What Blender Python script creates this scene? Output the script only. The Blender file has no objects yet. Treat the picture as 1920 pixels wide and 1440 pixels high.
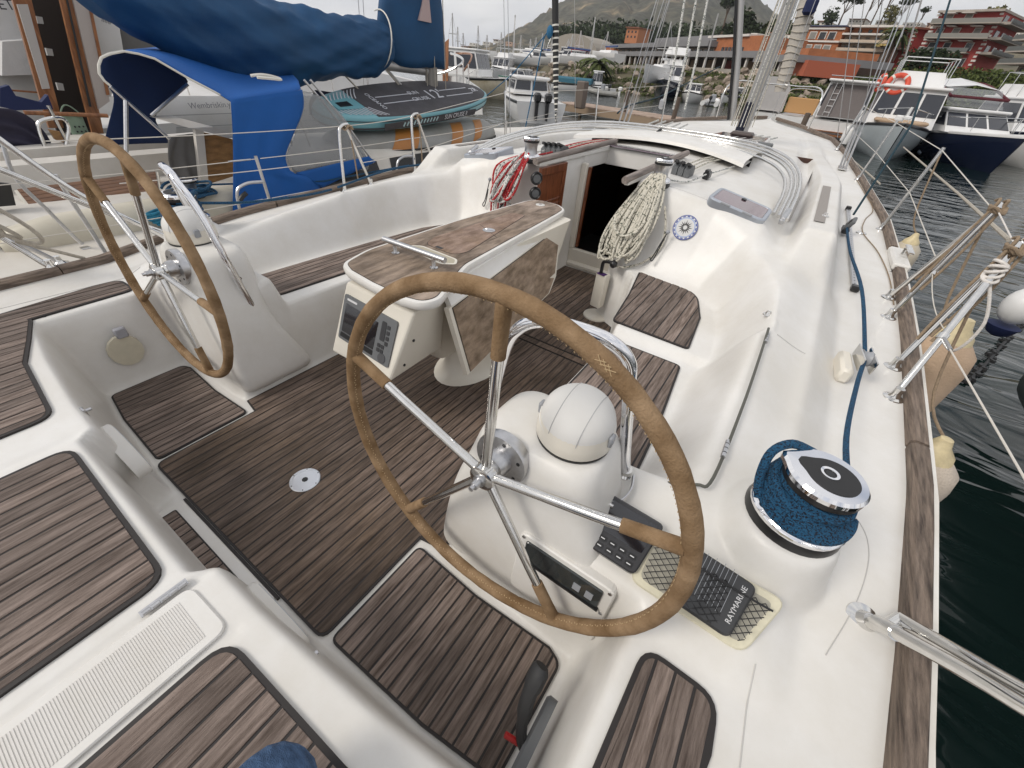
import bpy, math, random
import numpy as np
from mathutils import Vector, Matrix
SC=bpy.context.scene; COL=SC.collection
RAD=math.radians; PI=math.pi
rnd=random.Random(7)
# ---------------------------------------------------------------- camera
F=742.0; CAM=np.array([1.2735,0,1.5])
def _rot(a,b,c):
    fw=np.array([math.sin(a)*math.cos(b),math.cos(a)*math.cos(b),math.sin(b)])
    r=np.cross(fw,[0,0,1]); r/=np.linalg.norm(r); u=np.cross(r,fw)
    return np.array([r*math.cos(c)+u*math.sin(c),-r*math.sin(c)+u*math.cos(c),-fw]).T
CR=_rot(-0.5429,-0.68,0.0936)
cam=bpy.data.objects.new('camera',bpy.data.cameras.new('camera')); COL.objects.link(cam)
cam.data.sensor_width=36; cam.data.lens=36*F/1920; cam.data.clip_end=6000; cam.data.clip_start=.02
mm=Matrix.Identity(4)
for i in range(3):
    for j in range(3): mm[i][j]=CR[i][j]
    mm[i][3]=CAM[i]
cam.matrix_world=mm; SC.camera=cam
# ---------------------------------------------------------------- world, sun, exposure
W=bpy.data.worlds.new('World'); SC.world=W; W.use_nodes=True
n=W.node_tree.nodes; l=W.node_tree.links; n.clear()
SUN_E,SUN_A=RAD(42),RAD(215)
out=n.new('ShaderNodeOutputWorld'); bg=n.new('ShaderNodeBackground'); l.new(bg.outputs[0],out.inputs[0])
sky=n.new('ShaderNodeTexSky'); sky.sky_type='NISHITA'; sky.sun_disc=False; sky.sun_elevation=SUN_E; sky.sun_rotation=SUN_A; sky.air_density=1.2; sky.dust_density=3
tc=n.new('ShaderNodeTexCoord'); mp=n.new('ShaderNodeMapping'); mp.inputs['Scale'].default_value=(1,1,2.6)
l.new(tc.outputs['Generated'],mp.inputs[0])
ns=n.new('ShaderNodeTexNoise'); ns.inputs['Scale'].default_value=2.2; ns.inputs['Detail'].default_value=7; ns.inputs['Roughness'].default_value=.55; ns.inputs['Distortion'].default_value=.4
l.new(mp.outputs[0],ns.inputs['Vector'])
cr=n.new('ShaderNodeValToRGB'); cr.color_ramp.elements[0].position=.22; cr.color_ramp.elements[1].position=.46
l.new(ns.outputs[0],cr.inputs[0])
ns2=n.new('ShaderNodeTexNoise'); ns2.inputs['Scale'].default_value=3.5; ns2.inputs['Detail'].default_value=6
l.new(mp.outputs[0],ns2.inputs['Vector'])
cc=n.new('ShaderNodeValToRGB'); cc.color_ramp.elements[0].position=.36; cc.color_ramp.elements[0].color=(4.9,5.05,5.5,1); cc.color_ramp.elements[1].position=.62; cc.color_ramp.elements[1].color=(7.6,7.5,7.4,1)
l.new(ns2.outputs[0],cc.inputs[0])
mx=n.new('ShaderNodeMixRGB'); l.new(cr.outputs[0],mx.inputs[0]); l.new(sky.outputs[0],mx.inputs[1]); l.new(cc.outputs[0],mx.inputs[2])
l.new(mx.outputs[0],bg.inputs[0]); bg.inputs[1].default_value=.1
sd=bpy.data.lights.new('sun','SUN'); sd.energy=1.45; sd.angle=RAD(22); sd.color=(1,.95,.87)
so=bpy.data.objects.new('sun',sd); COL.objects.link(so); so.location=(0,-20,40)
# sky texture: rotation 0 = sun at +Y, increases clockwise seen from above
sv=Vector((math.sin(SUN_A)*math.cos(SUN_E),math.cos(SUN_A)*math.cos(SUN_E),math.sin(SUN_E)))
so.rotation_euler=sv.to_track_quat('Z','Y').to_euler()
SC.view_settings.view_transform='Standard'; SC.view_settings.look='None'; SC.view_settings.exposure=.40; SC.view_settings.gamma=1
SC.view_settings.use_curve_mapping=False
SC.render.engine='CYCLES'
# ---------------------------------------------------------------- layout helpers (rays of the surveyed camera cut with real planes)
def _d(u,v):
    r=CR@np.array([u-960,720-v,-F]); return r
def Z(u,v,z): r=_d(u,v); return Vector(CAM+r*((z-CAM[2])/r[2]))
def X(u,v,x): r=_d(u,v); return Vector(CAM+r*((x-CAM[0])/r[0]))
def Y(u,v,y): r=_d(u,v); return Vector(CAM+r*((y-CAM[1])/r[1]))
WZ=-.62
# ---------------------------------------------------------------- materials
def sock(nd,*names):
    for k in names:
        if k in nd.inputs: return nd.inputs[k]
MATS={}
def M(name,col=(.8,.8,.8),rough=.5,metal=0,var=0,scale=6,stretch=(1,1,1),bump=0,bscale=None,rand=0,coat=0,col2=None,thr=None,emit=0,trans=0,alpha=1,spec=.5,dirt=0):
    if name in MATS: return MATS[name]
    m=bpy.data.materials.new(name); m.use_nodes=True; nt=m.node_tree; N=nt.nodes; L=nt.links
    b=N['Principled BSDF']; b.inputs['Base Color'].default_value=(*col,1); b.inputs['Roughness'].default_value=rough; b.inputs['Metallic'].default_value=metal
    b.inputs['Specular IOR Level'].default_value=spec
    if coat: b.inputs['Coat Weight'].default_value=coat; b.inputs['Coat Roughness'].default_value=.08
    if trans: b.inputs['Transmission Weight'].default_value=trans
    if alpha<1: b.inputs['Alpha'].default_value=alpha
    tc=N.new('ShaderNodeTexCoord'); mp=N.new('ShaderNodeMapping'); L.new(tc.outputs['Object'],mp.inputs[0]); mp.inputs['Scale'].default_value=stretch
    src=None
    if var or thr is not None:
        ns=N.new('ShaderNodeTexNoise'); ns.inputs['Scale'].default_value=scale; ns.inputs['Detail'].default_value=5; ns.inputs['Roughness'].default_value=.6; L.new(mp.outputs[0],ns.inputs['Vector'])
        if rand:
            oi=N.new('ShaderNodeObjectInfo'); ad=N.new('ShaderNodeVectorMath'); ad.operation='ADD'; ml=N.new('ShaderNodeMath'); ml.operation='MULTIPLY'; ml.inputs[1].default_value=37
            L.new(oi.outputs['Random'],ml.inputs[0]); cb=N.new('ShaderNodeCombineXYZ'); L.new(ml.outputs[0],cb.inputs[0]); L.new(ml.outputs[0],cb.inputs[1])
            L.new(mp.outputs[0],ad.inputs[0]); L.new(cb.outputs[0],ad.inputs[1]); L.new(ad.outputs[0],ns.inputs['Vector'])
        rp=N.new('ShaderNodeValToRGB'); e=rp.color_ramp.elements
        if thr is not None:
            e[0].position=thr-.02; e[1].position=thr+.02; e[0].color=(*col,1); e[1].color=(*col2,1)
        else:
            e[0].position=.3; e[1].position=.7
            e[0].color=(*[c*(1-var) for c in col],1); e[1].color=(*(col2 or [min(1,c*(1+var)) for c in col]),1)
        L.new(ns.outputs[0],rp.inputs[0]); src=rp.outputs[0]
    if dirt:
        nd=N.new('ShaderNodeTexNoise'); nd.inputs['Scale'].default_value=1.7; nd.inputs['Detail'].default_value=8; nd.inputs['Roughness'].default_value=.7; L.new(tc.outputs['Object'],nd.inputs['Vector'])
        rd=N.new('ShaderNodeValToRGB'); rd.color_ramp.elements[0].position=.35; rd.color_ramp.elements[1].position=.62; rd.color_ramp.elements[0].color=(1-dirt,1-dirt*1.15,1-dirt*1.45,1)
        L.new(nd.outputs[0],rd.inputs[0]); mu=N.new('ShaderNodeMixRGB'); mu.blend_type='MULTIPLY'; mu.inputs[0].default_value=1
        if src: L.new(src,mu.inputs[1])
        else: mu.inputs[1].default_value=(*col,1)
        L.new(rd.outputs[0],mu.inputs[2]); src=mu.outputs[0]
    if rand:
        oi=N.new('ShaderNodeObjectInfo'); mr=N.new('ShaderNodeMapRange'); mr.inputs['To Min'].default_value=1-rand; mr.inputs['To Max'].default_value=1+rand*.7; L.new(oi.outputs['Random'],mr.inputs[0])
        hs=N.new('ShaderNodeHueSaturation'); L.new(mr.outputs[0],hs.inputs['Value'])
        if src: L.new(src,hs.inputs['Color'])
        else: hs.inputs['Color'].default_value=(*col,1)
        src=hs.outputs[0]
    if src: L.new(src,b.inputs['Base Color'])
    if bump:
        nb=N.new('ShaderNodeTexNoise'); nb.inputs['Scale'].default_value=bscale or scale*4; nb.inputs['Detail'].default_value=4; L.new(mp.outputs[0],nb.inputs['Vector'])
        bp=N.new('ShaderNodeBump'); bp.inputs['Strength'].default_value=bump; bp.inputs['Distance'].default_value=.01; L.new(nb.outputs[0],bp.inputs['Height']); L.new(bp.outputs[0],b.inputs['Normal'])
    if emit: b.inputs['Emission Color'].default_value=(*col,1); b.inputs['Emission Strength'].default_value=emit
    MATS[name]=m; return m
GEL=M('gelcoat',(.74,.725,.70),.36,dirt=.12,bump=.02,bscale=9,spec=.4)
GELC=M('gelcoat_cream',(.72,.68,.60),.34,dirt=.06,bump=.02,bscale=9)
GELG=M('gelcoat_grip',(.70,.68,.655),.6,bump=.25,bscale=900,dirt=.10)
TEAK=M('weathered_teak',(.150,.100,.075),.78,var=.5,scale=9,stretch=(9,.7,9),bump=.6,bscale=60,rand=.32,col2=(.30,.235,.20))
TEAKD=M('dark_teak',(.115,.078,.058),.75,var=.5,scale=9,stretch=(9,.7,9),bump=.6,bscale=60,rand=.3,col2=(.25,.185,.15),dirt=.35)
TEAKX=M('weathered_teak_long',(.150,.105,.08),.78,var=.5,scale=9,stretch=(9,.7,9),bump=.5,bscale=60,col2=(.24,.185,.15),dirt=.2)
TEAKF=M('faded_teak_board',(.24,.165,.11),.75,var=.45,scale=5,stretch=(5,1.2,3),bump=.3,bscale=50,col2=(.40,.31,.25),dirt=.3)
CAULK=M('black_caulk',(.018,.014,.013),.6)
STEEL=M('stainless_steel',(.72,.71,.69),.13,1,var=.08,scale=30)
STEELB=M('brushed_steel',(.55,.55,.56),.3,1,var=.1,scale=60)
CHROME=M('chrome',(.86,.86,.88),.06,1)
BLK=M('black_plastic',(.012,.012,.013),.35)
BLKM=M('matt_black_rubber',(.02,.02,.021),.65)
GREY=M('grey_plastic',(.12,.125,.13),.45)
LGREY=M('light_grey_plastic',(.3,.31,.33),.4)
SUEDE=M('tan_suede',(.25,.155,.082),.95,var=.28,scale=14,bump=.35,bscale=200,col2=(.37,.255,.155),spec=.15,dirt=.25)
STITCH=M('suede_stitch',(.48,.35,.2),.9)
# ---------------------------------------------------------------- objects
def tag(o,label=None,cat=None,group=None,kind=None):
    if label: o['label']=label
    if cat: o['category']=cat
    if group: o['group']=group
    if kind: o['kind']=kind
    return o
def thing(name,label,cat,loc=(0,0,0),group=None,rz=0):
    o=bpy.data.objects.new(name,None); COL.objects.link(o); o.location=loc; o.rotation_euler=(0,0,rz); o.empty_display_size=.1
    return tag(o,label,cat,group)
def wloc(o):
    p=Vector((0,0,0))
    while o: p=p+Vector(o.location); o=o.parent
    return p
def link(me,name,mat,parent=None):
    o=bpy.data.objects.new(name,me); COL.objects.link(o)
    if parent: o.parent=parent
    return o
def poly_round(pts,r,n=5):
    out=[]; N=len(pts); rr=r if hasattr(r,'__len__') else [r]*N
    for i in range(N):
        p=np.array(pts[i],float); a=np.array(pts[i-1],float)-p; b=np.array(pts[(i+1)%N],float)-p
        la,lb=np.linalg.norm(a),np.linalg.norm(b); q=min(rr[i],la*.49,lb*.49)
        if q<1e-5: out.append(tuple(p)); continue
        s=p+a/la*q; e=p+b/lb*q
        for k in range(n+1):
            t=k/n; out.append(tuple((1-t)**2*s+2*t*(1-t)*p+t*t*e))
    return out
def smooth_path(pts,n=6,closed=False):
    P=[Vector(p) for p in pts]; N=len(P); out=[]
    g=(lambda i:P[i%N]) if closed else (lambda i:P[max(0,min(N-1,i))])
    for i in range(N if closed else N-1):
        a,b,c,d=g(i-1),g(i),g(i+1),g(i+2)
        for k in range(n):
            t=k/n; out.append(.5*((2*b)+(c-a)*t+(2*a-5*b+4*c-d)*t*t+(3*b-a-3*c+d)*t**3))
    if not closed: out.append(P[-1])
    return out
class MB:
    def __init__(s): s.v=[]; s.f=[]
    def add(s,vs,fs):
        o=len(s.v); s.v+=[tuple(p) for p in vs]; s.f+=[tuple(o+i for i in f) for f in fs]; return s
    def box(s,c,sz,rz=0,mat=None,ch=0):
        x,y,z=[q/2 for q in sz]; vs=[]
        if ch:
            ch=min(ch,x*.9,y*.9,z*.9)
            vs=[(a*(x-(ch if k!=0 else 0)),b*(y-(ch if k!=1 else 0)),d*(z-(ch if k!=2 else 0))) for a in(-1,1) for b in(-1,1) for d in(-1,1) for k in range(3)]
            I=lambda a,b,d,k:((a>0)*4+(b>0)*2+(d>0))*3+k
            fs=[]
            for k in range(3):
                for sg in(-1,1):
                    q=[(-1,-1),(1,-1),(1,1),(-1,1)] if sg>0 else [(-1,-1),(-1,1),(1,1),(1,-1)]
                    fs.append([I(*[(sg if ax==k else (u if ax==(k+1)%3 else w)) for ax in range(3)],k) for u,w in q])
            for k in range(3):
                a1,a2=(k+1)%3,(k+2)%3
                for u in(-1,1):
                    for w in(-1,1):
                        def P(t,kk):
                            c3=[0,0,0]; c3[k]=t; c3[a1]=u; c3[a2]=w; return I(*c3,kk)
                        q=[P(-1,a1),P(1,a1),P(1,a2),P(-1,a2)]
                        fs.append(q if u*w<0 else q[::-1])
            for a in(-1,1):
                for b in(-1,1):
                    for d in(-1,1):
                        t=[I(a,b,d,0),I(a,b,d,1),I(a,b,d,2)]; fs.append(t if a*b*d>0 else t[::-1])
        else:
            vs=[(a*x,b*y,d*z) for a in(-1,1) for b in(-1,1) for d in(-1,1)]
            fs=[(0,1,3,2),(4,6,7,5),(0,4,5,1),(2,3,7,6),(0,2,6,4),(1,5,7,3)]
        if mat is None: mat=Matrix.Rotation(rz,3,'Z')
        c=Vector(c)
        return s.add([c+mat@Vector(p) for p in vs],fs)
    def beam(s,a,b,w,h,up=(0,0,1),ch=0):
        a=Vector(a);b=Vector(b); d=(b-a); L=d.length; d.normalize(); x=d.cross(Vector(up))
        if x.length<1e-4: x=d.cross(Vector((1,0,0)))
        x.normalize(); z=x.cross(d); m=Matrix((x,d,z)).transposed()
        return s.box((a+b)/2,(w,L,h),mat=m,ch=ch)
    def tube(s,pts,r,n=8,closed=False,caps=True,flat=1,up=None):
        P=[Vector(p) for p in pts]; N=len(P)
        if N<2: return s
        T=[]
        for i in range(N):
            if closed: t=P[(i+1)%N]-P[i-1]
            else: t=P[min(i+1,N-1)]-P[max(i-1,0)]
            if t.length<1e-9: t=T[-1] if T else Vector((0,0,1))
            T.append(t.normalized())
        u=T[0].cross(Vector((0,0,1)))
        if u.length<.1: u=T[0].cross(Vector((1,0,0)))
        u.normalize(); vs=[]
        for i in range(N):
            if up is not None: u=Vector(up)
            elif closed and i==0: u=T[0].orthogonal()
            u=(u-T[i]*u.dot(T[i]))
            if u.length<1e-6: u=T[i].orthogonal()
            u.normalize(); w=T[i].cross(u); rr=r[i] if hasattr(r,'__len__') else r
            for k in range(n):
                a=2*PI*k/n; vs.append(P[i]+(u*math.cos(a)+w*math.sin(a)*flat)*rr)
        sh=0
        if closed and up is None:
            w=T[0].cross(u); d0=vs[0]-P[0]; ang=math.atan2(d0.dot(w),d0.dot(u)); sh=int(round(ang/(2*PI)*n))
        fs=[]
        for i in range(N if closed else N-1):
            j=(i+1)%N; q=sh if (closed and i==N-1) else 0
            for k in range(n):
                k2=(k+1)%n; fs.append((i*n+k,i*n+k2,j*n+(k2-q)%n,j*n+(k-q)%n))
        if not closed and caps: fs.append(tuple(range(n))[::-1]); fs.append(tuple(range((N-1)*n,N*n)))
        return s.add(vs,fs)
    def lathe(s,prof,c=(0,0,0),axis=(0,0,1),n=24,caps=True):
        ax=Vector(axis).normalized(); u=ax.orthogonal().normalized(); w=ax.cross(u); c=Vector(c); vs=[]
        for r,h in prof:
            for k in range(n):
                a=2*PI*k/n; vs.append(c+ax*h+(u*math.cos(a)+w*math.sin(a))*r)
        fs=[(i*n+k,i*n+(k+1)%n,(i+1)*n+(k+1)%n,(i+1)*n+k) for i in range(len(prof)-1) for k in range(n)]
        if caps: fs.append(tuple(range(n))[::-1]); fs.append(tuple(range((len(prof)-1)*n,len(prof)*n)))
        return s.add(vs,fs)
    def loft(s,rings,closed=True,caps=True):
        n=len(rings[0]); vs=[p for r in rings for p in r]; fs=[]
        for i in range(len(rings)-1):
            for k in range(n if closed else n-1):
                k2=(k+1)%n; fs.append((i*n+k,i*n+k2,(i+1)*n+k2,(i+1)*n+k))
        if caps and closed: fs.append(tuple(range(n))[::-1]); fs.append(tuple(range((len(rings)-1)*n,len(rings)*n)))
        return s.add(vs,fs)
    def prism(s,poly,z0,z1,ch=0):
        A=sum(poly[i-1][0]*poly[i][1]-poly[i][0]*poly[i-1][1] for i in range(len(poly)))
        if A<0: poly=poly[::-1]
        rings=[[(p[0],p[1],z0) for p in poly]]
        if ch:
            c=np.mean(np.array(poly),axis=0)
            rings.append([(p[0],p[1],z1-ch) for p in poly])
            ins=inset(poly,ch)
            rings.append([(p[0],p[1],z1) for p in ins])
        else: rings.append([(p[0],p[1],z1) for p in poly])
        return s.loft(rings)
    def sphere(s,c,r,n=16,m=10,sc=(1,1,1)):
        prof=[(max(1e-4,math.sin(PI*i/m))*r,-math.cos(PI*i/m)*r) for i in range(m+1)]
        o=len(s.v); s.lathe(prof,(0,0,0),(0,0,1),n); c=Vector(c)
        for i in range(o,len(s.v)): p=s.v[i]; s.v[i]=(c.x+p[0]*sc[0],c.y+p[1]*sc[1],c.z+p[2]*sc[2])
        return s
    def xf(s,m):
        s.v=[tuple(m@Vector(p)) for p in s.v]; return s
    def build(s,name,mat,parent=None,smooth=True,rel=False,ang=38):
        off=(0,0,0)
        if parent and not rel: off=tuple(wloc(parent))
        me=bpy.data.meshes.new(name); me.from_pydata([(p[0]-off[0],p[1]-off[1],p[2]-off[2]) for p in s.v],[],s.f)
        me.materials.append(mat)
        if smooth:
            me.polygons.foreach_set('use_smooth',[True]*len(me.polygons))
            me.set_sharp_from_angle(angle=RAD(ang))
        me.validate(); return link(me,name,mat,parent)
def inset(poly,d):
    N=len(poly); out=[]
    A=sum(poly[i-1][0]*poly[i][1]-poly[i][0]*poly[i-1][1] for i in range(N)); sg=1 if A>0 else -1
    for i in range(N):
        p=np.array(poly[i],float); a=p-np.array(poly[i-1],float); b=np.array(poly[(i+1)%N],float)-p
        la=np.linalg.norm(a); lb=np.linalg.norm(b)
        if la<1e-7 or lb<1e-7: out.append(tuple(p)); continue
        na=np.array([-a[1],a[0]])/la*sg; nb=np.array([-b[1],b[0]])/lb*sg; nn=na+nb; q=nn@nn
        out.append(tuple(p+nn*(2*d/max(q,.8))))
    return out
def clip(poly,x0,x1,k=0):
    def half(P,c,sg):
        o=[]
        for i in range(len(P)):
            a,b=P[i-1],P[i]; da=(a[k]-c)*sg; db=(b[k]-c)*sg
            if (da>=0)!=(db>=0):
                t=da/(da-db); o.append((a[0]+(b[0]-a[0])*t,a[1]+(b[1]-a[1])*t))
            if db>=0: o.append(b)
        return o
    P=half(poly,x0,1)
    return half(P,x1,-1) if len(P)>2 else []
def planked(parent,poly,z,pitch,x0=None,mat=None,name='teak_panel',border=.008,gap=.0068,k=0,skip=None,zf=None,label=None):
    """teak panel: a black caulk bed and one object per plank"""
    mat=mat or TEAK
    bed=MB().prism(poly,z-.004,z+.0045).build(name,CAULK,parent,smooth=False)
    if label: bed['label']=label
    ins=inset(poly,border); lo=min(p[k] for p in ins); hi=max(p[k] for p in ins)
    x=lo if x0 is None else x0
    while x<hi-.004:
        c=clip(ins,x+gap/2 if x>lo+.001 else x,x+pitch-gap/2,k)
        if len(c)>2:
            ar=abs(sum(c[i-1][0]*c[i][1]-c[i][0]*c[i-1][1] for i in range(len(c))))/2
            if ar>2e-4:
                o=MB().prism(c,z,z+.0065+rnd.uniform(-.0006,.0008),ch=.0008).build('plank',mat,bed,smooth=False)
        x+=pitch
    return bed
def text_mesh(txt,size,mtx,mat,name,parent=None,ext=.0006,align='CENTER'):
    cu=bpy.data.curves.new('t','FONT'); cu.body=txt; cu.size=size; cu.extrude=ext; cu.align_x=align; cu.align_y='CENTER'; cu.resolution_u=3
    ob=bpy.data.objects.new('t',cu); COL.objects.link(ob); bpy.context.view_layer.update()
    me=bpy.data.meshes.new_from_object(ob.evaluated_get(bpy.context.evaluated_depsgraph_get())); bpy.data.objects.remove(ob)
    off=wloc(parent) if parent else Vector((0,0,0)); me.transform(Matrix.Translation(-off)@mtx); me.materials.clear(); me.materials.append(mat)
    return link(me,name,mat,parent)
def frame(o,x,y):
    """matrix with origin o, local X along x, local Y roughly along y"""
    x=Vector(x).normalized(); y=Vector(y); zz=x.cross(y).normalized(); y=zz.cross(x); m=Matrix.Identity(4)
    for i in range(3): m[i][0]=x[i]; m[i][1]=y[i]; m[i][2]=zz[i]; m[i][3]=o[i]
    return m
def copy_tree(o,parent=None):
    c=o.copy(); COL.objects.link(c)
    if parent: c.parent=parent
    for ch in list(o.children): copy_tree(ch,c)
    return c
# ================================================================= OWN YACHT
yacht=thing('sailing_yacht','white sailing yacht in the foreground with twin suede wheels and a teak laid cockpit','sailboat',(0,0,WZ))
def sdf(px,py,poly):
    d=np.full(px.shape,1e9); inside=np.zeros(px.shape,bool); N=len(poly)
    for i in range(N):
        ax_,ay_=poly[i-1]; bx,by=poly[i]; ex,ey=bx-ax_,by-ay_; wx,wy=px-ax_,py-ay_
        t=np.clip((wx*ex+wy*ey)/(ex*ex+ey*ey+1e-12),0,1); d=np.minimum(d,np.hypot(wx-ex*t,wy-ey*t))
        if abs(ey)>1e-12:
            c=((ay_>py)!=(by>py)); xi=ax_+(py-ay_)/ey*ex; inside^=c&(px<xi)
    return np.where(inside,-d,d)
def sst(a,b,x): t=np.clip((x-a)/(b-a),0,1); return t*t*(3-2*t)
def lin(a,b,x): return np.clip((x-a)/(b-a),0,1)
def prof(t): return np.interp(t,[0,.06,.16,.3,.7,.84,.94,1],[0,.012,.08,.245,.755,.92,.988,1])
def profv(t): return np.interp(t,[0,.1,.22,.78,.9,1],[0,.02,.1,.9,.98,1])
XTy=[-1.3,0,.7,1.45,2.5,3.6,5,7.2,9,10.5,12,13.1]; XTx=[1.80,1.86,1.91,1.965,2.0,2.01,1.985,1.79,1.60,1.36,.72,.03]
ZDy=[-1.3,.56,.85,1.4,3,5,8,13.2]; ZDz=[.405,.415,.452,.50,.57,.63,.72,.92]
def xt(y): return np.interp(y,XTy,XTx)
def zd(y): return np.interp(y,ZDy,ZDz)
CTy=[-1.3,.1,.54,.64,.8,.95,1.4,1.85,2.4,2.9,3.4,14]; CTz=[.42,.42,.421,.47,.535,.585,.655,.70,.73,.755,.775,.775]
def mir(p): return [(-x,y) for x,y in p[::-1]]
# closed outlines (starboard half, mirrored with ax)
WELL_B=[(-.5,.95),(1.185,.95),(1.20,1.2),(1.195,1.80),(1.235,1.90),(1.215,2.15),(1.14,2.45),(.98,2.60),(.6,2.66),(-.5,2.66)]
WELL_T=[(-.5,.90),(1.34,.90),(1.385,.96),(1.38,1.80),(1.425,1.90),(1.39,2.3),(1.28,2.62),(1.14,2.84),(.9,2.93),(.5,2.94),(-.5,2.94)]
FOOT_B=[(-.5,.0),(.355,.0),(.37,.085),(.6,.09),(1.0,.115),(1.27,.15),(1.275,.54),(.7,.555),(.7,1.9),(.60,2.35),(.52,2.66),(.38,2.72),(.338,2.75),(.336,3.47),(-.5,3.47)]
FOOT_T=[(-.5,-.02),(.37,-.02),(.40,.02),(.6,.025),(1.0,.055),(1.365,.10),(1.375,.60),(.83,.61),(.765,.75),(.76,1.85),(.66,2.3),(.57,2.62),(.44,2.68),(.345,2.745),(.335,3.485),(-.5,3.485)]
def deckz(x,y):
    ax=np.abs(x); XT=np.interp(y,XTy,XTx); ZD=np.interp(y,ZDy,ZDz); C=np.interp(y,CTy,CTz)
    # coaming falling outboard to the side deck
    fade=sst(.35,1.2,y)
    xc=1.585+.03*sst(3.2,4.5,y); xb=1.735
    sc=np.where(y>5,XT/1.985,1.0)
    axn=ax/sc
    crown=.012*(1-(axn/XT*1.0)**2)*sst(.7,2,y)
    deck=ZD+crown
    side=lin(xc,xb,axn); side=prof(side)
    Z_=C*(1-side)+deck*side
    Z_=Z_-.075*sst(1.36,1.60,axn)*sst(.9,1.5,y)*(1-side)
    Z_=np.maximum(Z_,deck-.0)
    # coach roof
    taper=1-sst(4.8,10.2,y)*.93
    roof=(.965-.115*(axn/1.2)**2)
    roofz=deck+(roof-deck)*taper
    gut=C*.0+(deck+(.765-deck)*taper)
    e=lin(1.16,1.30,axn); rz=roofz*(1-prof(e))+gut*prof(e)
    mo=sst(1.33,1.39,axn)*(1-sst(1.53,1.70,axn)); mz=gut+(.115*taper)*sst(1.33,1.40,axn)
    mz=mz*(1-sst(1.53,1.69,axn))+deck*sst(1.53,1.69,axn)
    cab=np.where(axn<1.315,rz,mz)
    grow=sst(2.62,3.02,y+.0*ax)
    rg=np.where(axn<1.3,sst(2.70,2.95,y),grow)
    Z_=Z_*(1-rg)+np.maximum(cab,deck)*rg
    Z_=np.where(y>2.95,np.maximum(cab,deck),Z_)
    # sliding hatch garage step
    # seat well
    db=sdf(ax,y,WELL_B); dt=-sdf(ax,y,WELL_T)
    t=np.where(db<=0,0,np.where(dt<=0,1,db/(db+np.maximum(dt,1e-6))))
    seat=.405+.035*sst(1.84,1.90,y)*(x>0)
    inw=dt>0
    Z_=np.where(inw,seat+(Z_*0+np.where(y>2.5,Z_,np.interp(y,CTy,CTz)) -seat)*prof(t),Z_)
    # backrest recess outlines
    # winch pads
    for sx in(1,-1):
        r=np.hypot(x-sx*1.60,y-.93); Z_=np.maximum(Z_,(.625+.0*r)*(1-sst(.115,.165,r))+Z_*sst(.115,.165,r))
    # aft platform: low centre part, slots
    # foot well
    db=sdf(ax,y,FOOT_B); dt=-sdf(ax,y,FOOT_T)
    t=np.where(db<=0,0,np.where(dt<=0,1,db/(db+np.maximum(dt,1e-6))))
    Z_=np.where(dt>0,Z_*profv(t),Z_)
    # drain gutter behind the sole
    g=(y<.14)&(y>.05)&(ax<1.26)
    # aft bench seams
    for xs in(.40,-.40):
        pass
    sl=np.exp(-((np.abs(x-.405))/.007)**2)*(y<.015); Z_=Z_-.012*sl*(y>-1.2)
    sl=np.exp(-((np.abs(x-.60))/.012)**2)*(y<-.02); Z_=Z_-.006*sl
    sl=np.exp(-((np.abs(x+.40))/.012)**2)*(y<-.02); Z_=Z_-.006*sl
    # helmsman seat slot
    for sx in (1,-1):
        pass
    return Z_
gx=np.unique(np.round(np.concatenate([np.arange(-2.04,2.041,.0095)]),4))
gy=np.concatenate([np.arange(-1.25,3.6,.0095),np.arange(3.6,5,.02),np.arange(5,13.2,.08)])
GX,GY=np.meshgrid(gx,gy)
# squeeze columns to the toe rail so that the deck edge is clean
XT=np.interp(GY,XTy,XTx); GXs=np.where(GY>3.6,GX/2.04*XT,np.clip(GX,-XT,XT))
GZ=deckz(GXs,GY)
# smooth a little for moulded radii
for _ in range(2):
    K=GZ.copy(); K[1:-1,1:-1]=(GZ[1:-1,1:-1]*4+GZ[:-2,1:-1]+GZ[2:,1:-1]+GZ[1:-1,:-2]+GZ[1:-1,2:])/8
    K[GY>3.55]=GZ[GY>3.55]; GZ=K
def hz(x,y): return float(deckz(np.array([float(x)]),np.array([float(y)]))[0])
ny,nx=GX.shape
vid=np.arange(ny*nx).reshape(ny,nx)
q=np.stack([vid[:-1,:-1],vid[:-1,1:],vid[1:,1:],vid[1:,:-1]],-1).reshape(-1,4)
cx=(GXs[:-1,:-1]+GXs[1:,1:]).reshape(-1)/2; cy=(GY[:-1,:-1]+GY[1:,1:]).reshape(-1)/2
zmin=np.minimum.reduce([GZ[:-1,:-1],GZ[1:,1:],GZ[:-1,1:],GZ[1:,:-1]]).reshape(-1)
wd=(np.minimum.reduce([np.abs(GXs[:-1,1:]-GXs[:-1,:-1])]).reshape(-1)>1e-6)
hole=(np.abs(cx)<.33)&(cy>3.465)&(cy<4.02)
q=q[(~hole)&wd]
me=bpy.data.meshes.new('deck_moulding'); V=np.stack([GXs.ravel(),GY.ravel(),GZ.ravel()-WZ],-1)
me.vertices.add(len(V)); me.vertices.foreach_set('co',V.ravel()); me.loops.add(len(q)*4); me.loops.foreach_set('vertex_index',q.ravel().astype(np.int32))
me.polygons.add(len(q)); me.polygons.foreach_set('loop_start',np.arange(0,len(q)*4,4,dtype=np.int32)); me.polygons.foreach_set('loop_total',np.full(len(q),4,np.int32))
me.update(calc_edges=True); me.validate(); me.polygons.foreach_set('use_smooth',[True]*len(me.polygons)); me.materials.append(GEL)
link(me,'deck_moulding',GEL,yacht)
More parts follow.
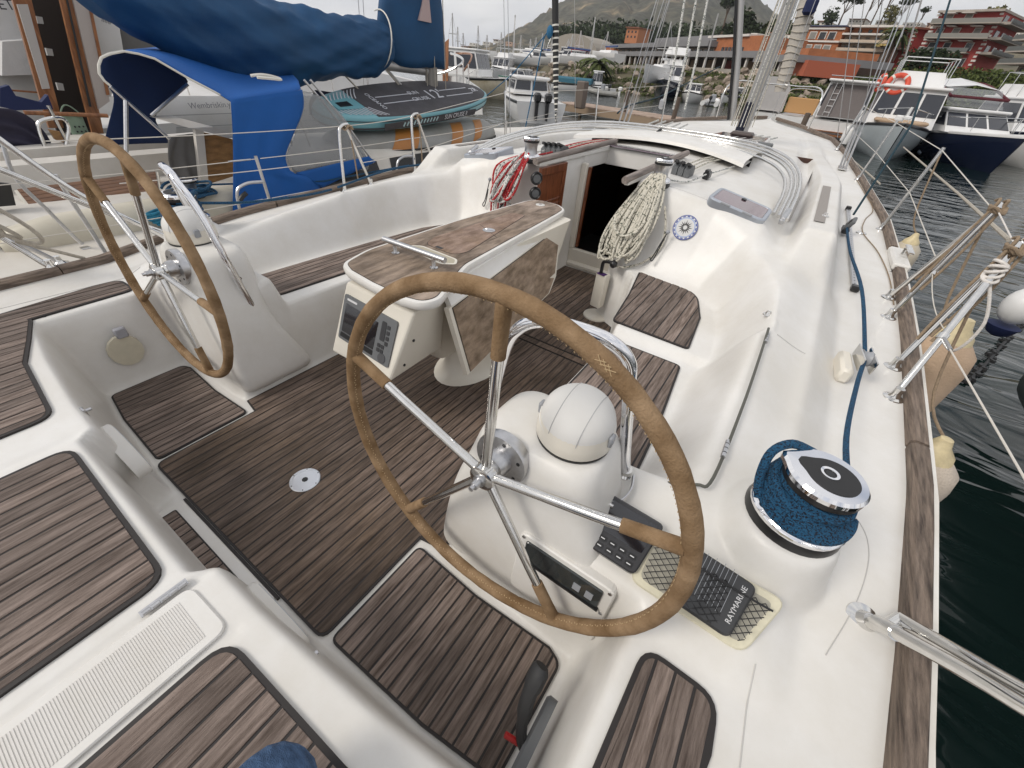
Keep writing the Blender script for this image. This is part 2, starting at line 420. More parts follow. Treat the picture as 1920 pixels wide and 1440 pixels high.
# hull topsides
ys=np.concatenate([np.arange(-1.25,12.5,.35),[12.8,13.09]])
for sx in(1,-1):
    m=MB(); rings=[]
    for y in ys:
        X0=float(xt(y)); z0=float(zd(y)); r=[]
        for t in np.linspace(0,1,8):
            zz=z0*(1-t)+(WZ-.4)*t; xx=(X0+.055)*(1-.05*t-.28*t*t*(1+.6*max(0,(y-6)/7)))
            r.append((sx*max(.01,xx),y+.0,zz))
        rings.append(r)
    m.loft(rings,closed=False); m.build('hull_side',M('hull_white',(.74,.74,.73),.2,coat=.4),yacht)
m=MB(); y=-1.25; X0=float(xt(y)); z0=float(zd(y)); m.add([(-X0-.055,y,z0),(X0+.055,y,z0),(X0*.66,y-.02,WZ-.4),(-X0*.66,y-.02,WZ-.4)],[(0,1,2,3)]); m.build('transom',GEL,yacht)
# toe rail of weathered teak in lengths, with gap at the midship cleat, on a white outer band
RW=.034
TOEM=M('toe_rail_teak',(.13,.095,.075),.8,var=.5,scale=7,stretch=(12,.8,12),bump=.7,bscale=50,col2=(.30,.23,.18),rand=.12)
def rail_seg(sx,y0,y1):
    m=MB(); rings=[]
    for y in np.linspace(y0,y1,max(3,int((y1-y0)/.15))):
        x=float(xt(y)); z=float(zd(y)); ty=(float(xt(y+.05))-float(xt(y-.05)))/.1
        nx_,ny_=1/math.hypot(1,ty),-ty/math.hypot(1,ty)
        pr=[(-.003,-.02),(-.003,.030),(.006,.040),(.045,.040),(.052,.032),(.052,-.02)]
        rings.append([(sx*(x+a*nx_),y+a*ny_,z+b) for a,b in pr])
    m.loft(rings); return m.build('toe_rail',TOEM,yacht)
for sx in(1,-1):
    for a,b in ((-1.24,.35),(.355,1.66),(1.675,3.62),(4.12,6.2),(6.205,8.6),(8.605,11),(11.005,13)): rail_seg(sx,a,b)
    m=MB(); rings=[]
    for y in np.linspace(-1.25,13,60):
        x=float(xt(y)); z=float(zd(y)); rings.append([(sx*(x+.053),y,z-.035),(sx*(x+.053),y,z+.026),(sx*(x+.067),y,z+.026),(sx*(x+.075),y,z-.035)])
    m.loft(rings); m.build('rubbing_band',M('white_band',(.72,.7,.66),.35,dirt=.2),yacht)
# ---- teak in the cockpit
SOLE=poly_round([(-.588,.10),(.588,.10),(.588,.542),(.692,.56),(.692,1.88),(.594,2.34),(.515,2.62),(.37,2.705),(.325,2.75),(.32,3.42),(-.32,3.42),(-.325,2.75),(-.37,2.705),(-.515,2.62),(-.594,2.34),(-.692,1.88),(-.692,.56),(-.588,.542)],[.04,.04,.0]+[0]*12+[0,0,0],4)
# sole is laid in two fields with a cross plank
def cliprange(poly,a,b): return clip(poly,a,b,1)
planked(yacht,cliprange(SOLE,.0,2.03),.004,.049,-.735,TEAKD,'sole_teak',label='dark wet-looking teak cockpit sole')
planked(yacht,cliprange(SOLE,2.10,3.5),.004,.049,-.735,TEAKD,'sole_teak')
xs=clip(SOLE,2.035,2.095,1); planked(yacht,xs,.004,.2,-.8,TEAKD,'sole_teak',border=.004)
for sx in(1,-1):
    P=[(sx*x,y) for x,y in [(.606,.115),(1.0,.13),(1.245,.16),(1.255,.50),(1.2,.52),(.9,.505),(.606,.52)]]
    planked(yacht,poly_round(P,[.03,0,.03,.05,0,0,.03]),.004,.0405,None,TEAK if sx>0 else TEAK,'platform_teak')
    P=[(sx*1.405,-.6),(sx*1.56,-.6),(sx*1.59,.505),(sx*1.41,.515)]
    P=poly_round([(sx*1.385,-.05),(sx*1.535,-.0),(sx*1.592,.40),(sx*1.585,.51),(sx*1.408,.515)],[.02,.02,.0,.05,.05],5)
    planked(yacht,P,hz(sx*1.48,.3)+.003,.0455,None,TEAK,'helm_seat_teak',border=.012)
# aft bench panels
planked(yacht,poly_round([(-.345,-1.1),(.35,-1.1),(.35,-.062),(-.345,-.050)],[.05,.05,.06,.06]),.424,.05,None,TEAK,'hatch_teak',border=.012)
planked(yacht,poly_round([(.60,-1.1),(1.55,-1.1),(1.52,-.02),(1.28,-.0),(1.0,-.032),(.605,-.045)],[.05,.05,.05,0,0,.06]),.424,.052,None,TEAK,'bench_teak',border=.012)
planked(yacht,poly_round([(-.555,-1.1),(-1.55,-1.1),(-1.42,.12),(-1.2,.06),(-1.0,-.0),(-.555,-.036)],[.05,.05,.05,0,0,.06]),.424,.052,None,TEAK,'bench_teak',border=.012)
# locker lid in the starboard coaming: dark gap, edge and hinges
m=MB(); m.tube(smooth_path([(1.30,.905,hz(1.30,.885)+.0),(1.37,.915,.60),(1.402,.96,.612),(1.408,1.3,.655),(1.404,1.6,.688),(1.398,1.835,.712)],6),.0048,8); m.build('lid_gap',M('lid_gap_grey',(.10,.10,.085),.7),yacht)
for y_ in(1.04,1.72):
    for k in range(4): MB().tube([(1.405,y_+k*.022,.63+(y_-1.04)*.105),(1.405,y_+k*.022+.018,.63+(y_-1.04)*.105)],.0075,8).build('lid_hinge',STEELB,yacht)
# textured strip (gas locker lid) and hinge
m=MB(); m.prism(poly_round([(.415,-1.1),(.585,-1.1),(.585,-.035),(.415,-.04)],.03),.418,.4275,ch=.003).build('locker_lid',GEL,yacht,smooth=False)
m=MB()
for k in range(190):
    y=-1.06+k*.0052; m.box((.50,y,.4282),(.125,.0026,.0016))
m.build('lid_ribs',GELG,yacht,smooth=False)
m=MB()
for k in range(5): m.tube([(.403,-.135+k*.019,.431),(.403,-.119+k*.019,.431)],.0062,8)
m.box((.398,-.09,.4275),(.02,.1,.003)); m.build('hinge',STEELB,yacht)
# port seat, starboard seats
planked(yacht,poly_round([(-.862,.975),(-.845,1.42),(-.84,2.1),(-.80,2.5),(-1.03,2.6),(-1.12,2.35),(-1.155,1.8),(-1.17,1.0),(-.90,.94)],[.03,0,0,.05,.05,0,0,.03,.03]),.408,.044,None,TEAK,'seat_teak')
planked(yacht,poly_round([(.712,1.925),(.66,2.3),(.583,2.70),(.85,2.69),(1.01,2.60),(1.10,2.3),(1.135,1.915)],[.03,0,.03,0,.1,0,.03]),.443,.057,None,TEAK,'seat_teak',border=.01)
planked(yacht,poly_round([(.765,.97),(.772,1.2),(.768,1.80),(1.14,1.80),(1.19,1.3),(1.205,.98)],[.02,0,.03,.03,0,.03]),.408,.057,None,TEAK,'seat_teak',border=.01)
# step under the bench
MB().prism([(-.30,.088),(.36,.088),(.36,.098),(-.30,.098)],.0,.012).build('step_gap',CAULK,yacht,smooth=False)
MB().prism(poly_round([(-.30,.086),(.355,.086),(.355,-.01),(-.30,-.01)],.008),.0,.02,ch=.003).build('step_frame',GEL,yacht,smooth=False)
planked(yacht,poly_round([(-.26,.050),(.30,.050),(.30,-.008),(-.26,-.008)],.01),.021,.045,None,TEAK,'step_teak',border=.005)

# hairline mould joints drawn as fine recessed beads on the deck
SEAM=M('mould_joint',(.50,.49,.47),.6)
def joint(pts,r=.0014,o=.0006):
    P=smooth_path([(x,y,hz(x,y)) for x,y in pts],8); P=[Vector((p.x,p.y,hz(p.x,p.y)+o)) for p in P]
    MB().tube(P,r,5).build('mould_joint',SEAM,yacht)
joint([(1.44,1.87),(1.50,1.88),(1.57,1.89)],.003)
joint([(1.70,1.28),(1.82,1.22),(1.86,1.12),(1.84,.95),(1.78,.75)])
joint([(-1.40,1.87),(-1.48,1.88),(-1.56,1.89)],.003)
joint([(1.02,2.62+.3),(.6,2.975),(.40,2.98)],.0012)
joint([(1.48,-.1),(1.44,-.02),(1.36,.03)],.002)
for x in(-1.62,1.66):
    joint([(x,-.3),(x*1.0,.1),(x*.99,.5),(x*.985,.62)],.0016)

MB().tube(smooth_path([(-1.475,.19,hz(-1.475,.19)),(-1.43,.165,hz(-1.43,.165)),(-1.39,.15,hz(-1.39,.15))],6),.006,6).build('seat_slot',BLKM,yacht)
# ---------------------------------------------------------------- helm pedestals, wheels, guards, compasses
def rrect(x0,x1,y0,y1,z,r,n=5): return [(p[0],p[1],z) for p in poly_round([(x0,y0),(x1,y0),(x1,y1),(x0,y1)],r,n)]
WT=-.057; WU=Vector((1,0,0)); WVV=Vector((0,-math.sin(WT),math.cos(WT))); WN=Vector((0,math.cos(WT),math.sin(WT)))
def helm(sx):
    S=lambda p:Vector((sx*p[0],p[1],p[2]))
    m=MB(); rings=[]
    for z,a,b,c,d,r in [(-.01,.655,1.31,.565,.98,.06),(.12,.665,1.30,.567,.95,.06),(.30,.69,1.27,.575,.87,.06),(.45,.715,1.235,.585,.84,.07),(.56,.755,1.19,.592,.87,.08),(.64,.775,1.17,.598,.875,.09),(.69,.79,1.16,.606,.87,.09),(.716,.81,1.145,.622,.86,.08),(.730,.85,1.125,.645,.845,.06)]:
        rings.append([(sx*p[0],p[1],p[2]) for p in rrect(a,b,c,d,z,r,6)][::sx])
    m.loft(rings); p=m.build('helm_pedestal',GEL,yacht,ang=60)
    sb=p.modifiers.new('s','SUBSURF'); sb.levels=1; sb.render_levels=2
    # wheel
    C=S((.903,.52,.676)); C=Vector((sx*.903,.52,.676)); r=.4975
    ph=2.8117 if sx>0 else 2.4673
    w=bpy.data.objects.new('steering_wheel',None); COL.objects.link(w); w.parent=yacht; w.location=C-Vector((0,0,WZ)); w['label']='suede covered wheel with five steel spokes' 
    def P(a,rr,o=0): return C+(WU*math.cos(a)+WVV*math.sin(a))*rr+WN*o
    N=96
    MB().tube([P(2*PI*k/N,r) for k in range(N)],[.0192+.0010*math.sin(k*1.9)*math.cos(k*.7)+.0006*rnd.random() for k in range(N)],16,closed=True,up=WN).build('wheel_rim',SUEDE,w)
    st=MB()
    for k in range(330):
        a=2*PI*k/330; c1=P(a,r); inw=(C-c1).normalized(); nrm=(inw*.93-WN*.42).normalized()
        q=c1+nrm*.0200; t=(P(a+.002,r)-c1).normalized(); st.beam(q-t*.0016+WN*.0028*(1 if k%2 else -1),q+t*.0016-WN*.001,.0013,.0012,up=nrm)
    st.build('stitching',STITCH,w,smooth=False)
    # crossed repair stitches
    st=MB()
    for a0 in (1.09,):
        for s1 in(-1,1):
            for j in range(3):
                a=a0+j*.022; c1=P(a,r); o=(c1-C).normalized(); nn=(-WN*.9+o*.43).normalized(); t=(P(a+.01,r)-c1).normalized()
                st.beam(c1+nn*.0208-t*.009-o*.006*s1,c1+nn*.0208+t*.009+o*.006*s1,.0012,.0012,up=nn)
    if sx>0: st.build('repair_stitch',STITCH,w,smooth=False)
    for i in range(5):
        a=ph-i*2*PI/5
        s=MB().tube([P(a,.012,.004),P(a,.30,.0),P(a,r-.01)],.0128,12).build('spoke',STEEL,w)
        MB().tube([P(a,r-.135),P(a,r-.06),P(a,r-.012)],[.0160,.0164,.0172],12).build('spoke_sleeve',SUEDE,s)
    m=MB().lathe([(.0,-.018),(.028,-.018),(.036,-.014),(.036,.012),(.026,.02),(.024,.05)],C,WN,24).build('wheel_hub',STEEL,w)
    MB().lathe([(.017,-.0185),(.017,-.026),(.012,-.026),(.0115,-.045),(.007,-.046),(.007,-.056),(.0,-.056)],C,WN,12).build('hub_nut',STEELB,m)
    m=MB().lathe([(.024,.03),(.030,.032),(.036,.05),(.038,.066),(.078,.068),(.080,.074),(.080,.10),(.0,.10)],C,WN,32).build('shaft_flange',STEELB,yacht)
    fl_=bpy.data.objects['shaft_flange'] if False else None
    for k in range(6):
        a=k*PI/3+.4; MB().lathe([(.0055,-.002),(.0055,-.0005),(.003,-.0005),(.0,-.0005)],P(a,.061,.068),WN,8).build('flange_bolt',BLK,yacht)
    # guard rail
    g=smooth_path([S(p) for p in [(.742,.785,.38),(.748,.752,.62),(.80,.73,.90),(.850,.715,1.005),(.915,.722,1.045),(1.00,.735,1.05),(1.065,.755,1.035),(1.108,.785,.985),(1.125,.80,.90),(1.155,.84,.70),(1.18,.868,.555)]],6)
    gr=MB().tube(g,.0165,14).build('grab_rail',CHROME,yacht)
    for p,ax in((S((1.18,.868,.555)),(0,0,1)),(S((.742,.785,.39)),S((-.9,.3,.1)))):
        MB().lathe([(.026,-.01),(.026,-.002),(.020,.004),(.019,.018),(.0165,.018)],p,ax,18).build('rail_foot',STEEL,gr)
    m=MB().lathe([(.017,0),(.017,.006),(.008,.008),(.008,.03)],S((.76,.765,.60)),S((1,-.3,.2)),12).build('rail_clip',STEEL,gr)
    # compass
    cc=Vector((sx*1.035,.745,.728))
    k=thing_part('compass',cc,yacht); k['label']='white binnacle compass under its cover'
    MB().lathe([(.102,0),(.1025,.005),(.100,.006),(.098,.006)],cc,n=40,caps=False).build('compass_gasket',BLK,k)
    MB().lathe([(.1,.006),(.1045,.014),(.1035,.04),(.099,.066),(.09,.068),(.0,.068)],cc,n=40).build('compass_base',GELC,k)
    R_=Matrix.Rotation(RAD(9),3,'X')@Matrix.Rotation(RAD(4*sx),3,'Y')
    dm=[(.0985*math.cos(t),.008+.086*math.sin(t)) for t in np.linspace(0,PI/2,14)]; dm[-1]=(.0001,.094)
    mb=MB().lathe([(.094,-.003),(.1015,-.003),(.1015,.007)]+dm,n=44); mb.v=[tuple(cc+Vector((0,0,.055))+R_@Vector(p)) for p in mb.v]; mb.build('compass_cover',M('white_plastic',(.72,.71,.69),.55,dirt=.06),k,ang=50)
    sm=MB()
    for a0 in(.5,-.45):
        pts=[]
        for t in np.linspace(.12,PI-.12,22):
            x=.0995*math.cos(t); z=.008+.0865*math.sin(t); off=.04*a0*2; kk=math.sqrt(max(0,1-(off/.1)**2)); pts.append(cc+Vector((0,0,.055))+R_@Vector((off,x*kk,z*kk)))
        sm.tube(pts,.0011,5)
    sm.build('cover_seam',M('seam_grey',(.45,.45,.45),.6),k)
    for s2 in(-1,1): MB().box(cc+Vector((s2*.102,-.012,.055)),(.012,.026,.036),ch=.004).build('compass_knob',LGREY,k)
def thing_part(name,loc,parent):
    o=bpy.data.objects.new(name,None); COL.objects.link(o); o.parent=parent; o.location=Vector(loc)-wloc(parent); o.empty_display_size=.05; return o
for sx in(1,-1): helm(sx)
# shackle of wire at the starboard rail foot
m=MB(); b0=Vector((1.18,.86,.565))
loop=smooth_path([b0+Vector(p) for p in [(-.03,.0,0),(-.045,-.05,-.008),(-.035,-.10,-.012),(0,-.12,-.012),(.03,-.10,-.01),(.04,-.05,-.004),(.028,0,0)]],5)
for dz in(0,.008): m.tube([p+Vector((0,0,dz)) for p in loop],.004,6)
m.build('wire_loop',STEELB,yacht)
MB().box(b0+Vector((0,-.125,-.004)),(.022,.03,.016),ch=.003).lathe([(.005,-.02),(.005,.02)],b0+Vector((.0,-.135,0)),(1,0,0),8).build('bow_shackle',STEEL,yacht)
# instrument window on the aft face of the starboard pedestal
fr=frame(Vector((1.155,.566,.30)),(1,0,0),(0,-.19,.98))
def onf(p,h=0): return fr@Vector((p[0],p[1],h))
def plate(poly,h0,h1,f=None,ch=0,r=.0,rn=4):
    f=f or fr; mb=MB().prism(poly_round(poly,r,rn) if r else poly,h0,h1,ch=ch); mb.xf(f); return mb
sg=1
# normal of frame points forward/up: flip so that +h faces the helm
fr=frame(Vector((1.155,.563,.30)),(1,0,0),(0,.10,.99)); 
if fr.col[2][1]>0: pass
plate([(-.15,-.14),(.15,-.14),(.15,.145),(-.15,.145)],-.03,.004,r=.03,ch=.004).build('instrument_surround',GEL,yacht,smooth=False)
iw=plate([(-.125,.045),(.12,.045),(.12,.125),(-.125,.125)],.0,.010,r=.008,ch=.002).build('instrument_window',M('smoked_glass',(.035,.04,.04),.08,coat=.5),yacht,smooth=False)
plate([(-.13,.038),(.125,.038),(.125,.046),(-.13,.046)],.004,.014).build('window_seal',BLK,yacht,smooth=False)
plate([(.04,.065),(.062,.065),(.062,.092),(.04,.092)],.010,.0125).build('warning_plate',LGREY,iw,smooth=False)
plate([(.078,.065),(.10,.065),(.10,.092),(.078,.092)],.010,.0125).build('warning_plate',LGREY,iw,smooth=False)
for p in((-.137,.132),(.135,.132),(.135,.03)):
    MB().lathe([(.0055,0),(.0055,.003),(.002,.0035),(0,.003)],onf(p,.004),fr.col[2].to_3d(),8).build('screw',STEELB,yacht)
# navigation display on the shoulder
O=Vector((1.245,.690,.525)); fx=(Vector((1.345,.745,.535))-Vector((1.170,.745,.535))); fd=frame(O,(1,-.02,.0),(0,.86,.42))
nv=plate([(-.085,-.077),(.078,-.077),(.092,.078),(-.082,.08)],-.02,.012,f=fd,r=.018,ch=.004).build('navigation_display',M('dark_grey_plastic',(.035,.035,.038),.3),yacht,smooth=False)
plate([(-.072,-.02),(.070,-.02),(.078,.066),(-.07,.067)],.012,.0135,f=fd,r=.006).build('display_screen',M('screen_glass',(.01,.01,.014),.06,coat=1),nv,smooth=False)
for i in range(5):
    for j in range(2):
        plate([(-.068+i*.028,-.066+j*.021),(-.048+i*.028,-.066+j*.021),(-.048+i*.028,-.053+j*.021),(-.068+i*.028,-.053+j*.021)],.012,.0145,f=fd,r=.003).build('button',BLK,nv,smooth=False)
m=MB()
for i in range(5):
    for j in range(2): mb=plate([(-.064+i*.028,-.061+j*.021),(-.053+i*.028,-.061+j*.021),(-.053+i*.028,-.0585+j*.021),(-.064+i*.028,-.0585+j*.021)],.0145,.0148,f=fd); m.add(mb.v,mb.f)
m.build('button_mark',M('print_white',(.6,.6,.6),.5),nv,smooth=False)
# ---------------------------------------------------------------- net pocket
fn=frame(Vector((1.47,.685,.507)),(1,.02,-.02),(0,.86,.50))
pc=[(-.155,-.078),(.13,-.085),(.178,.075),(-.155,.072)]
pk=plate(pc,-.05,.008,f=fn,r=.03,ch=.004).build('pocket_frame',M('cream_plastic',(.62,.58,.44),.5,var=.12,scale=25),yacht,smooth=False)
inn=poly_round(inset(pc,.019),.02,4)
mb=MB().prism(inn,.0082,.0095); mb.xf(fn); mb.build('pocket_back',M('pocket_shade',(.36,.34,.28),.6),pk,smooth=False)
net=MB()
def seg_in(p,q):
    # clip the segment to the pocket polygon
    out=[];N=60
    for k in range(N+1):
        t=k/N; a=(p[0]+(q[0]-p[0])*t,p[1]+(q[1]-p[1])*t); ins=False
        for i in range(len(inn)):
            x1,y1=inn[i-1];x2,y2=inn[i]
            if (y1>a[1])!=(y2>a[1]) and a[0]<(x2-x1)*(a[1]-y1)/(y2-y1)+x1: ins=not ins
        if ins: out.append(a)
    return out
for k in range(-14,15):
    for dx in(.14,-.14):
        c=k*.024
        s_=seg_in((c-dx/1.0,-.1),(c+dx/1.0,.1))
        s_=[a for a in s_ if a[1]<.045+.0*a[0]]
        if len(s_)>2:
            pts=[fn@Vector((a[0],a[1],.022+.022*max(0,math.sin(PI*min(1,max(0,(a[0]+.1)/.24))))*.9+.0012*math.sin(a[0]*200))) for a in s_]
            net.tube(pts,.0011,5)
nt=net.build('elastic_net',BLKM,pk)
MB().tube([fn@Vector((a,.046-.012*math.sin((a+.13)*8),.024+.024*max(0,math.sin(PI*min(1,max(0,(a+.1)/.24)))))) for a in np.linspace(-.13,.15,20)],.0028,6).build('net_cord',BLKM,pk)
hd=thing('remote_handset','dark grey ribbed handset tucked behind the black net of the cream side pocket','device',tuple(fn.translation))
ff=fn@Matrix.Translation((.035,.012,.018))@Matrix.Rotation(RAD(-3),4,'Z')
hp=[(-.098,-.082),(.055,-.082),(.066,.058),(-.098,.062)]
mb=MB().prism(poly_round(hp,.02,5),0,.022,ch=.006); mb.xf(ff); mb.build('handset_body',M('handset_grey',(.035,.036,.038),.42),hd,smooth=False)
mb=MB()
for k in range(11): 
    mb.box((-.088+k*.0105,-.0+.01,.0225),(.0012,.11 if k%2 else .10,.0012))
mb.xf(ff); mb.build('handset_rib',LGREY,hd,smooth=False)
text_mesh('RAYMARINE',.0175,ff@Matrix.Translation((.040,-.005,.0222))@Matrix.Rotation(RAD(88),4,'Z'),M('print_light',(.62,.62,.62),.5),'maker_name',hd)
# ---------------------------------------------------------------- cockpit table
tb=thing_part('cockpit_table',(-.05,1.6,0),yacht); tb['label']='drop leaf table of weathered teak on a white pedestal'
TP=[(-.30,1.02),(-.352,1.2),(-.357,1.85),(-.315,2.60),(-.255,2.685),(-.10,2.69),(.0,2.61),(.02,2.48),(.125,1.40),(.215,1.17),(.262,1.06),(.235,.985),(.14,.962),(-.05,.967),(-.21,.985)]
TPr=poly_round(TP,[.06,.05,0,.05,.04,.05,.05,.05,.04,.05,.06,.05,.0,.0,.0],4)
rings=[]
for z,d in((.705,.006),(.712,0),(.732,-.002),(.741,.003),(.7425,.01)): rings.append([(p[0],p[1],z) for p in inset(TPr,d)])
MB().loft(rings).build('table_rim',GEL,tb)
ti=inset(TPr,.022)
MB().prism(inset(TPr,.0195),.741,.7435).build('rim_seal',CAULK,tb,smooth=False)
BRD=M('weathered_board',(.25,.185,.14),.72,var=.5,scale=6,stretch=(3.5,1,3),bump=.3,bscale=70,rand=.10,col2=(.44,.35,.29),dirt=.3)
x=-.37
for a,b in((-.37,-.245),(-.245,-.12),(-.12,.005),(.005,.27)):
    c=clip(ti,a+.0004,b-.0004)
    if len(c)>2: MB().prism(c,.742,.7456,ch=.0004).build('board',BRD,tb,smooth=False)
lidp=poly_round([(-.238,1.56),(-.205,2.25),(-.115,2.27),(.022,1.52),(-.005,1.445),(-.20,1.455)],[.04,.03,.03,.04,.04,.04])
MB().prism(inset(lidp,-.003),.745,.7462).build('lid_seam',CAULK,tb,smooth=False)
ld=MB().prism(lidp,.745,.7475,ch=.0006).build('table_lid',M('pink_board',(.30,.20,.155),.75,var=.35,scale=9,stretch=(3,1,3),bump=.3,bscale=70,col2=(.47,.35,.30),dirt=.4),tb,smooth=False)
MB().prism([(-.20,1.905),(.0,1.80),(.0,1.803),(-.20,1.908)],.7475,.7478).build('lid_split',CAULK,ld,smooth=False)
c=Z(912,432,.747); MB().lathe([(.0,0),(.036,0),(.036,.003),(.03,.004),(.0,.004)][1:],(-.098,1.86,.7473),n=24).build('lid_catch',STEELB,ld)
MB().box((-.098,1.86,.7535),(.05,.007,.005),rz=.5,ch=.001).build('catch_bar',CHROME,ld)
MB().lathe([(.032,0),(.032,.003),(.026,.004),(.0001,.004)],(-.178,2.56,.745),n=24).build('flush_light',M('flush_white',(.7,.7,.68),.3),tb)
MB().lathe([(.014,.003),(.011,.006),(.0001,.006)],(-.178,2.56,.745),n=16).build('light_lens',CHROME,tb)
MB().box((-.115,1.465,.7475),(.045,.02,.0012),ch=.0004).build('finger_hole',BLK,ld)
# trough with a cream tray
tr=poly_round([(-.21,1.345),(.025,1.315),(.085,1.365),(.05,1.415),(-.19,1.425),(-.24,1.385)],.02)
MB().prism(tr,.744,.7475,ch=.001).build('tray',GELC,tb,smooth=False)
MB().prism(inset(tr,.012),.7475,.7479).build('tray_well_shade',M('tray_shadow',(.42,.38,.29),.6),tb,smooth=False)  # flat plate, the trough's depth shade is put into its darker colour
g=MB().tube([(-.285,1.262,.797),(.10,1.272,.797)],.0135,16).build('table_rail',STEELB,tb)
for x in(-.215,.035):
    MB().lathe([(.019,0),(.019,.003),(.0115,.006),(.0095,.01),(.0095,.045)],(x,1.266,.745),n=16).build('rail_post',STEELB,g)
# leaf
a,b,c,d=Vector((.045,2.455,.668)),Vector((.205,1.19,.632)),Vector((.262,1.25,.27)),Vector((.135,2.24,.30))
d2=Vector((.115,2.345,.375)); 
nrm=(b-a).cross(c-a).normalized(); 
if nrm.x<0: nrm=-nrm
def slab(poly,t0,t1,name,mat,par,grow=0):
    cen=sum(poly,Vector())/len(poly); P=[p+(p-cen).normalized()*grow for p in poly]
    return MB().loft([[p+nrm*t0 for p in P],[p+nrm*t1 for p in P]]).build(name,mat,par,smooth=False)
lf=slab([a,b,c,d,d2],-.022,.004,'table_leaf',GELC,tb,grow=.028)
cen=(a+b+c+d)/4
fx=(b-a).normalized(); ff2=frame(cen,fx,(a-d))
P2=[]
inv=ff2.inverted()
for p in(a,b,c,d,d2): q_=inv@p; P2.append((q_.x,q_.y))
bp=MB().prism(P2,.0,.0062); bp.xf(Matrix.Translation(nrm*.0)@ff2)
sgn=1 if (ff2.col[2].to_3d()).dot(nrm)>0 else -1
def leafp(poly,h0,h1,name,mat,par):
    mb=MB(); mb.loft([[tuple(cen+fx*p[0]+ff2.col[1].to_3d()*p[1]+nrm*h) for p in poly] for h in(h0,h1)]); return mb.build(name,mat,par,smooth=False)
leafp(inset(P2,-.003),.003,.0055,'leaf_seal',CAULK,lf)
lo=min(p[1] for p in P2); hi=max(p[1] for p in P2)
LB=M('leaf_board',(.26,.18,.115),.72,var=.45,scale=6,stretch=(1.5,1.5,4),bump=.3,bscale=60,rand=.08,col2=(.42,.32,.24),dirt=.3)
leafp(P2,.005,.009,'board',LB,lf)
# hinge cove between top and leaf
m=MB(); rings=[]
for t in np.linspace(0,1,8):
    p0=Vector((.012,2.50,.715)).lerp(Vector((.165,1.20,.715)),t); p1=a.lerp(b,t)+nrm*.004
    rings.append([p0+Vector((0,0,0)),p0.lerp(p1,.33)+Vector((-.01,0,0)),p0.lerp(p1,.66)+Vector((-.006,0,0)),p1,p1-nrm*.03,p0-Vector((.04,0,0))])
m.loft(rings); m.build('leaf_hinge',GEL,tb)
# body and pedestal
m=MB(); rings=[]
for z,h,y0,y1 in((.20,.07,1.30,2.15),(.32,.10,1.24,2.35),(.50,.125,1.18,2.5),(.708,.14,1.08,2.56)):
    rings.append(rrect(-.14-h*.6,-.04+h*.9,y0,y1,z,.05))
m.loft(rings); m.build('table_body',GELC,tb,ang=60)
m=MB(); rings=[]
for z,rx,ry in((.0,.185,.30),(.012,.19,.305),(.02,.17,.285),(.05,.14,.25),(.12,.115,.21),(.24,.105,.19),(.34,.11,.20)):
    rings.append([(-.005+rx*math.cos(t),1.62+ry*math.sin(t),z) for t in np.linspace(0,2*PI,32,endpoint=False)])
m.loft(rings); m.build('table_pedestal',GELC,tb,ang=60)
# chart plotter console at the aft end
CT=[Vector((-.262,1.0,.675)),Vector((.175,1.0,.675)),Vector((.105,.872,.345)),Vector((-.305,.872,.335))]
BK=[Vector((-.215,1.24,.69)),Vector((.155,1.22,.69)),Vector((.075,1.25,.33)),Vector((-.25,1.25,.33))]
m=MB(); m.add(CT+BK,[(0,3,2,1),(4,5,6,7),(0,1,5,4),(1,2,6,5),(2,3,7,6),(3,0,4,7)])
co=m.build('plotter_console',GELC,tb,smooth=False); bv=co.modifiers.new('b','BEVEL'); bv.width=.016; bv.segments=3
cc=(CT[0]+CT[1]+CT[2]+CT[3])/4; fp=frame(cc,CT[1]-CT[0],CT[0]-CT[3])
pn=fp.col[2].to_3d()
if pn.y>0: pn=-pn
def onp(poly,h0,h1,name,mat,par,r=.008):
    P=poly_round(poly,r,4); mb=MB(); ux,uy=fp.col[0].to_3d(),fp.col[1].to_3d()
    mb.loft([[tuple(cc+ux*p[0]+uy*p[1]+pn*h) for p in P] for h in(h0,h1)]); 
    return mb.build(name,mat,par,smooth=False)
pl=onp([(-.185,-.088),(.158,-.108),(.172,.112),(-.172,.128)],-.005,.008,'chart_plotter',M('plotter_grey',(.13,.135,.14),.45),tb,.012)
onp([(-.165,-.048),(.052,-.06),(.062,.072),(-.155,.088)],.008,.0095,'plotter_screen',M('screen_glass'),pl,.003)
onp([(-.172,-.075),(.052,-.088),(.052,-.064),(-.168,-.053)],.008,.0098,'screen_trim',BLK,pl,.003)
onp([(-.15,.104),(-.085,.101),(-.085,.110),(-.15,.113)],.008,.0098,'badge',M('print_light'),pl,.002)
onp([(.082,.0),(.112,-.001),(.114,.088),(.086,.09)],.008,.010,'button_panel',M('dark_grey_plastic'),pl,.008)
for i,(a_,b_) in enumerate(((.128,.07),(.128,.045),(.128,.02),(.126,-.005),(.085,-.025),(.108,-.026),(.083,-.047),(.106,-.048))):
    onp([(a_-.009,b_-.009),(a_+.009,b_-.009),(a_+.009,b_+.009),(a_-.009,b_+.009)],.008,.0105,'button',M('dark_grey_plastic'),pl,.004)
onp([(.112+.024*math.cos(t),-.078+.024*math.sin(t)) for t in np.linspace(0,2*PI,20,endpoint=False)],.008,.0105,'cursor_pad',M('mid_grey_plastic',(.07,.07,.075),.5),pl,0)
for p in((.125,1.06,.52),(.11,1.06,.40)):
    q0=CT[1].lerp(CT[2],(.675-p[2])/.33); MB().lathe([(.007,0),(.007,.003),(.003,.0035),(0,.003)][:3],(q0.x-.004,q0.y+.07,p[2]+.0),(1,0,.15),10).build('screw',BLK,co)
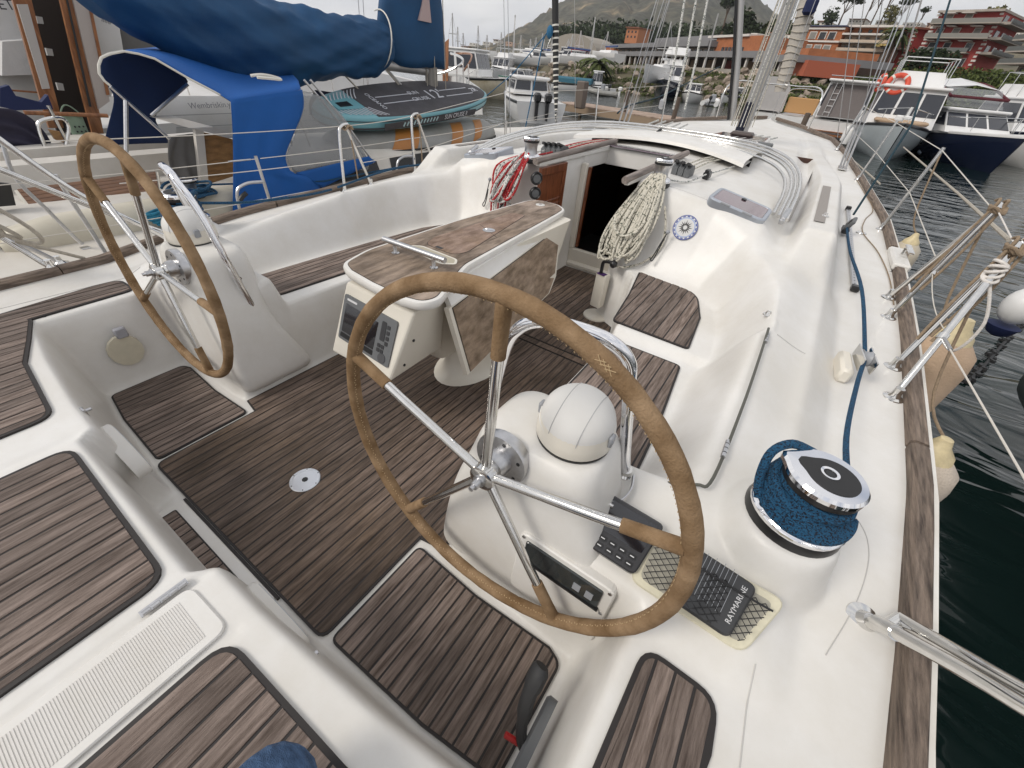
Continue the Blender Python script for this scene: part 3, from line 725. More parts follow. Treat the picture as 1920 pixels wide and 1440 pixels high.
# ---------------------------------------------------------------- sole fittings
dk=MB().lathe([(.0635,0),(.0635,.0045),(.061,.0065),(.052,.0065),(.0515,.0055),(.0,.0055)],(-.006,.44,.0075),n=40).build('inspection_plate',M('plate_alloy',(.62,.64,.68),.28,.85),yacht)
MB().lathe([(.013,.0),(.013,.0012),(.0001,.0012)],(-.006,.44,.0131),n=8).build('key_socket',BLK,dk)
for k in range(6): 
    a=k*PI/3+.3; MB().lathe([(.0028,0),(.0028,.0007),(.0001,.0007)],(-.006+.057*math.cos(a),.44+.057*math.sin(a),.0139),n=8).build('screw',BLK,dk)
# round speaker and latch plates on the cockpit walls
def disc_on(c,ax,r,th,name,mat,lb=None,n=36):
    o=MB().lathe([(r,0),(r,th*.5),(r*.93,th),(r*.0+.0001,th*1.15)],c,ax,n).build(name,mat,yacht)
    if lb:o['label']=lb
    return o
vx=-1.303
sp=MB(); 
prf=[(.0,.0)]
pp=[]
for t in np.linspace(0,2*PI,14,endpoint=False): pp.append((vx,.325+.073*math.cos(t),.185+.088*math.sin(t)))
sp.loft([pp,[(p[0]+.014,.325+(p[1]-.325)*.97,.185+(p[2]-.185)*.97) for p in pp]]); sp.build('cloth_cover',M('cream_cloth',(.60,.555,.44),.85,var=.1,scale=12),yacht)['label']='cream cloth cover on the port cockpit wall'
sb_=MB(); sb_.box((vx+.011,.345,.285),(.03,.05,.055),ch=.006); sb_.build('shower_hatch',M('grey_translucent',(.33,.33,.36),.35),yacht)
# oval deck vents on bench front
for a0,b0,z0 in((Vector((-.515,.035,.335)),Vector((-.315,.045,.20)),0),(Vector((.44,.035,.30)),Vector((.66,.04,.21)),1)):
    c=(a0+b0)/2; L=(b0-a0).length/2; f=frame(c,b0-a0,(0,.0,1)); m=MB(); P=[(L*math.cos(t),.045*math.sin(t)) for t in np.linspace(0,2*PI,28,endpoint=False)]
    z=f.col[2].to_3d(); s_=1 if z.y>0 else -1
    mb=MB().loft([[(p[0]*k,p[1]*k,s_*h) for p in P] for k,h in((1,-.02),(1,.022),(.95,.028),(.9,.024))]); mb.xf(f); mb.build('oval_port_light',GEL,yacht,ang=30)
    mb=MB().loft([[(p[0]*k,p[1]*k,s_*h) for p in P] for k,h in((.86,.026),(.86,.030))]); mb.xf(f); mb.build('port_glass',M('milky_glass',(.45,.47,.50),.15),yacht,smooth=False)
for p in((-.56,.03,.385),(.76,.035,.345)):
    MB().box(p,(.03,.012,.05),ch=.004).lathe([(.006,-.01),(.006,.012)],Vector(p)+Vector((0,.01,.01)),(0,1,0),10).build('bench_latch',STEELB,yacht)
# engine throttle lever on the footwell wall
lv=thing_part('throttle_lever',(1.28,.30,.2),yacht)
m=MB(); m.prism(poly_round([(-.10,-.028),(.13,-.028),(.13,.028),(-.10,.028)],.026),0,.03,ch=.008); m.xf(frame((1.292,.23,.175),(0,1,.1),(0,-.1,1))@Matrix.Rotation(PI,4,'X')); m.build('lever_plate',GREY,lv)
MB().tube(smooth_path([(1.272,.235,.16),(1.245,.25,.20),(1.225,.30,.275),(1.222,.36,.33)],5),[.016]*4+[.013]*4+[.017]*4+[.021]*3+[.015],10,flat=1.3).build('lever_arm',BLKM,lv)
MB().tube([(1.26,.235,.165),(1.215,.225,.18)],.008,8).build('neutral_button',M('red_plastic',(.4,.02,.02),.4),lv)
# ---------------------------------------------------------------- companionway and forward bulkhead
MAHO=M('mahogany',(.16,.045,.018),.35,var=.4,scale=8,stretch=(6,6,1),col2=(.26,.085,.035),coat=.3)
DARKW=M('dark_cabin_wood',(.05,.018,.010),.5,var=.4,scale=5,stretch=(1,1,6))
m=MB()
m.box((0,3.492,.085),(.68,.05,.17),ch=.006).box((-.312,3.492,.53),(.05,.05,.72),ch=.008).box((.312,3.492,.53),(.05,.05,.72),ch=.008).box((0,3.46,.03),(.66,.05,.06),ch=.02)
m.build('companionway_frame',GELC,yacht,smooth=False)
m=MB(); m.box((-.345,3.76,.90),(.03,.52,.13),ch=.004).box((.345,3.76,.90),(.03,.52,.13),ch=.004); m.box((0,4.005,.895),(.70,.03,.14),ch=.004); m.build('hatch_coaming',GEL,yacht,smooth=False)
m=MB(); m.box((0,4.02,.982),(.64,.12,.012)); m.build('sliding_hatch',M('tinted_acrylic',(.05,.035,.05),.08,coat=1),yacht,smooth=False)
MB().box((0,3.962,.981),(.64,.004,.004)).build('hatch_edge',M('acrylic_edge',(.45,.36,.42),.2),yacht,smooth=False)
# cabin interior
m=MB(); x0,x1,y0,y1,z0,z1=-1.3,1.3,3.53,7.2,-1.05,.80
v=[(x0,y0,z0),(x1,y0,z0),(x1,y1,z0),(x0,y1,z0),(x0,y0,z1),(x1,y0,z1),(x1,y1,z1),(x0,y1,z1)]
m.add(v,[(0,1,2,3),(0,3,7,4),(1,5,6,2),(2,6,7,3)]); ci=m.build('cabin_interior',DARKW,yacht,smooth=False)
m=MB(); m.box((0,5.6,-1.04),(2.4,3.2,.02)); m.build('cabin_sole',MAHO,ci,smooth=False)
for k in range(4):
    MB().box((0,3.66+.13*k,-.04-.25*k),(.50,.16,.03),ch=.004).build('companion_step',MAHO,ci,smooth=False)
for s_ in(-1,1): MB().beam((s_*.27,3.58,.10),(s_*.27,4.2,-1.03),.03,.12).build('ladder_side',MAHO,ci,smooth=False)
MB().box((.16,4.6,-.35),(.7,.5,.04),ch=.01).box((.16,4.6,-.7),(.66,.46,.66)).build('galley_counter',M('counter_white',(.35,.33,.30),.5),ci,smooth=False)
MB().box((-.75,5.2,-.62),(.8,1.4,.35),ch=.05).build('saloon_seat',M('seat_cloth',(.12,.11,.10),.9),ci,smooth=False)
MB().box((-.20,7.15,.35),(.22,.02,.16)).build('cabin_window',M('window_glow',(.55,.5,.58),.5,emit=.35),ci,smooth=False)  # daylight in the window is put in as emission of the pane
MB().box((.35,7.16,-.2),(.9,.02,1.5)).build('bulkhead_panel',MAHO,ci,smooth=False)
for z_ in(.78,.55): MB().box((-.282,3.53,z_),(.012,.012,.05)).build('latch',STEELB,yacht,smooth=False)
# louvred door stowed against the side
ld=thing_part('louvred_door',(-.345,2.97,.7),yacht)
MB().box((-.331,2.965,.66),(.016,.40,.54),ch=.003).build('door_panel',MAHO,ld,smooth=False)
m=[((-.3205,2.965,.90),(.012,.40,.055)),((-.3205,2.965,.42),(.012,.40,.06)),((-.3205,2.79,.66),(.012,.05,.44)),((-.3205,3.14,.66),(.012,.05,.44))]
for c,s_ in m: MB().box(c,s_,ch=.002).build('door_frame',MAHO,ld,smooth=False)
for k in range(7): MB().box((-.321,2.965,.475+.034*k),(.008,.29,.014),mat=Matrix.Rotation(.5,3,'Y')).build('louvre',MAHO,ld,smooth=False)
for z_ in(.865,.765):
    g=MB().lathe([(.044,0),(.044,.014),(.038,.022),(.034,.016),(.0001,.014)],(-.335,2.735,z_),(.75,-.65,0),28).build('round_gauge',BLK,yacht)
    MB().lathe([(.028,.0165),(.012,.0175),(.0001,.0175)],(-.335,2.735,z_),(.75,-.65,0),20).build('gauge_dial',GREY,g)
# cream winch handle pocket with the handle
MB().box((.352,2.655,.245),(.085,.07,.26),rz=-.22,ch=.008).build('handle_pocket',GELC,yacht,smooth=False)['label']='cream pocket for the winch handle beside the companionway'
MB().box((.347,2.635,.376),(.064,.046,.003),rz=-.22).build('pocket_mouth',M('purple_cloth',(.05,.012,.10),.9),yacht,smooth=False)
MB().lathe([(.10,0),(.098,.012),(.085,.02)],(.35,2.70,.008),n=28).build('pocket_foot',GELC,yacht)
wh=thing('winch_handle','black winch handle standing in the cream pocket by the companionway','winch handle',(.34,2.635,.34))
MB().tube(smooth_path([(.338,2.64,.30),(.335,2.64,.42),(.337,2.638,.455),(.352,2.632,.470),(.385,2.622,.478),(.43,2.607,.482)],4),.0125,10).build('handle_arm',BLK,wh)
MB().lathe([(.012,-.03),(.024,-.022),(.027,0),(.024,.02),(.014,.03),(.0001,.032)],(.425,2.600,.482),(.25,-1,.1),18).build('handle_knob',BLK,wh)
# wooden hatch rails
GW=M('grey_rail_wood',(.20,.165,.145),.7,var=.3,scale=9,stretch=(9,.6,9),col2=(.34,.29,.26),bump=.3)
for s_ in(-1,1):
    MB().tube([(s_*.335,2.70,.975),(s_*.335,2.78,.978),(s_*.335,3.5,.995),(s_*.335,4.12,1.003)],.023,12).build('hatch_rail',GW,yacht)
    MB().box((s_*.335,3.42,.955),(.032,1.36,.03),ch=.004).build('rail_base',GEL,yacht,smooth=False)
# deck garage over the lines
def zr(x): return .965-.115*(x/1.2)**2
m=MB(); rings=[]
for y,h in ((4.17,.045),(4.18,.072),(4.25,.085),(4.7,.092),(5.2,.085),(5.45,.0)):
    rings.append([(x,y+.26*(1-(x/.8)**2)*(1 if y<4.5 else .6),zr(x)+h) for x in np.linspace(-.80,.80,25)])
m.loft(rings,closed=False)
m.loft([[(x,y+.26*(1-(x/.8)**2),zr(x)+h) for x in np.linspace(-.80,.80,25)] for y,h in((4.175,.048),(4.215,.046),(4.6,.05))],closed=False)
m.build('deck_garage',GEL,yacht,ang=50)
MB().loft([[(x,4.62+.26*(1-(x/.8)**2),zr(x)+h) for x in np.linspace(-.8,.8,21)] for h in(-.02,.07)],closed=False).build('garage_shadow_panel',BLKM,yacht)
# winches on the roof, coils, clutches
def winch(loc,r,h,name='winch',rot=0,arm=True,par=None,drum=None):
    w=thing_part(name,loc,par or yacht); c=Vector(loc)
    MB().lathe([(r*1.22,0),(r*1.24,h*.06),(r*1.2,h*.17)],c,n=36).build('winch_base',BLK,w)
    MB().lathe([(r*1.1,h*.15),(r*1.2,h*.17),(r*1.22,h*.23),(r*1.14,h*.29),(r*.84,h*.34)],c,n=36).build('winch_skirt',CHROME,w)
    MB().lathe([(r*.82,h*.30),(r*.74,h*.45),(r*.74,h*.66),(r*.84,h*.76)],c,n=36).build('winch_drum',drum or STEELB,w)
    MB().lathe([(r*.84,h*.76),(r*.92,h*.78),(r*.92,h*.86)],c,n=36).build('self_tailer',BLK,w)
    ring=[]
    for k in range(48):
        a=2*PI*k/48; rr=r*.94
        if arm:
            dd=(a-rot+PI)%(2*PI)-PI; rr=r*(.94+.16*math.exp(-(dd/.22)**2))
        ring.append((rr*math.cos(a),rr*math.sin(a)))
    m=MB(); m.loft([[(c.x+p[0]*k,c.y+p[1]*k,c.z+z) for p in ring] for k,z in((.96,h*.85),(1,h*.87),(1.0,h*.93),(.93,h*.97),(.3,h*.975))]); m.build('winch_crown',CHROME,w,ang=30)
    P=[]
    for k in range(40):
        a=2*PI*k/40; dd=(a-rot+PI)%(2*PI)-PI; rr=r*(.60+.22*math.exp(-(dd/.35)**2)); P.append((c.x+rr*math.cos(a)+.1*r*math.cos(rot+PI),c.y+rr*math.sin(a)+.1*r*math.sin(rot+PI)))
    MB().prism(P,c.z+h*.97,c.z+h*.985).build('crown_inlay',BLKM,w,smooth=False)
    MB().lathe([(r*.22,h*.98),(r*.22,h*1.005),(r*.15,h*1.0),(r*.14,h*.98),(.0001,h*.985)],c,n=24).build('winch_socket',CHROME,w)
    st=[]
    for k in range(16): a=2*PI*k/16; st.append((c.x+r*(.14 if k%2 else .09)*math.cos(a),c.y+r*(.14 if k%2 else .09)*math.sin(a)))
    MB().prism(st,c.z+h*.985,c.z+h*.992).build('socket_star',BLK,w,smooth=False)
    return w
winch((.478,2.95,.935),.062,.165,rot=-2.2)['label']='chrome cabin top winch hung with the white rope coil'
winch((-.478,2.86,.935),.062,.165,rot=-2)['label']='chrome cabin top winch hung with the red and white coil'
ROPEW=M('white_fleck_rope',(.62,.585,.50),.9,thr=.57,scale=75,col2=(.09,.10,.075),bump=.5,bscale=200)
ROPEG=M('white_green_rope',(.66,.65,.62),.9,thr=.56,scale=75,col2=(.06,.09,.08),bump=.5,bscale=200)
ROPER=M('red_fleck_rope',(.42,.025,.03),.9,thr=.62,scale=80,col2=(.6,.45,.4),bump=.5,bscale=200)
ROPEBL=M('blue_rope',(.010,.085,.18),.85,thr=.54,scale=230,col2=(.004,.008,.02),bump=.9,bscale=260)
ROPET=M('tan_cord',(.27,.20,.135),.95,var=.2,scale=60,bump=.5,bscale=200)
ROPEO=M('old_white_rope',(.42,.38,.32),.9,var=.2,scale=40,bump=.5,bscale=160)
ROPEWH=M('clean_white_rope',(.68,.64,.60),.8,var=.1,scale=60,bump=.4,bscale=160)
def coil(name,label,mats,T,B,side,outv,w,n,r,seed,group=None,taper=.45,spread=.03):
    g=random.Random(seed); root=thing(name,label,'rope coil',tuple(B),group)
    T=Vector(T);B=Vector(B);side=Vector(side).normalized();outv=Vector(outv).normalized(); ax=(T-B)
    for k in range(n):
        f=g.uniform(-1,1); lay=g.uniform(0,1); t1=T+side*f*w*.28+outv*lay*spread*.4; b1=B+side*(f*w*.75)+ax*g.uniform(-.06,.16)+outv*lay*spread
        ww=w*g.uniform(.12,.50); sk=g.uniform(-.3,.3)*w; pts=[]
        for q_ in range(26):
            t=2*PI*q_/26; c_=math.cos(t); p=(t1+b1)/2+(t1-b1)/2*c_+side*(ww*math.sin(t)*(1-taper*c_)+sk*(1-c_*c_)*.6)+outv*(spread*.6*(1-c_*c_)+.008*math.sin(3*t+k))
            pts.append(p)
        MB().tube(pts,r,7,closed=True).build('rope_loop',mats[g.randrange(len(mats))],root)
    return root
cs=coil('rope_coil','white rope with dark flecks coiled over the winch right of the companionway',[ROPEW],(.475,2.92,1.0),(.405,2.665,.50),(1,-.1,.1),(0,-1,.45),.165,36,.0078,3,spread=.06)
MB().tube(smooth_path([(.60,2.80,.86),(.645,2.79,.74),(.66,2.775,.62),(.60,2.71,.52),(.50,2.66,.465),(.44,2.63,.46)],6),.007,7).build('rope_tail',ROPEW,cs)
MB().tube(smooth_path([(.33,2.69,.76),(.36,2.64,.70),(.43,2.62,.67),(.50,2.64,.70),(.53,2.70,.77)],6),.0085,7).build('rope_loop',ROPEW,cs)
cp=coil('rope_coil','red and white flecked ropes coiled over the winch left of the companionway',[ROPER,ROPER,ROPEG],(-.485,2.84,.99),(-.60,2.69,.66),(1,.1,.1),(0,-1,.4),.10,13,.0085,8,spread=.06)
for k in range(9):
    x=-.70+.022*k; MB().tube(smooth_path([(-.5+.01*k,2.84,.985),(x-.02,2.775,.88),(x-.01,2.72,.70),(x,2.695,.58),(x+.008,2.69,.50-.02*(k%3))],5),.0078,7).build('rope_tail',ROPEG if k%3 else ROPER,cp)
MB().tube(smooth_path([(-.69,2.73,.84),(-.67,2.68,.72),(-.60,2.66,.66),(-.53,2.67,.70),(-.49,2.71,.80),(-.47,2.78,.92)],6),.0085,7).build('rope_loop',ROPEG,cp)
MB().tube(smooth_path([(-.52,2.71,.80),(-.58,2.69,.66),(-.63,2.68,.56),(-.56,2.67,.575),(-.54,2.68,.60)],6),.006,7).build('black_lashing',BLKM,cp)
def bungee(pts,name,label):
    t=thing(name,label,'bungee cord',tuple(pts[0])); MB().tube(smooth_path(pts,6),.004,6).build('cord',BLKM,t); MB().sphere(pts[0],.014,12,8).build('ball',LGREY,t)
bungee([(.675,2.765,.72),(.66,2.745,.66),(.645,2.70,.575),(.635,2.69,.55),(.65,2.695,.545),(.66,2.735,.62),(.672,2.75,.70)],'bungee_tie','black bungee tie with a grey ball beside the compass rose sticker')
bungee([(-.80,2.80,.765),(-.80,2.775,.70),(-.805,2.75,.62),(-.82,2.74,.585),(-.80,2.735,.575),(-.79,2.75,.63),(-.795,2.775,.70)],'bungee_tie','black bungee tie with a grey ball left of the red rope coil')
# rope clutches
def clutch(cx,cy,n,dx,nm='rope_clutch'):
    c=thing_part(nm,(cx,cy,.955),yacht)
    for k in range(n):
        x=cx+(k-(n-1)/2)*dx
        P=[(0,0),(.16,0),(.16,.045),(.12,.07),(.05,.075),(.0,.05)]
        mb=MB().prism(P,-dx*.44,dx*.44); mb.xf(Matrix.Translation((x,cy,zr(x)+.0))@Matrix(((0,0,1,0),(1,0,0,0),(0,1,0,0),(0,0,0,1)))); o=mb.build('clutch_body',GREY,c,smooth=False)
        MB().box((x,cy+.04,zr(x)+.078),(dx*.6,.10,.02),mat=Matrix.Rotation(-.25,3,'X'),ch=.004).build('clutch_lever',BLK,o,smooth=False)
clutch(-.46,3.12,4,.044); clutch(.50,3.36,3,.044)
MB().box((.655,3.55,zr(.655)+.025),(.045,.10,.05),ch=.008).box((.655,3.53,zr(.655)+.055),(.03,.06,.02),ch=.004).build('cam_cleat',BLK,yacht,smooth=False)
def line(pts,r,mat,name,par=yacht,n=6): return MB().tube(smooth_path(pts,n),r,7).build(name,mat,par)
for k,x in enumerate((-.53,-.49,-.44,-.40)): line([(x,3.25,zr(x)+.03),(x-.02,3.8,zr(x)+.04),(x-.05,4.5,zr(x)+.02)],.006,ROPER if k%2==0 else ROPEW,'control_line')
for k,x in enumerate((.46,.50,.54)): line([(x,3.5,zr(x)+.03),(x+.02,4.0,zr(x)+.04),(x+.05,4.5,zr(x)+.02)],.006,ROPEW,'control_line')
line([(.655,3.5,zr(.655)+.035),(.60,3.22,.945),(.52,3.05,.965)],.0055,ROPEG,'control_line'); line([(.66,3.6,zr(.66)+.03),(.72,4.3,zr(.72)+.02)],.0055,ROPEG,'control_line')
line([(-.50,3.1,.985),(-.485,2.95,.99),(-.50,2.86,.985)],.0065,ROPEG,'control_line'); line([(-.43,3.1,.985),(-.43,2.9,.985),(-.49,2.84,.98)],.0065,ROPER,'control_line')
# roof hatches
def roof_hatch(sx):
    f=frame(Vector((sx*1.0,2.985,.9)),Vector((sx,0,-.19*1.0)) if sx>0 else Vector((1,0,.19)),(0,1,.10)); f.translation=Vector((sx*.995,3.03,.898))
    P=poly_round([(-.185,-.125),(.18,-.125),(.185,.135),(-.175,.14)],.05,5)
    mb=MB().loft([[(p[0],p[1],h) for p in inset(P,d)] for d,h in((0,-.03),(0,.016),(.006,.022),(.022,.022),(.026,.017))]); mb.xf(f); h=mb.build('roof_hatch',M('grey_alloy',(.42,.45,.50),.35,.6),yacht,ang=30)
    mb=MB().prism(inset(P,.026),.016,.020); mb.xf(f); mb.build('hatch_glass',M('purple_glass',(.12,.055,.075),.08,coat=1,var=.2,scale=3),h,smooth=False)
    for x in(-.07,.07):
        mb=MB().box((x,-.12,.02),(.06,.016,.012),ch=.003); mb.xf(f); mb.build('hatch_hinge',LGREY,h,smooth=False)
    mb=MB().lathe([(.016,.018),(.016,.026),(.0001,.027)],(0,.085,0),n=16); mb.xf(f); mb.build('hatch_handle',BLK,h)
for sx in(1,-1): roof_hatch(sx)
# compass rose sticker on the bulkhead
def surf(x,y): return Vector((x,y,hz(x,y)))
p0=Y(1285,427,2.80)
best=min(((abs((lambda P:P.z-hz(P.x,P.y))(Y(1285,427,y))),y) for y in np.linspace(2.66,2.95,60)))
sp0=Y(1285,427,best[1]); e=.03
nn=(surf(sp0.x,sp0.y-e)-surf(sp0.x,sp0.y+e)); tx=(surf(sp0.x+e,sp0.y)-surf(sp0.x-e,sp0.y)).normalized(); up=(-nn).normalized()
fs=frame(sp0,tx,up); NZ=fs.col[2].to_3d(); 
fs.translation=sp0+NZ*.006
st=thing_part('compass_rose_sticker',sp0,yacht)
def flat(poly,h,name,mat):
    mb=MB().prism(poly,h,h+.0006); mb.xf(fs); return mb.build(name,mat,st,smooth=False)
SR=.077
circ=lambda r,n=40:[(r*math.cos(2*PI*k/n),r*math.sin(2*PI*k/n)) for k in range(n)]
BLU=M('print_blue',(.02,.05,.26),.4)
flat(circ(SR),0,'sticker_blue_ring',BLU); flat(circ(SR*.93),.0007,'sticker_white',M('print_white')); flat(circ(SR*.80),.0014,'sticker_pale_ring',M('print_pale_blue',(.30,.38,.6),.4)); flat(circ(SR*.72),.0021,'sticker_centre',M('print_white'))
for k in range(16):
    a=2*PI*k/16; flat([(SR*r_*math.cos(a+d_),SR*r_*math.sin(a+d_)) for r_,d_ in((.83,-.12),(.91,-.12),(.91,.12),(.83,.12))],.0018,'sticker_dash',BLU)
    L=.6 if k%2==0 else .5; o=.06
    flat([(SR*L*math.cos(a),SR*L*math.sin(a)),(SR*.22*math.cos(a+.28),SR*.22*math.sin(a+.28)),(SR*.14*math.cos(a),SR*.14*math.sin(a)),(SR*.30*math.cos(a-.16),SR*.30*math.sin(a-.16))],.0028,'sticker_ray',BLK)
# sprayhood bows folded forward
bw=thing_part('sprayhood_frame',(0,3.1,.85),yacht); bw['label']='folded stainless sprayhood bows lying over the cabin top'
for k,(yo,zo,ws,px_) in enumerate(((5.02,1.085,1.275,3.13),(4.99,1.06,1.25,3.15),(4.93,1.045,1.225,3.18),(4.80,1.02,1.19,3.22))):
    pts=[]
    for t in np.linspace(0,PI,34):
        c_=math.cos(t); s_=math.sin(t)
        x=ws*(abs(c_)**.62)*(1 if c_>0 else -1); yy=px_+(yo-px_)*(s_**.72); zz=.86+.02*k*0+(zo-.86)*(s_**.5)*1.0
        pts.append((x,yy,zz))
    MB().tube(pts,.0115,10).build('sprayhood_bow',STEEL,bw)
for sx in(1,-1):
    m=MB().box((sx*1.255,3.11,.852),(.03,.05,.03),ch=.005).tube([(sx*1.255,3.11,.86),(sx*1.265,3.22,.90)],.016,10); m.build('bow_bracket',STEELB,bw)
MB().tube([(-.2,4.985,1.065),(-.2,4.90,1.05),(-.19,4.79,1.02)],.016,6).build('bow_strap',BLKM,bw)
# moulded handhold slots on the cabin side
for sx in(1,-1):
    MB().loft([[(sx*(xx+.0),y,hz(sx*xx,y)+.005) for xx in(1.415,1.435,1.455,1.475)] for y in np.linspace(3.15,4.55,18)],closed=False).build('grip_strip',M('grey_grip',(.30,.275,.255),.8,bump=.3,bscale=400),yacht)
# deck hardware, starboard side
def padeye(p,name='pad_eye',r=.022):
    m=MB().lathe([(r,0),(r*.95,.004),(.001,.0045)],p,n=20)
    m.tube([(p[0]-r*.5,p[1],p[2]+.003),(p[0]-r*.3,p[1],p[2]+.018),(p[0]+r*.3,p[1],p[2]+.018),(p[0]+r*.5,p[1],p[2]+.003)],.0035,6); m.build(name,STEEL,yacht)
for u,v,z in((1445,580,.715),(1540,418,.84)): p=Z(u,v,z); padeye((p.x,p.y,hz(p.x,p.y)+.002))
p=Z(1602,443,.6); MB().lathe([(.038,0),(.036,.004),(.028,.005),(.0001,.003)],(1.83,4.43,hz(1.83,4.43)+.002),n=24).build('deck_filler',STEEL,yacht)
MB().box((1.60,1.22,.60),(.008,.05,.02),ch=.003).build('vent_slot',BLK,yacht)
m=MB().box((1.70,3.02,hz(1.74,3.0)+.0),(.001,.001,.001))
def track(sx):
    P0=Vector((sx*1.785,3.05,hz(sx*1.785,3.05)+.004)); P1=Vector((sx*1.72,5.15,hz(sx*1.72,5.15)+.004))
    t=MB().beam(P0+Vector((0,0,.008)),P1+Vector((0,0,.008)),.028,.016,ch=.002).build('genoa_track',STEELB,yacht,smooth=False)
    for k in range(40):
        p=P0.lerp(P1,(k+.5)/40)+Vector((0,0,.0165)); 
        MB().lathe([(.005,0),(.0001,.0008)],p,n=6).build('track_hole',BLK,t,smooth=False)
    for p in(P0,P1): MB().box(p+Vector((0,0,.016)),(.045,.05,.034),ch=.006).build('track_end',BLK,t,smooth=False)
track(1)
p=Vector((1.70,4.26,hz(1.70,4.26)+.02)); cr_=thing_part('sheet_car',p,yacht)
MB().box(p+Vector((0,0,.02)),(.05,.16,.035),ch=.006).build('car_slide',BLK,cr_,smooth=False); MB().box(p+Vector((.01,.0,.07)),(.028,.11,.085),mat=Matrix.Rotation(.5,3,'Y')@Matrix.Rotation(.2,3,'X'),ch=.01).build('car_block',GREY,cr_,smooth=False); MB().lathe([(.03,-.018),(.025,-.01),(.025,.01),(.03,.018)],p+Vector((.01,0,.07)),(1,0,-.4),20).build('sheave',BLK,cr_)
# foot block on a cream pad
p=Vector((1.765,2.06,.0)); zz=hz(1.765,2.06)
fb=thing_part('foot_block',(p.x,p.y,zz),yacht)
MB().box((1.745,2.04,zz+.03),(.05,.19,.07),rz=.06,ch=.012).build('block_pad',GELC,fb)
for dx in(-.014,.030): MB().box((1.79+dx,2.06,zz+.085),(.006,.15,.062),rz=.12,ch=.004).build('block_cheek',STEEL,fb,smooth=False)
MB().lathe([(.034,-.018),(.028,-.008),(.028,.008),(.034,.018)],(1.797,2.07,zz+.085),(1,.12,0),24).build('sheave',LGREY,fb)
# primary winches with blue sheets
def primary(sx):
    c=Vector((sx*1.60,.94,.622)); w=winch(c,.0925,.185,rot=PI*.93 if sx>0 else .2,drum=BLK); w['label']='large chrome primary winch wrapped in blue rope' 
    w.name='primary_winch'
    root=thing('sheet_rope','blue flecked rope wound round the '+('large winch at right and led forward' if sx>0 else 'far left deck winch'),'rope',tuple(c))
    g=random.Random(5); 
    pts=[]
    for k in range(150):
        a=k*2*PI/24-.6; t=k/150; rr=.073+.008*((k//24)%2)+.003*math.sin(k*.9); z=c.z+.072+.068*abs(((t*1.7)%2)-1)+.0; pts.append((c.x+rr*math.cos(a),c.y+rr*math.sin(a),z+.003*math.sin(k*.5)))
    MB().tube(smooth_path(pts,2),.0105,8).build('rope_turns',ROPEBL,root)
    for j in range(5):
        pts=[]; a0=1.7+.12*j; rr=.083+.004*j
        for k in range(20):
            t=k/19; a=a0+t*4.1; pts.append((c.x+(rr+.010*math.sin(t*PI))*math.cos(a),c.y+(rr+.010*math.sin(t*PI))*math.sin(a),c.z+.118+.030*math.cos(t*PI*1.0+.3*j)-.006*j))
        MB().tube(smooth_path(pts,2),.0105,8).build('rope_turns',ROPEBL,root)
    MB().tube(smooth_path([(c.x-sx*.03,c.y+.08,c.z+.165),(c.x-sx*.085,c.y+.05,c.z+.185),(c.x-sx*.12,c.y+.01,c.z+.165),(c.x-sx*.118,c.y-.03,c.z+.11),(c.x-sx*.10,c.y-.06,c.z+.07)],5),.0115,8).build('rope_turns',ROPEBL,root)
    MB().tube(smooth_path([(c.x+sx*.085,c.y+.02,c.z+.10),(sx*1.71,1.35,.655),(sx*1.765,1.80,zz+.085),(sx*1.797,2.04,zz+.082)],6),.0085,8).build('rope_lead',ROPEBL,root)
    MB().tube(smooth_path([(sx*1.797,2.10,zz+.09),(sx*1.755,2.7,.70),(sx*1.715,3.5,.68),(sx*1.70,4.22,hz(1.7,4.26)+.06)],6),.0085,8).build('rope_lead',ROPEBL,root)
    if sx>0: MB().tube([(1.70,4.30,.76),(1.80,5.0,1.35),(1.62,6.6,2.6),(1.2,9,4.2)],.008,8).build('rope_lead',M('dark_teal_rope',(.01,.035,.05),.9),root)
for sx in(1,-1): primary(sx)
# thin line lying on the side deck
def dz(x,y,o=.006): return (x,y,hz(x,y)+o)
dl=thing('deck_cord','thin tan cord lying loose along the side deck','cord',(1.9,4.4,.6))
MB().tube(smooth_path([dz(1.78,7.0),dz(1.86,6.2),dz(1.93,5.4),dz(1.86,4.9),dz(1.84,4.45),dz(1.93,4.0),dz(1.98,3.5),dz(1.985,3.0)],8),.0035,6).build('cord',ROPET,dl)
# midship cleat on a white break of the toe rail
MB().box((2.045,3.87,zd(3.87)+.02),(.10,.46,.05),ch=.012).build('cleat_pad',GEL,yacht,smooth=False)
MB().box((2.07,3.87,zd(3.87)+.095),(.035,.22,.016),ch=.005).box((2.06,3.83,zd(3.87)+.065),(.03,.02,.05)).box((2.06,3.91,zd(3.87)+.065),(.03,.02,.05)).build('midship_cleat',STEEL,yacht,smooth=False)
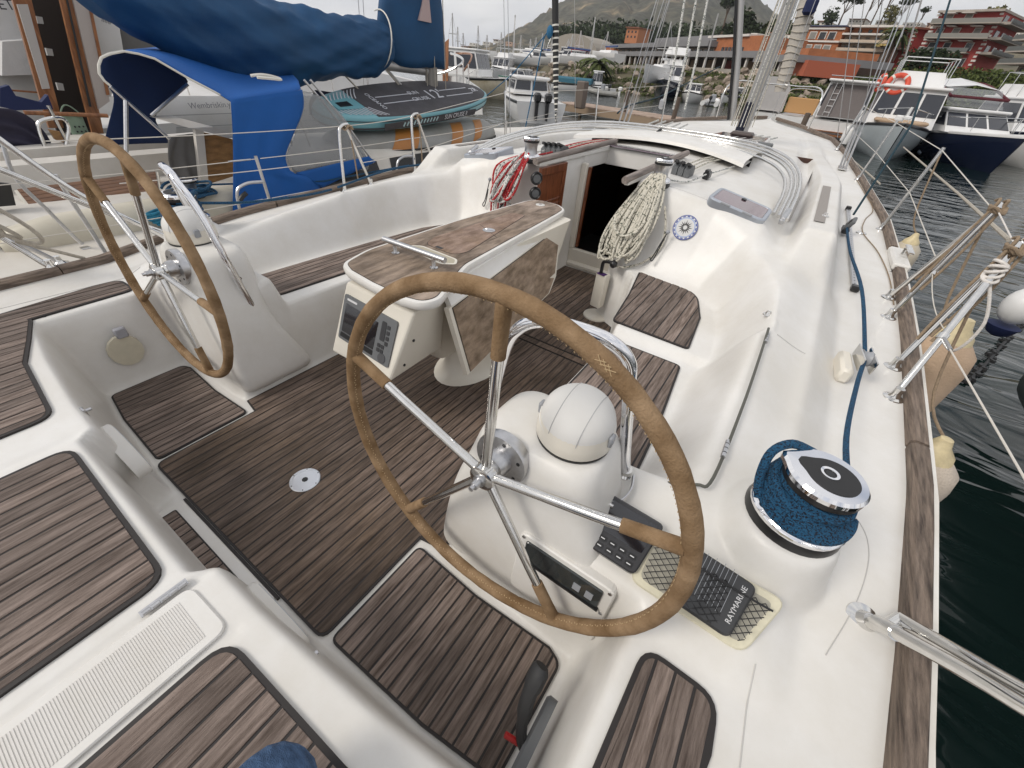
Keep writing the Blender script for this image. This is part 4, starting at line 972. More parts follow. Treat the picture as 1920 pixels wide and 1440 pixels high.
# ---------------------------------------------------------------- stanchions, life lines, pushpit
def foot(p,par,r=.038): return MB().lathe([(r,0),(r*.97,.004),(r*.6,.009),(.017,.022),(.0165,.05)],p,(.0,.0,1),20).build('stanchion_foot',STEEL,par)
def stanchion(pts,feet,lab=None,r=.0125):
    s=thing_part('stanchion',pts[0][0],yacht)
    if lab: s['label']=lab
    for q in pts: MB().tube(smooth_path(q,5),r,10).build('stanchion_tube',STEEL,s)
    for f in feet: foot(f,s)
    return s
gA=[Vector((1.955,2.255,.535)),Vector((1.945,1.985,.525))]; tA=Vector((2.06,2.42,1.085))
gB=[Vector((1.955,2.81,.56)),Vector((1.965,3.10,.575))]; tB=Vector((2.05,2.86,1.15))
stanchion([[gA[0],gA[0].lerp(tA,.93),tA+Vector((.015,.0,.012))],[gA[1],gA[1].lerp(tA,.90),tA+Vector((.0,.03,.0)),tA+Vector((.01,.05,-.03))]],gA,'braced gate stanchion nearest the big winch')
stanchion([[gB[0],gB[0].lerp(tB,.93),tB],[gB[1],gB[1].lerp(tB,.92),tB+Vector((0,.03,0))]],gB,'braced gate stanchion beside the midship cleat')
sC=Vector((1.975,4.70,zd(4.7))); stanchion([[sC,sC+Vector((.06,0,.62))]],[sC]); sD=Vector((1.80,6.9,zd(6.9))); stanchion([[sD,sD+Vector((.06,0,.62))]],[sD]); sE=Vector((1.50,9.3,zd(9.3))); stanchion([[sE,sE+Vector((.06,0,.62))]],[sE])
sp=[Vector((1.856,.895,.452)),Vector((1.885,.80,.56))]
ps=thing_part('pushpit_rail',sp[0],yacht); ps['label']='two large steel pushpit tubes at the right edge'
def tubep(pts,name,par,r=.0125,mat=STEEL,n=6): return MB().tube(smooth_path(pts,n),r,12).build(name,mat,par)
j0=Vector((1.867,.855,.515))
tubep([sp[0],j0],'pushpit_tube',ps,.0165); 
tubep([j0,Vector((1.925,.655,.735)),Vector((1.96,.40,.96)),Vector((1.95,-.2,1.08))],'pushpit_tube',ps,.0155)
tubep([j0+Vector((.03,.045,.0)),Vector((1.935,.80,.615)),Vector((1.97,.715,.70)),Vector((2.02,.5,.93)),Vector((2.03,-.2,1.12))],'pushpit_tube',ps,.0165)
MB().lathe([(.0185,-.03),(.0185,.03)],j0,(sp[1]-sp[0]),14).build('tube_joint',STEEL,ps); tubep([j0,j0+Vector((.03,.045,.0))],'tube_joint',ps,.017)
f_=MB().lathe([(.045,0),(.044,.005),(.026,.012),(.018,.03)],sp[0]-Vector((0,0,.006)),(.15,-.3,1),24).build('pushpit_foot',STEEL,ps)
# life lines
WIRE=M('wire_cover',(.62,.58,.52),.4)
def wire(a,b,sag=0,r=.0028,par=yacht,name='life_line',mat=None):
    a=Vector(a);b=Vector(b); P=[a.lerp(b,t)-Vector((0,0,sag*4*t*(1-t))) for t in np.linspace(0,1,9)]
    return MB().tube(P,r,6).build(name,mat or WIRE,par)
wire(tB+Vector((0,.02,-.02)),sC+Vector((.06,0,.60))); wire(gB[1].lerp(tB,.5),sC+Vector((.03,0,.30)))
wire(sC+Vector((.06,0,.60)),sD+Vector((.06,0,.6))); wire(sD+Vector((.06,0,.6)),sE+Vector((.06,0,.6))); wire(sC+Vector((.03,0,.3)),sD+Vector((.03,0,.3))); wire(sD+Vector((.03,0,.3)),sE+Vector((.03,0,.3))); 
wire(tA+Vector((.0,.02,-.0)),tB+Vector((0,-.01,-.01)),.0,mat=ROPEWH); wire(gA[1].lerp(tA,.45),gB[0].lerp(tB,.45),.03,r=.0022)
for a,b in((gA[1].lerp(tA,.42),Vector((1.99,.9,.84))),): 
    d_=(b-a).normalized(); wire(a,b); MB().tube([a+d_*.02,a+d_*.14],.0075,8).build('turnbuckle',STEELB,yacht)
for p in(gA[1].lerp(tA,.42),gB[0].lerp(tB,.45),tA,tB): MB().lathe([(.018,-.012),(.018,.012)],p,(tA-gA[1]),12).build('rail_clamp',STEEL,yacht)
# lashings on the gate stanchions and the fenders
def fender(loc,r,h,lab,mat,top,tilt=(0,0)):
    f=thing('fender',lab,'fender',loc,'fenders hanging along the right side of the white yacht'); c=Vector(loc)
    prof_=[(.001,-h*.52),(r*.5,-h*.50),(r*.93,-h*.40),(r,-h*.30),(r,h*.26),(r*.9,h*.38),(r*.55,h*.46)]
    b=MB().lathe(prof_,n=28); R3=Matrix.Rotation(tilt[0],3,'X')@Matrix.Rotation(tilt[1],3,'Y'); b.v=[tuple(c+R3@Vector(p)) for p in b.v]; b.build('fender_body',mat,f)
    e_=MB().lathe([(r*.58,h*.44),(r*.50,h*.50),(r*.26,h*.56),(r*.16,h*.62),(.001,h*.63)],n=20); e_.v=[tuple(c+R3@Vector(p)) for p in e_.v]; e_.build('fender_end',M('fender_end',(.60,.50,.30),.5,var=.2,scale=20),f)
    MB().tube(smooth_path([c+R3@Vector((0,0,h*.60)),c.lerp(Vector(top),.5)+Vector((0,0,.0)),top],5),.006,7).build('fender_line',ROPET,f)
    return f
FC=M('peach_fender_cloth',(.55,.40,.28),.9,var=.08,scale=8,bump=.4,bscale=120,dirt=.12)
FW=M('white_fender_cloth',(.60,.52,.44),.9,var=.08,scale=8,bump=.5,bscale=120,dirt=.15)
FV=M('vinyl_fender',(.58,.52,.42),.45,dirt=.2)
fender((2.235,2.78,.22),.15,.72,'fat peach cloth fender tied below the gate stanchions',FC,gB[0].lerp(tB,.93))
fender((2.20,2.02,.04),.14,.60,'off white cloth fender low beside the toe rail below the peach one',FW,gA[0].lerp(tA,.8))
fender((2.20,4.62,.35),.105,.50,'cream vinyl fender hanging by the midship cleat',FV,sC+Vector((.06,0,.6)))
fl=thing('lashing_cord','tan cords doubled along the two gate stanchions','cord',tuple(gB[0]))
for (a,b,o) in((gB[0],tB,.014),(gB[0],tB,-.016),(gB[1],tB,.013),(gA[0],tA,.015),(gA[0],tA,-.016),(gA[0],tA,.03)):
    a2=a.lerp(b,.22+.1*rnd.random()); MB().tube(smooth_path([a2+Vector((o,-.01,.0)),a2.lerp(b,.5)+Vector((o*1.5,-.016,0)),b+Vector((o,-.012,.012)),b+Vector((o,.03,.02))],5),.0062,7).build('cord',ROPET,fl)
for t_ in(tA,tB):
    for k in range(3): MB().tube([t_+Vector((.028*math.cos(a),.0+.03*math.sin(a)+.012*k-.02,-.01+.012*math.sin(a*2+k))) for a in np.linspace(0,2*PI,12,endpoint=False)],.0062,6,closed=True).build('cord',ROPET,fl)
for q in((gA[0].lerp(tA,.15)),): pass
wl=thing('gate_rope','clean white rope wrapped round the nearest gate stanchion','rope',tuple(tA))
base=gA[1]
for k in range(5):
    p=base.lerp(tA,.80+.022*k); MB().tube([p+Vector((.024*math.cos(a),.026*math.sin(a)+.006*math.sin(a*.5),.012*math.sin(a+k))) for a in np.linspace(0,2*PI,14,endpoint=False)],.006,7,closed=True).build('rope_wrap',ROPEWH,wl)
MB().tube(smooth_path([base.lerp(tA,.80),base.lerp(tA,.62)+Vector((.10,.05,-.06)),base.lerp(tA,.42)+Vector((.12,.16,-.10)),base.lerp(tA,.40)+Vector((.06,.22,-.06))],6),.0058,7).build('rope_bight',ROPEWH,wl)
MB().tube(smooth_path([base.lerp(tA,.90),tA+Vector((.03,.05,.03)),tA+Vector((.16,.06,.05)),tA+Vector((.35,.0,.02))],6),.007,7).build('rope_bight',ROPEWH,wl)
# mooring lines
ml=thing('mooring_line','pale mooring line running down along the right side into the dark water','rope',(2.3,1.3,0))
MB().tube(smooth_path([(2.28,2.6,.02),(2.29,1.6,-.10),(2.24,.9,-.22),(2.18,.3,-.35)],6),.0065,8).build('rope',ROPEO,ml)
# ---------------------------------------------------------------- port side of the deck
gP=Vector((-1.93,.33,.44)); pt=thing_part('pushpit_rail',gP,yacht); pt['label']='port pushpit leg hung with old grey rope'
tubep([gP,Vector((-1.99,.22,.66)),Vector((-2.05,.02,1.06))],'pushpit_tube',pt,.0145); foot(gP,pt)
tubep([Vector((-1.5,-.95,1.02)),Vector((-2.0,-.4,1.05)),Vector((-2.05,.02,1.06))],'pushpit_tube',pt,.0145)
oc=coil('rope_coil','old grey mooring rope hung in loops on the rear left rail',[ROPEO],(-2.04,.04,1.0),(-1.965,.245,.60),(.55,.75,0),(1,-.3,.2),.17,13,.0095,21,spread=.08)
MB().tube(smooth_path([(-1.95,.27,.60),(-1.935,.36,.54),(-1.95,.48,.45)],5),.009,8).build('rope_tail',ROPEO,oc)
hA=[Vector((-1.955,2.27,.535)),Vector((-1.96,2.56,.545))]; uA=Vector((-2.0,2.42,1.0)); hB=[Vector((-1.965,3.12,.575)),Vector((-1.97,3.42,.58))]; uB=Vector((-2.0,3.22,1.05))
for h_,u_ in((hA,uA),(hB,uB)):
    stanchion([[h_[0],h_[0].lerp(u_,.85)+Vector((0,-.06,0)),u_+Vector((0,-.04,.0)),u_+Vector((0,.02,.01))],[h_[1],h_[1].lerp(u_,.9),u_]],h_)
    kc=thing('lashing_cord','tan cord knotted on the far gate stanchion '+('nearer the table' if u_ is uA else 'beside the paddle board'),'cord',tuple(u_))
    for k in range(4): MB().tube([u_+Vector((.026*math.cos(a),.028*math.sin(a)+.014*k-.01,-.012+.014*math.sin(a*2+k))) for a in np.linspace(0,2*PI,12,endpoint=False)],.0062,6,closed=True).build('cord',ROPET,kc)
    MB().tube(smooth_path([u_+Vector((0,.03,0)),u_+Vector((.02,.02,-.2)),u_+Vector((.01,.03,-.42))],5),.006,6).build('cord',ROPET,kc)
for (a,b) in (((-1.975,4.7,.62),(-2.03,4.7,1.24)),((-1.8,6.9,.69),(-1.86,6.9,1.3)),((-1.5,9.3,.77),(-1.55,9.3,1.4))):
    stanchion([[Vector(a),Vector(b)]],[Vector(a)])
wire((-1.97,.6,1.02),uA,.01); wire((-1.95,.8,.80),hA[0].lerp(uA,.5),.01); wire(uA,uB,.01); wire(hA[1].lerp(uA,.4),hB[0].lerp(uB,.4),.01)
PT=[(-2.0,3.22,1.05),(-2.03,4.7,1.22),(-1.86,6.9,1.28),(-1.55,9.3,1.38)]
for a,b in zip(PT,PT[1:]): wire(a,b); wire(Vector(a)-Vector((0,0,.3)),Vector(b)-Vector((0,0,.3)))
# ---------------------------------------------------------------- mast, rig and foredeck
MAL=M('mast_alloy',(.42,.41,.40),.4,.7,var=.1,scale=3,stretch=(1,1,.1))
ms=thing_part('mast',(.14,8.15,.9),yacht)
B0=Vector((.14,8.15,.86)); m=MB(); rings=[]
for z in(.86,6,14): rings.append([(B0.x+.082*math.cos(t),B0.y-.02*(z-.86)+.12*math.sin(t),z) for t in np.linspace(0,2*PI,20,endpoint=False)])
m.loft(rings); m.build('mast_tube',MAL,ms)
for k in range(9):
    a=-PI*.1-PI*.8*k/8; x=B0.x+.115*math.cos(a); y=B0.y+.16*math.sin(a)
    MB().tube([(x*1.2-.02,y-.10-.03*k,1.0),(x,y-.02,4),(x,y-.1,12)],.0055 if k%2 else .007,6).build('halyard',(ROPEW,ROPEG,ROPEO)[k%3],ms)
MB().tube([Y(1373,225,7.9),Y(1384,100,7.9),Y(1392,-60,7.9)],.045,12).build('stowed_pole',MAL,ms)
MB().tube([Y(1365,225,7.86),Y(1376,100,7.86),Y(1383,-60,7.86)],.018,8).build('pole_cover',BLK,ms)
MB().box((B0.x-.02,8.0,1.05),(.12,.08,.5),ch=.02).build('halyard_bag',M('navy_bag',(.01,.012,.03),.8),ms,smooth=False)
for k in range(3):
    MB().tube([Y(1240+k*22,205,6.9),Y(1266+k*20,110,6.9),Y(1290+k*22,-40,6.9)],.014,7).build('running_rigging',ROPEG,ms)
for px0,px1 in(((1236,215),(1238,240)),):
    MB().box(Y(1240,195,6.9),(.06,.06,.12),ch=.02).build('rigging_block',STEELB,ms,smooth=False)
# lines, forehatch and instruments on the forward cabin top
for k in range(5):
    x=-.35-.10*k; MB().tube(smooth_path([(x*.6,5.35,1.01),(x,6.2,.99),(x*1.1-.1,7.2,.985)],4),.011,7).build('deck_line',ROPEG,yacht)
for k in range(5):
    x=.25+.09*k; MB().tube(smooth_path([(x*.6,5.35,1.01),(x,6.2,.985),(x+.1,7.4,.96)],4),.011,7).build('deck_line',ROPEG,yacht)
MB().box((-.45,6.2,.97),(.9,.05,.05),ch=.01).build('deck_organiser',STEELB,yacht,smooth=False)
for x in(-.35,.35,.75): MB().box((x,5.75,1.0),(.16,.10,.045),ch=.012).build('deck_organiser',GREY,yacht,smooth=False)
hb=MB().prism(poly_round([(.05,6.15),(.72,6.15),(.70,6.8),(.08,6.8)],.05),.90,.985,ch=.01).build('fore_hatch',M('hatch_rim',(.66,.64,.62),.4),yacht,smooth=False)
MB().prism(poly_round([(.08,6.18),(.69,6.18),(.67,6.77),(.11,6.77)],.04),.985,.99).build('hatch_glass',M('mauve_acrylic',(.16,.13,.145),.15,coat=1),hb,smooth=False)
MB().box((.38,6.55,1.01),(.26,.22,.05),ch=.02).build('solar_vent',M('brown_vent',(.08,.06,.055),.5),hb,smooth=False)
# shrouds at starboard and port chainplates
for sx in(1,-1):
    c0=Vector((sx*1.62,7.55,.72))
    for k,(dx,dy,tx_,ty_,tz_) in enumerate(((0,0,.55,7.9,9),(.03,-.12,.2,8.0,14),(-.03,.12,.25,8.1,11))):
        a=c0+Vector((sx*dx,dy,0)); b=Vector((sx*tx_,ty_,tz_)); d_=(b-a).normalized()
        MB().tube([a,a+d_*.42],.013,8).build('rigging_screw',STEELB,yacht); MB().tube([a,b],.0055,6).build('shroud',STEELB,yacht)
    MB().box(c0-Vector((0,0,.0)),(.10,.36,.012),ch=.003).build('chain_plate',STEEL,yacht,smooth=False)
MB().tube([(0,12.9,1.0),(.05,8.3,14)],.006,6).build('fore_stay',STEELB,yacht)
pp_=thing_part('pulpit',(0,12.2,1),yacht)
tubep([(-.9,11.2,.9),(-.85,11.3,1.5),(-.3,12.6,1.55),(.3,12.6,1.55),(.85,11.3,1.5),(.9,11.2,.9)],'pulpit_tube',pp_,.014)
# ---------------------------------------------------------------- knee of the photographer
ps_=thing('person','knee of a seated person in washed blue jeans at the bottom edge','person',(1.0,-.2,.6))
DEN=M('blue_denim',(.035,.085,.19),.95,var=.35,scale=40,stretch=(1,3,1),bump=.8,bscale=260,col2=(.09,.17,.32))
def leg(knee,hip,ank):
    m=bpy.data.meshes.new('trouser_leg'); P=[Vector(hip),Vector(hip).lerp(Vector(knee),.5),Vector(knee)+ (Vector(hip)-Vector(knee)).normalized()*.06,Vector(knee),Vector(knee).lerp(Vector(ank),.4),Vector(ank)]
    off=wloc(ps_); m.from_pydata([p-off for p in P],[(i,i+1) for i in range(5)],[]); o=bpy.data.objects.new('trouser_leg',m); COL.objects.link(o); o.parent=ps_; m.materials.append(DEN)
    sk=o.modifiers.new('k','SKIN')
    for i,r_ in enumerate((.10,.09,.086,.084,.066,.045)): m.skin_vertices[0].data[i].radius=(r_,r_)
    sb=o.modifiers.new('s','SUBSURF'); sb.levels=2; sb.render_levels=2
    m.polygons.foreach_set('use_smooth',[True]*len(m.polygons))
leg((.955,-.088,.535),(1.22,-.62,.72),(.92,-.62,.49))
leg((1.42,-.30,.56),(1.42,-.68,.72),(1.40,-.72,.49))
m=MB().loft([[ (1.32+.19*math.cos(t)*k,-.68+.12*math.sin(t)*k,z) for t in np.linspace(0,2*PI,20,endpoint=False)] for z,k in((.58,.8),(.68,1),(.80,.95),(.90,.85))]); m.build('trouser_seat',DEN,ps_)

MB().box((-.275,3.525,.52),(.022,.03,.68),ch=.002).build('door_jamb',MAHO,yacht,smooth=False)
MB().box((-.02,3.95,-.55),(.36,.3,.02)).build('chart_sheet',M('counter_white'),yacht,smooth=False)
# ================================================================= WATER
wm=bpy.data.materials.new('harbour_water'); wm.use_nodes=True; N=wm.node_tree.nodes; L=wm.node_tree.links; b=N['Principled BSDF']
b.inputs['Base Color'].default_value=(.006,.014,.013,1); b.inputs['Roughness'].default_value=.04; b.inputs['IOR'].default_value=1.33
tcw=N.new('ShaderNodeTexCoord'); mpw=N.new('ShaderNodeMapping'); mpw.inputs['Scale'].default_value=(.55,1.5,1); mpw.inputs['Rotation'].default_value=(0,0,.45); L.new(tcw.outputs['Object'],mpw.inputs[0])
n1=N.new('ShaderNodeTexNoise'); n1.inputs['Scale'].default_value=1.5; n1.inputs['Detail'].default_value=3; n1.inputs['Distortion'].default_value=.6; L.new(mpw.outputs[0],n1.inputs['Vector'])
n2=N.new('ShaderNodeTexNoise'); n2.inputs['Scale'].default_value=.35; n2.inputs['Detail'].default_value=2; L.new(mpw.outputs[0],n2.inputs['Vector'])
ad=N.new('ShaderNodeMath'); ad.operation='MULTIPLY_ADD'; ad.inputs[1].default_value=.9; L.new(n2.outputs[0],ad.inputs[0]); L.new(n1.outputs[0],ad.inputs[2])
bp=N.new('ShaderNodeBump'); bp.inputs['Strength'].default_value=.55; bp.inputs['Distance'].default_value=.15; L.new(ad.outputs[0],bp.inputs['Height']); L.new(bp.outputs[0],b.inputs['Normal'])
m=MB(); m.add([(-1500,-600,WZ),(1500,-600,WZ),(1500,2400,WZ),(-1500,2400,WZ)],[(0,1,2,3)]); tag(m.build('water',wm,smooth=False),'dark green harbour water',None,None,'structure')
# ================================================================= NEIGHBOUR SLOOP
nb=thing('sailing_yacht','white sloop moored alongside with deep blue sail cover and bright blue cockpit canopy','sailboat',(-3.85,2,WZ))
NG=M('neighbour_gelcoat',(.62,.59,.545),.4,dirt=.12,bump=.02,bscale=9); NGC=M('neighbour_cream',(.56,.52,.43),.45,dirt=.1)
NX=-3.85; ND=.22
def nxt(y): return float(np.interp(y,[-2.5,0,2,4,6,8,9.5,10.6],[1.35,1.62,1.72,1.70,1.5,1.05,.5,.03]))
rings=[]
for y in np.linspace(-2.5,10.6,40):
    w_=nxt(y); r=[]
    for t in np.linspace(-1,1,13): r.append((NX+w_*t,y,ND+.05*(1-t*t)+.022*max(0,y-2)))
    rings.append(r)
MB().loft(rings,closed=False).build('deck',NG,nb)
for sx in(1,-1):
    rings=[]
    for y in np.linspace(-2.5,10.6,40):
        w_=nxt(y); zt=ND+.022*max(0,y-2); rings.append([(NX+sx*(w_+a),y,z) for a,z in((0,zt),(.03,zt),(.035,zt-.02),(.02,zt-.12),(-.02,zt-.45),(-.25,WZ-.3))])
    MB().loft(rings,closed=False).build('hull_side',NG,nb)
MB().add([(NX-1.35,-2.5,ND),(NX+1.35,-2.5,ND),(NX+1.1,-2.5,WZ-.3),(NX-1.1,-2.5,WZ-.3)],[(0,1,2,3)]).build('transom',NG,nb)
m=MB(); rings=[]
for y in np.linspace(-2.4,9.5,30): rings.append([(NX+nxt(y)+.03,y,ND-.06+.022*max(0,y-2)),(NX+nxt(y)+.055,y,ND-.05+.022*max(0,y-2)),(NX+nxt(y)+.055,y,ND-.02+.022*max(0,y-2)),(NX+nxt(y)+.03,y,ND-.01+.022*max(0,y-2))])
m.loft(rings).build('rubbing_strake',M('grey_strake',(.25,.25,.25),.6),nb)
# raised coaming roll along the cockpit
m=MB(); rings=[]
for y,s_ in((.28,.3),(.36,.8),(.6,1),(1.4,1.05),(2.3,1.1),(2.45,1.1)):
    rings.append([(-3.02+.12*math.cos(t)*s_,y,ND+.02+.19*s_*max(0,math.sin(t))**.8) for t in np.linspace(-.1,PI+.1,12)])
m.loft(rings,closed=False).build('cockpit_coaming',NGC,nb)
MB().loft([[(x,y,z) for x,z in((-3.1,ND),(-3.1,ND+.16),(-3.2,-.1),(-4.5,-.1),(-4.6,ND+.24),(-4.75,ND+.26),(-4.8,ND))] for y in(-.6,2.45)],closed=False).build('cockpit_well',NG,nb,ang=20)
# brown laid seat with white seams
BT=M('varnished_brown_teak',(.13,.055,.022),.5,var=.3,scale=6,stretch=(4,1,4),rand=.12,col2=(.19,.085,.035))
c0,c1,c2,c3=[X(u,v,x) for u,v,x in((26,357,-4.3),(296,322,-4.3),(302,356,-3.95),(62,402,-3.95))]
bed=MB().loft([[c0,c1,c2,c3],[c0-Vector((0,0,.03)),c1-Vector((0,0,.03)),c2-Vector((0,0,.03)),c3-Vector((0,0,.03))]]).build('laid_seat',M('white_seam',(.6,.57,.5),.6),nb,smooth=False)
for k in range(6):
    a,b_=k/6+.008,(k+1)/6-.008; P=[c0.lerp(c3,a).lerp(c1.lerp(c2,a),.02),c0.lerp(c3,a).lerp(c1.lerp(c2,a),.98),c0.lerp(c3,b_).lerp(c1.lerp(c2,b_),.98),c0.lerp(c3,b_).lerp(c1.lerp(c2,b_),.02)]
    MB().loft([[p+Vector((0,0,.001)) for p in P],[p+Vector((0,0,.007)) for p in P]]).build('plank',BT,bed,smooth=False)
c=[X(u,v,-4.75) for u,v in((30,322),(280,305),(282,318),(35,336))]
MB().loft([c,[p+Vector((-.02,0,-.01)) for p in c]]).build('seat_trim',BT,nb,smooth=False)
c=[X(u,v,-4.85) for u,v in((0,285),(420,250),(420,345),(0,330))]
MB().loft([c,[p+Vector((-.3,0,-.01)) for p in c]]).build('cockpit_side',NG,nb,smooth=False)
c=[X(u,v,-3.9) for u,v in((-30,340),(20,345),(30,385),(-30,390))]
MB().loft([c,[p+Vector((-.1,0,-.01)) for p in c]]).build('engine_panel',BLK,nb,smooth=False)
# companionway side: brown board, white post, grey cloth
c=[X(u,v,-3.55) for u,v in((382,248),(440,262),(440,330),(388,346))]; MB().loft([c,[p+Vector((-.03,.0,0)) for p in c]]).build('washboard',M('light_brown_board',(.30,.16,.06),.5,var=.4,scale=4,stretch=(1,2,7)),nb,smooth=False)
c=[X(u,v,-3.5) for u,v in((366,243),(382,246),(392,350),(378,352))]; MB().loft([c,[p+Vector((-.05,0,0)) for p in c]]).build('white_post',NG,nb,smooth=False)
c=[X(u,v,-3.45) for u,v in((355,240),(445,262),(445,252),(400,238))]; MB().loft([c,[p+Vector((-.8,0,0)) for p in c]]).build('bulkhead_top',NG,nb,smooth=False)
def ruled(Lp,Rp,x,n,amp,fr_,mat,name,par,th=.004,ph=0,bulge=0):
    """cloth between two pixel curves on plane(s) x with folds and real thickness"""
    def res(P,k):
        P=[Vector((p[0],p[1],p[2] if len(p)>2 else x)) for p in P]; P=smooth_path(P,4); d=[0]
        for a,b_ in zip(P,P[1:]): d.append(d[-1]+(b_-a).length)
        out=[]
        for i in range(k):
            s_=d[-1]*i/(k-1); j=min(len(P)-2,max(0,next((q for q in range(len(d)-1) if d[q+1]>=s_),len(P)-2))); t=(s_-d[j])/max(1e-6,d[j+1]-d[j]); out.append(P[j].lerp(P[j+1],t))
        return out
    A=res(Lp,n); B=res(Rp,n); K=22; vs=[]
    for i in range(n):
        for k in range(K+1):
            p=A[i].lerp(B[i],k/K); q_=X(p.x,p.y,p.z); f_=amp*math.sin(fr_*(k/K)*2*PI+ph+1.3*math.sin(i/n*3))*(.3+.7*i/n)+amp*.5*math.sin(7*k/K+5*i/n)+bulge*math.sin(PI*k/K)*math.sin(PI*i/(n-1)); vs.append(q_+Vector((f_,f_*.3,0)))
    fs=[(i*(K+1)+k,i*(K+1)+k+1,(i+1)*(K+1)+k+1,(i+1)*(K+1)+k) for i in range(n-1) for k in range(K)]
    o=MB().add(vs,fs).build(name,mat,par,ang=80); so_=o.modifiers.new('t','SOLIDIFY'); so_.thickness=th; return o
BB=M('bright_blue_canvas',(.002,.085,.33),.75,bump=.25,bscale=300,var=.08,scale=3); DB=M('shaded_blue_canvas',(.003,.018,.075),.8,bump=.25,bscale=300,var=.1,scale=3)  # DB is the canopy cloth with its inside shade put into the colour
NAVY=M('boom_cover_canvas',(.002,.050,.135),.7,bump=.25,bscale=250,var=.18,scale=2.5); GCL=M('grey_cloth',(.14,.135,.13),.9,var=.1,scale=6)
bi=thing_part('bimini',(-3.6,1.8,1.1),nb); bi['label']='bright blue cockpit canopy with hanging side panel'
ruled([(432,186),(434,260),(435,330),(436,425)],[(566,168),(568,205),(546,262),(536,296),(552,325),(600,334),(602,400)],-2.85,26,.014,2.6,BB,'side_panel',bi)
ruled([(190,108,-2.95),(232,96,-2.95),(290,110,-2.95),(352,146,-2.95),(402,172,-2.95),(434,192,-2.88)],[(236,94,-4.9),(330,88,-4.9),(420,100,-4.7),(520,120,-4.4),(560,150,-3.4),(566,168,-2.9)],-3,22,.012,1.5,BB,'canopy_top',bi)
ruled([(190,108),(186,135),(200,160),(212,185),(203,230),(194,272)],[(232,98),(290,112),(352,150),(318,190),(290,222),(318,268)],-4.3,24,.01,1.2,DB,'inner_panel',bi)
MB().tube([X(u,v,-2.94) for u,v in((190,108),(205,101),(232,96),(260,101),(290,110),(352,146),(402,172),(434,190))],.008,6).build('edge_piping',M('white_cord'.replace('cord','piping'),(.7,.68,.62),.8),bi)
MB().tube([X(u,v,-2.94) for u,v in((190,108),(185,122),(186,138),(196,152),(206,160))],.008,6).build('edge_piping',M('white_piping'),bi)
for a,b_,x,r_ in(((236,188),(237,285),-3.5,.016),((207,162),(318,260),-3.5,.013),((284,217),(352,158),-3.5,.013)): MB().tube([X(*a,x),X(*b_,x)],r_,8).build('canopy_tube',STEELB,bi)
MB().tube(smooth_path([X(470,142,-2.9),X(490,140,-2.88),X(510,143,-2.88),X(527,149,-2.88),X(505,147,-2.86),X(482,145,-2.87)],4),.012,6).build('zip_loop',M('white_piping'),bi)
# sprayhood with clear windows
sh=thing_part('sprayhood',(-3.4,2.7,.8),nb)
CLR=M('clear_vinyl',(.30,.31,.32),.12,alpha=.55,coat=.5)
ruled([(568,170),(566,205),(548,262),(536,296),(556,326)],[(600,180),(640,215),(668,262),(690,300),(690,318)],-2.87,14,.006,1.2,CLR,'clear_window',sh,.003)
ruled([(554,324),(582,338),(604,352)],[(690,293),(697,298),(704,303)],-2.86,6,.004,1.2,BB,'hood_skirt',sh)
for P in([(570,150),(600,185),(640,235),(690,302)],[(582,150),(615,190),(655,240),(700,305)]): MB().tube([X(u,v,-2.9) for u,v in P],.011,8).build('hood_tube',STEELB,sh)
ruled([(590,170),(575,190),(580,215)],[(672,176),(660,196),(640,240)],-3.9,10,.03,1.4,M('navy_bag'),'folded_cover',sh,.01,bulge=.05)
ruled([(315,255),(312,300),(330,350)],[(370,250),(376,300),(382,352)],-3.6,12,.02,2.2,GCL,'grey_cover',nb)
# coach roof with dark windows
rings=[]
for y,s_ in((2.45,1),(3.4,1),(5.2,.92),(6.8,.7),(7.3,.45)):
    h_=.36*min(1,s_*1.05)
    rings.append([(NX+(x*s_),y+(0 if z>.2 else .0),ND+z*min(1,.3+s_*.7)) for x,z in((-1.0,0),(-.86,.27),(-.7,.34),(0,.40),(.7,.34),(.84,.29),(.96,0))])
MB().loft(rings,closed=False).build('coach_roof',NG,nb,ang=25)
MB().loft([[p for p in rings[0]],[(p[0],p[1]-.02,ND-.05) for p in rings[0]]],closed=False).build('aft_bulkhead',NG,nb)
for P in([(2.52,.03),(3.45,.03),(3.5,.06),(3.5,.25),(3.45,.275),(2.62,.275),(2.5,.22)],[(3.68,.04),(4.55,.08),(4.62,.24),(4.5,.26),(3.72,.26)]):
    def cs(y,z):
        t=z/.29; return (NX+(.96-.12*t)*float(np.interp(y,[3.4,5.2],[1,.92]))+.006,y,ND+z+.01)
    MB().loft([[cs(*p) for p in P],[(cs(*p)[0]-.03,cs(*p)[1],cs(*p)[2]) for p in P]]).build('cabin_window',M('black_acrylic',(.008,.008,.009),.25),nb,smooth=False)
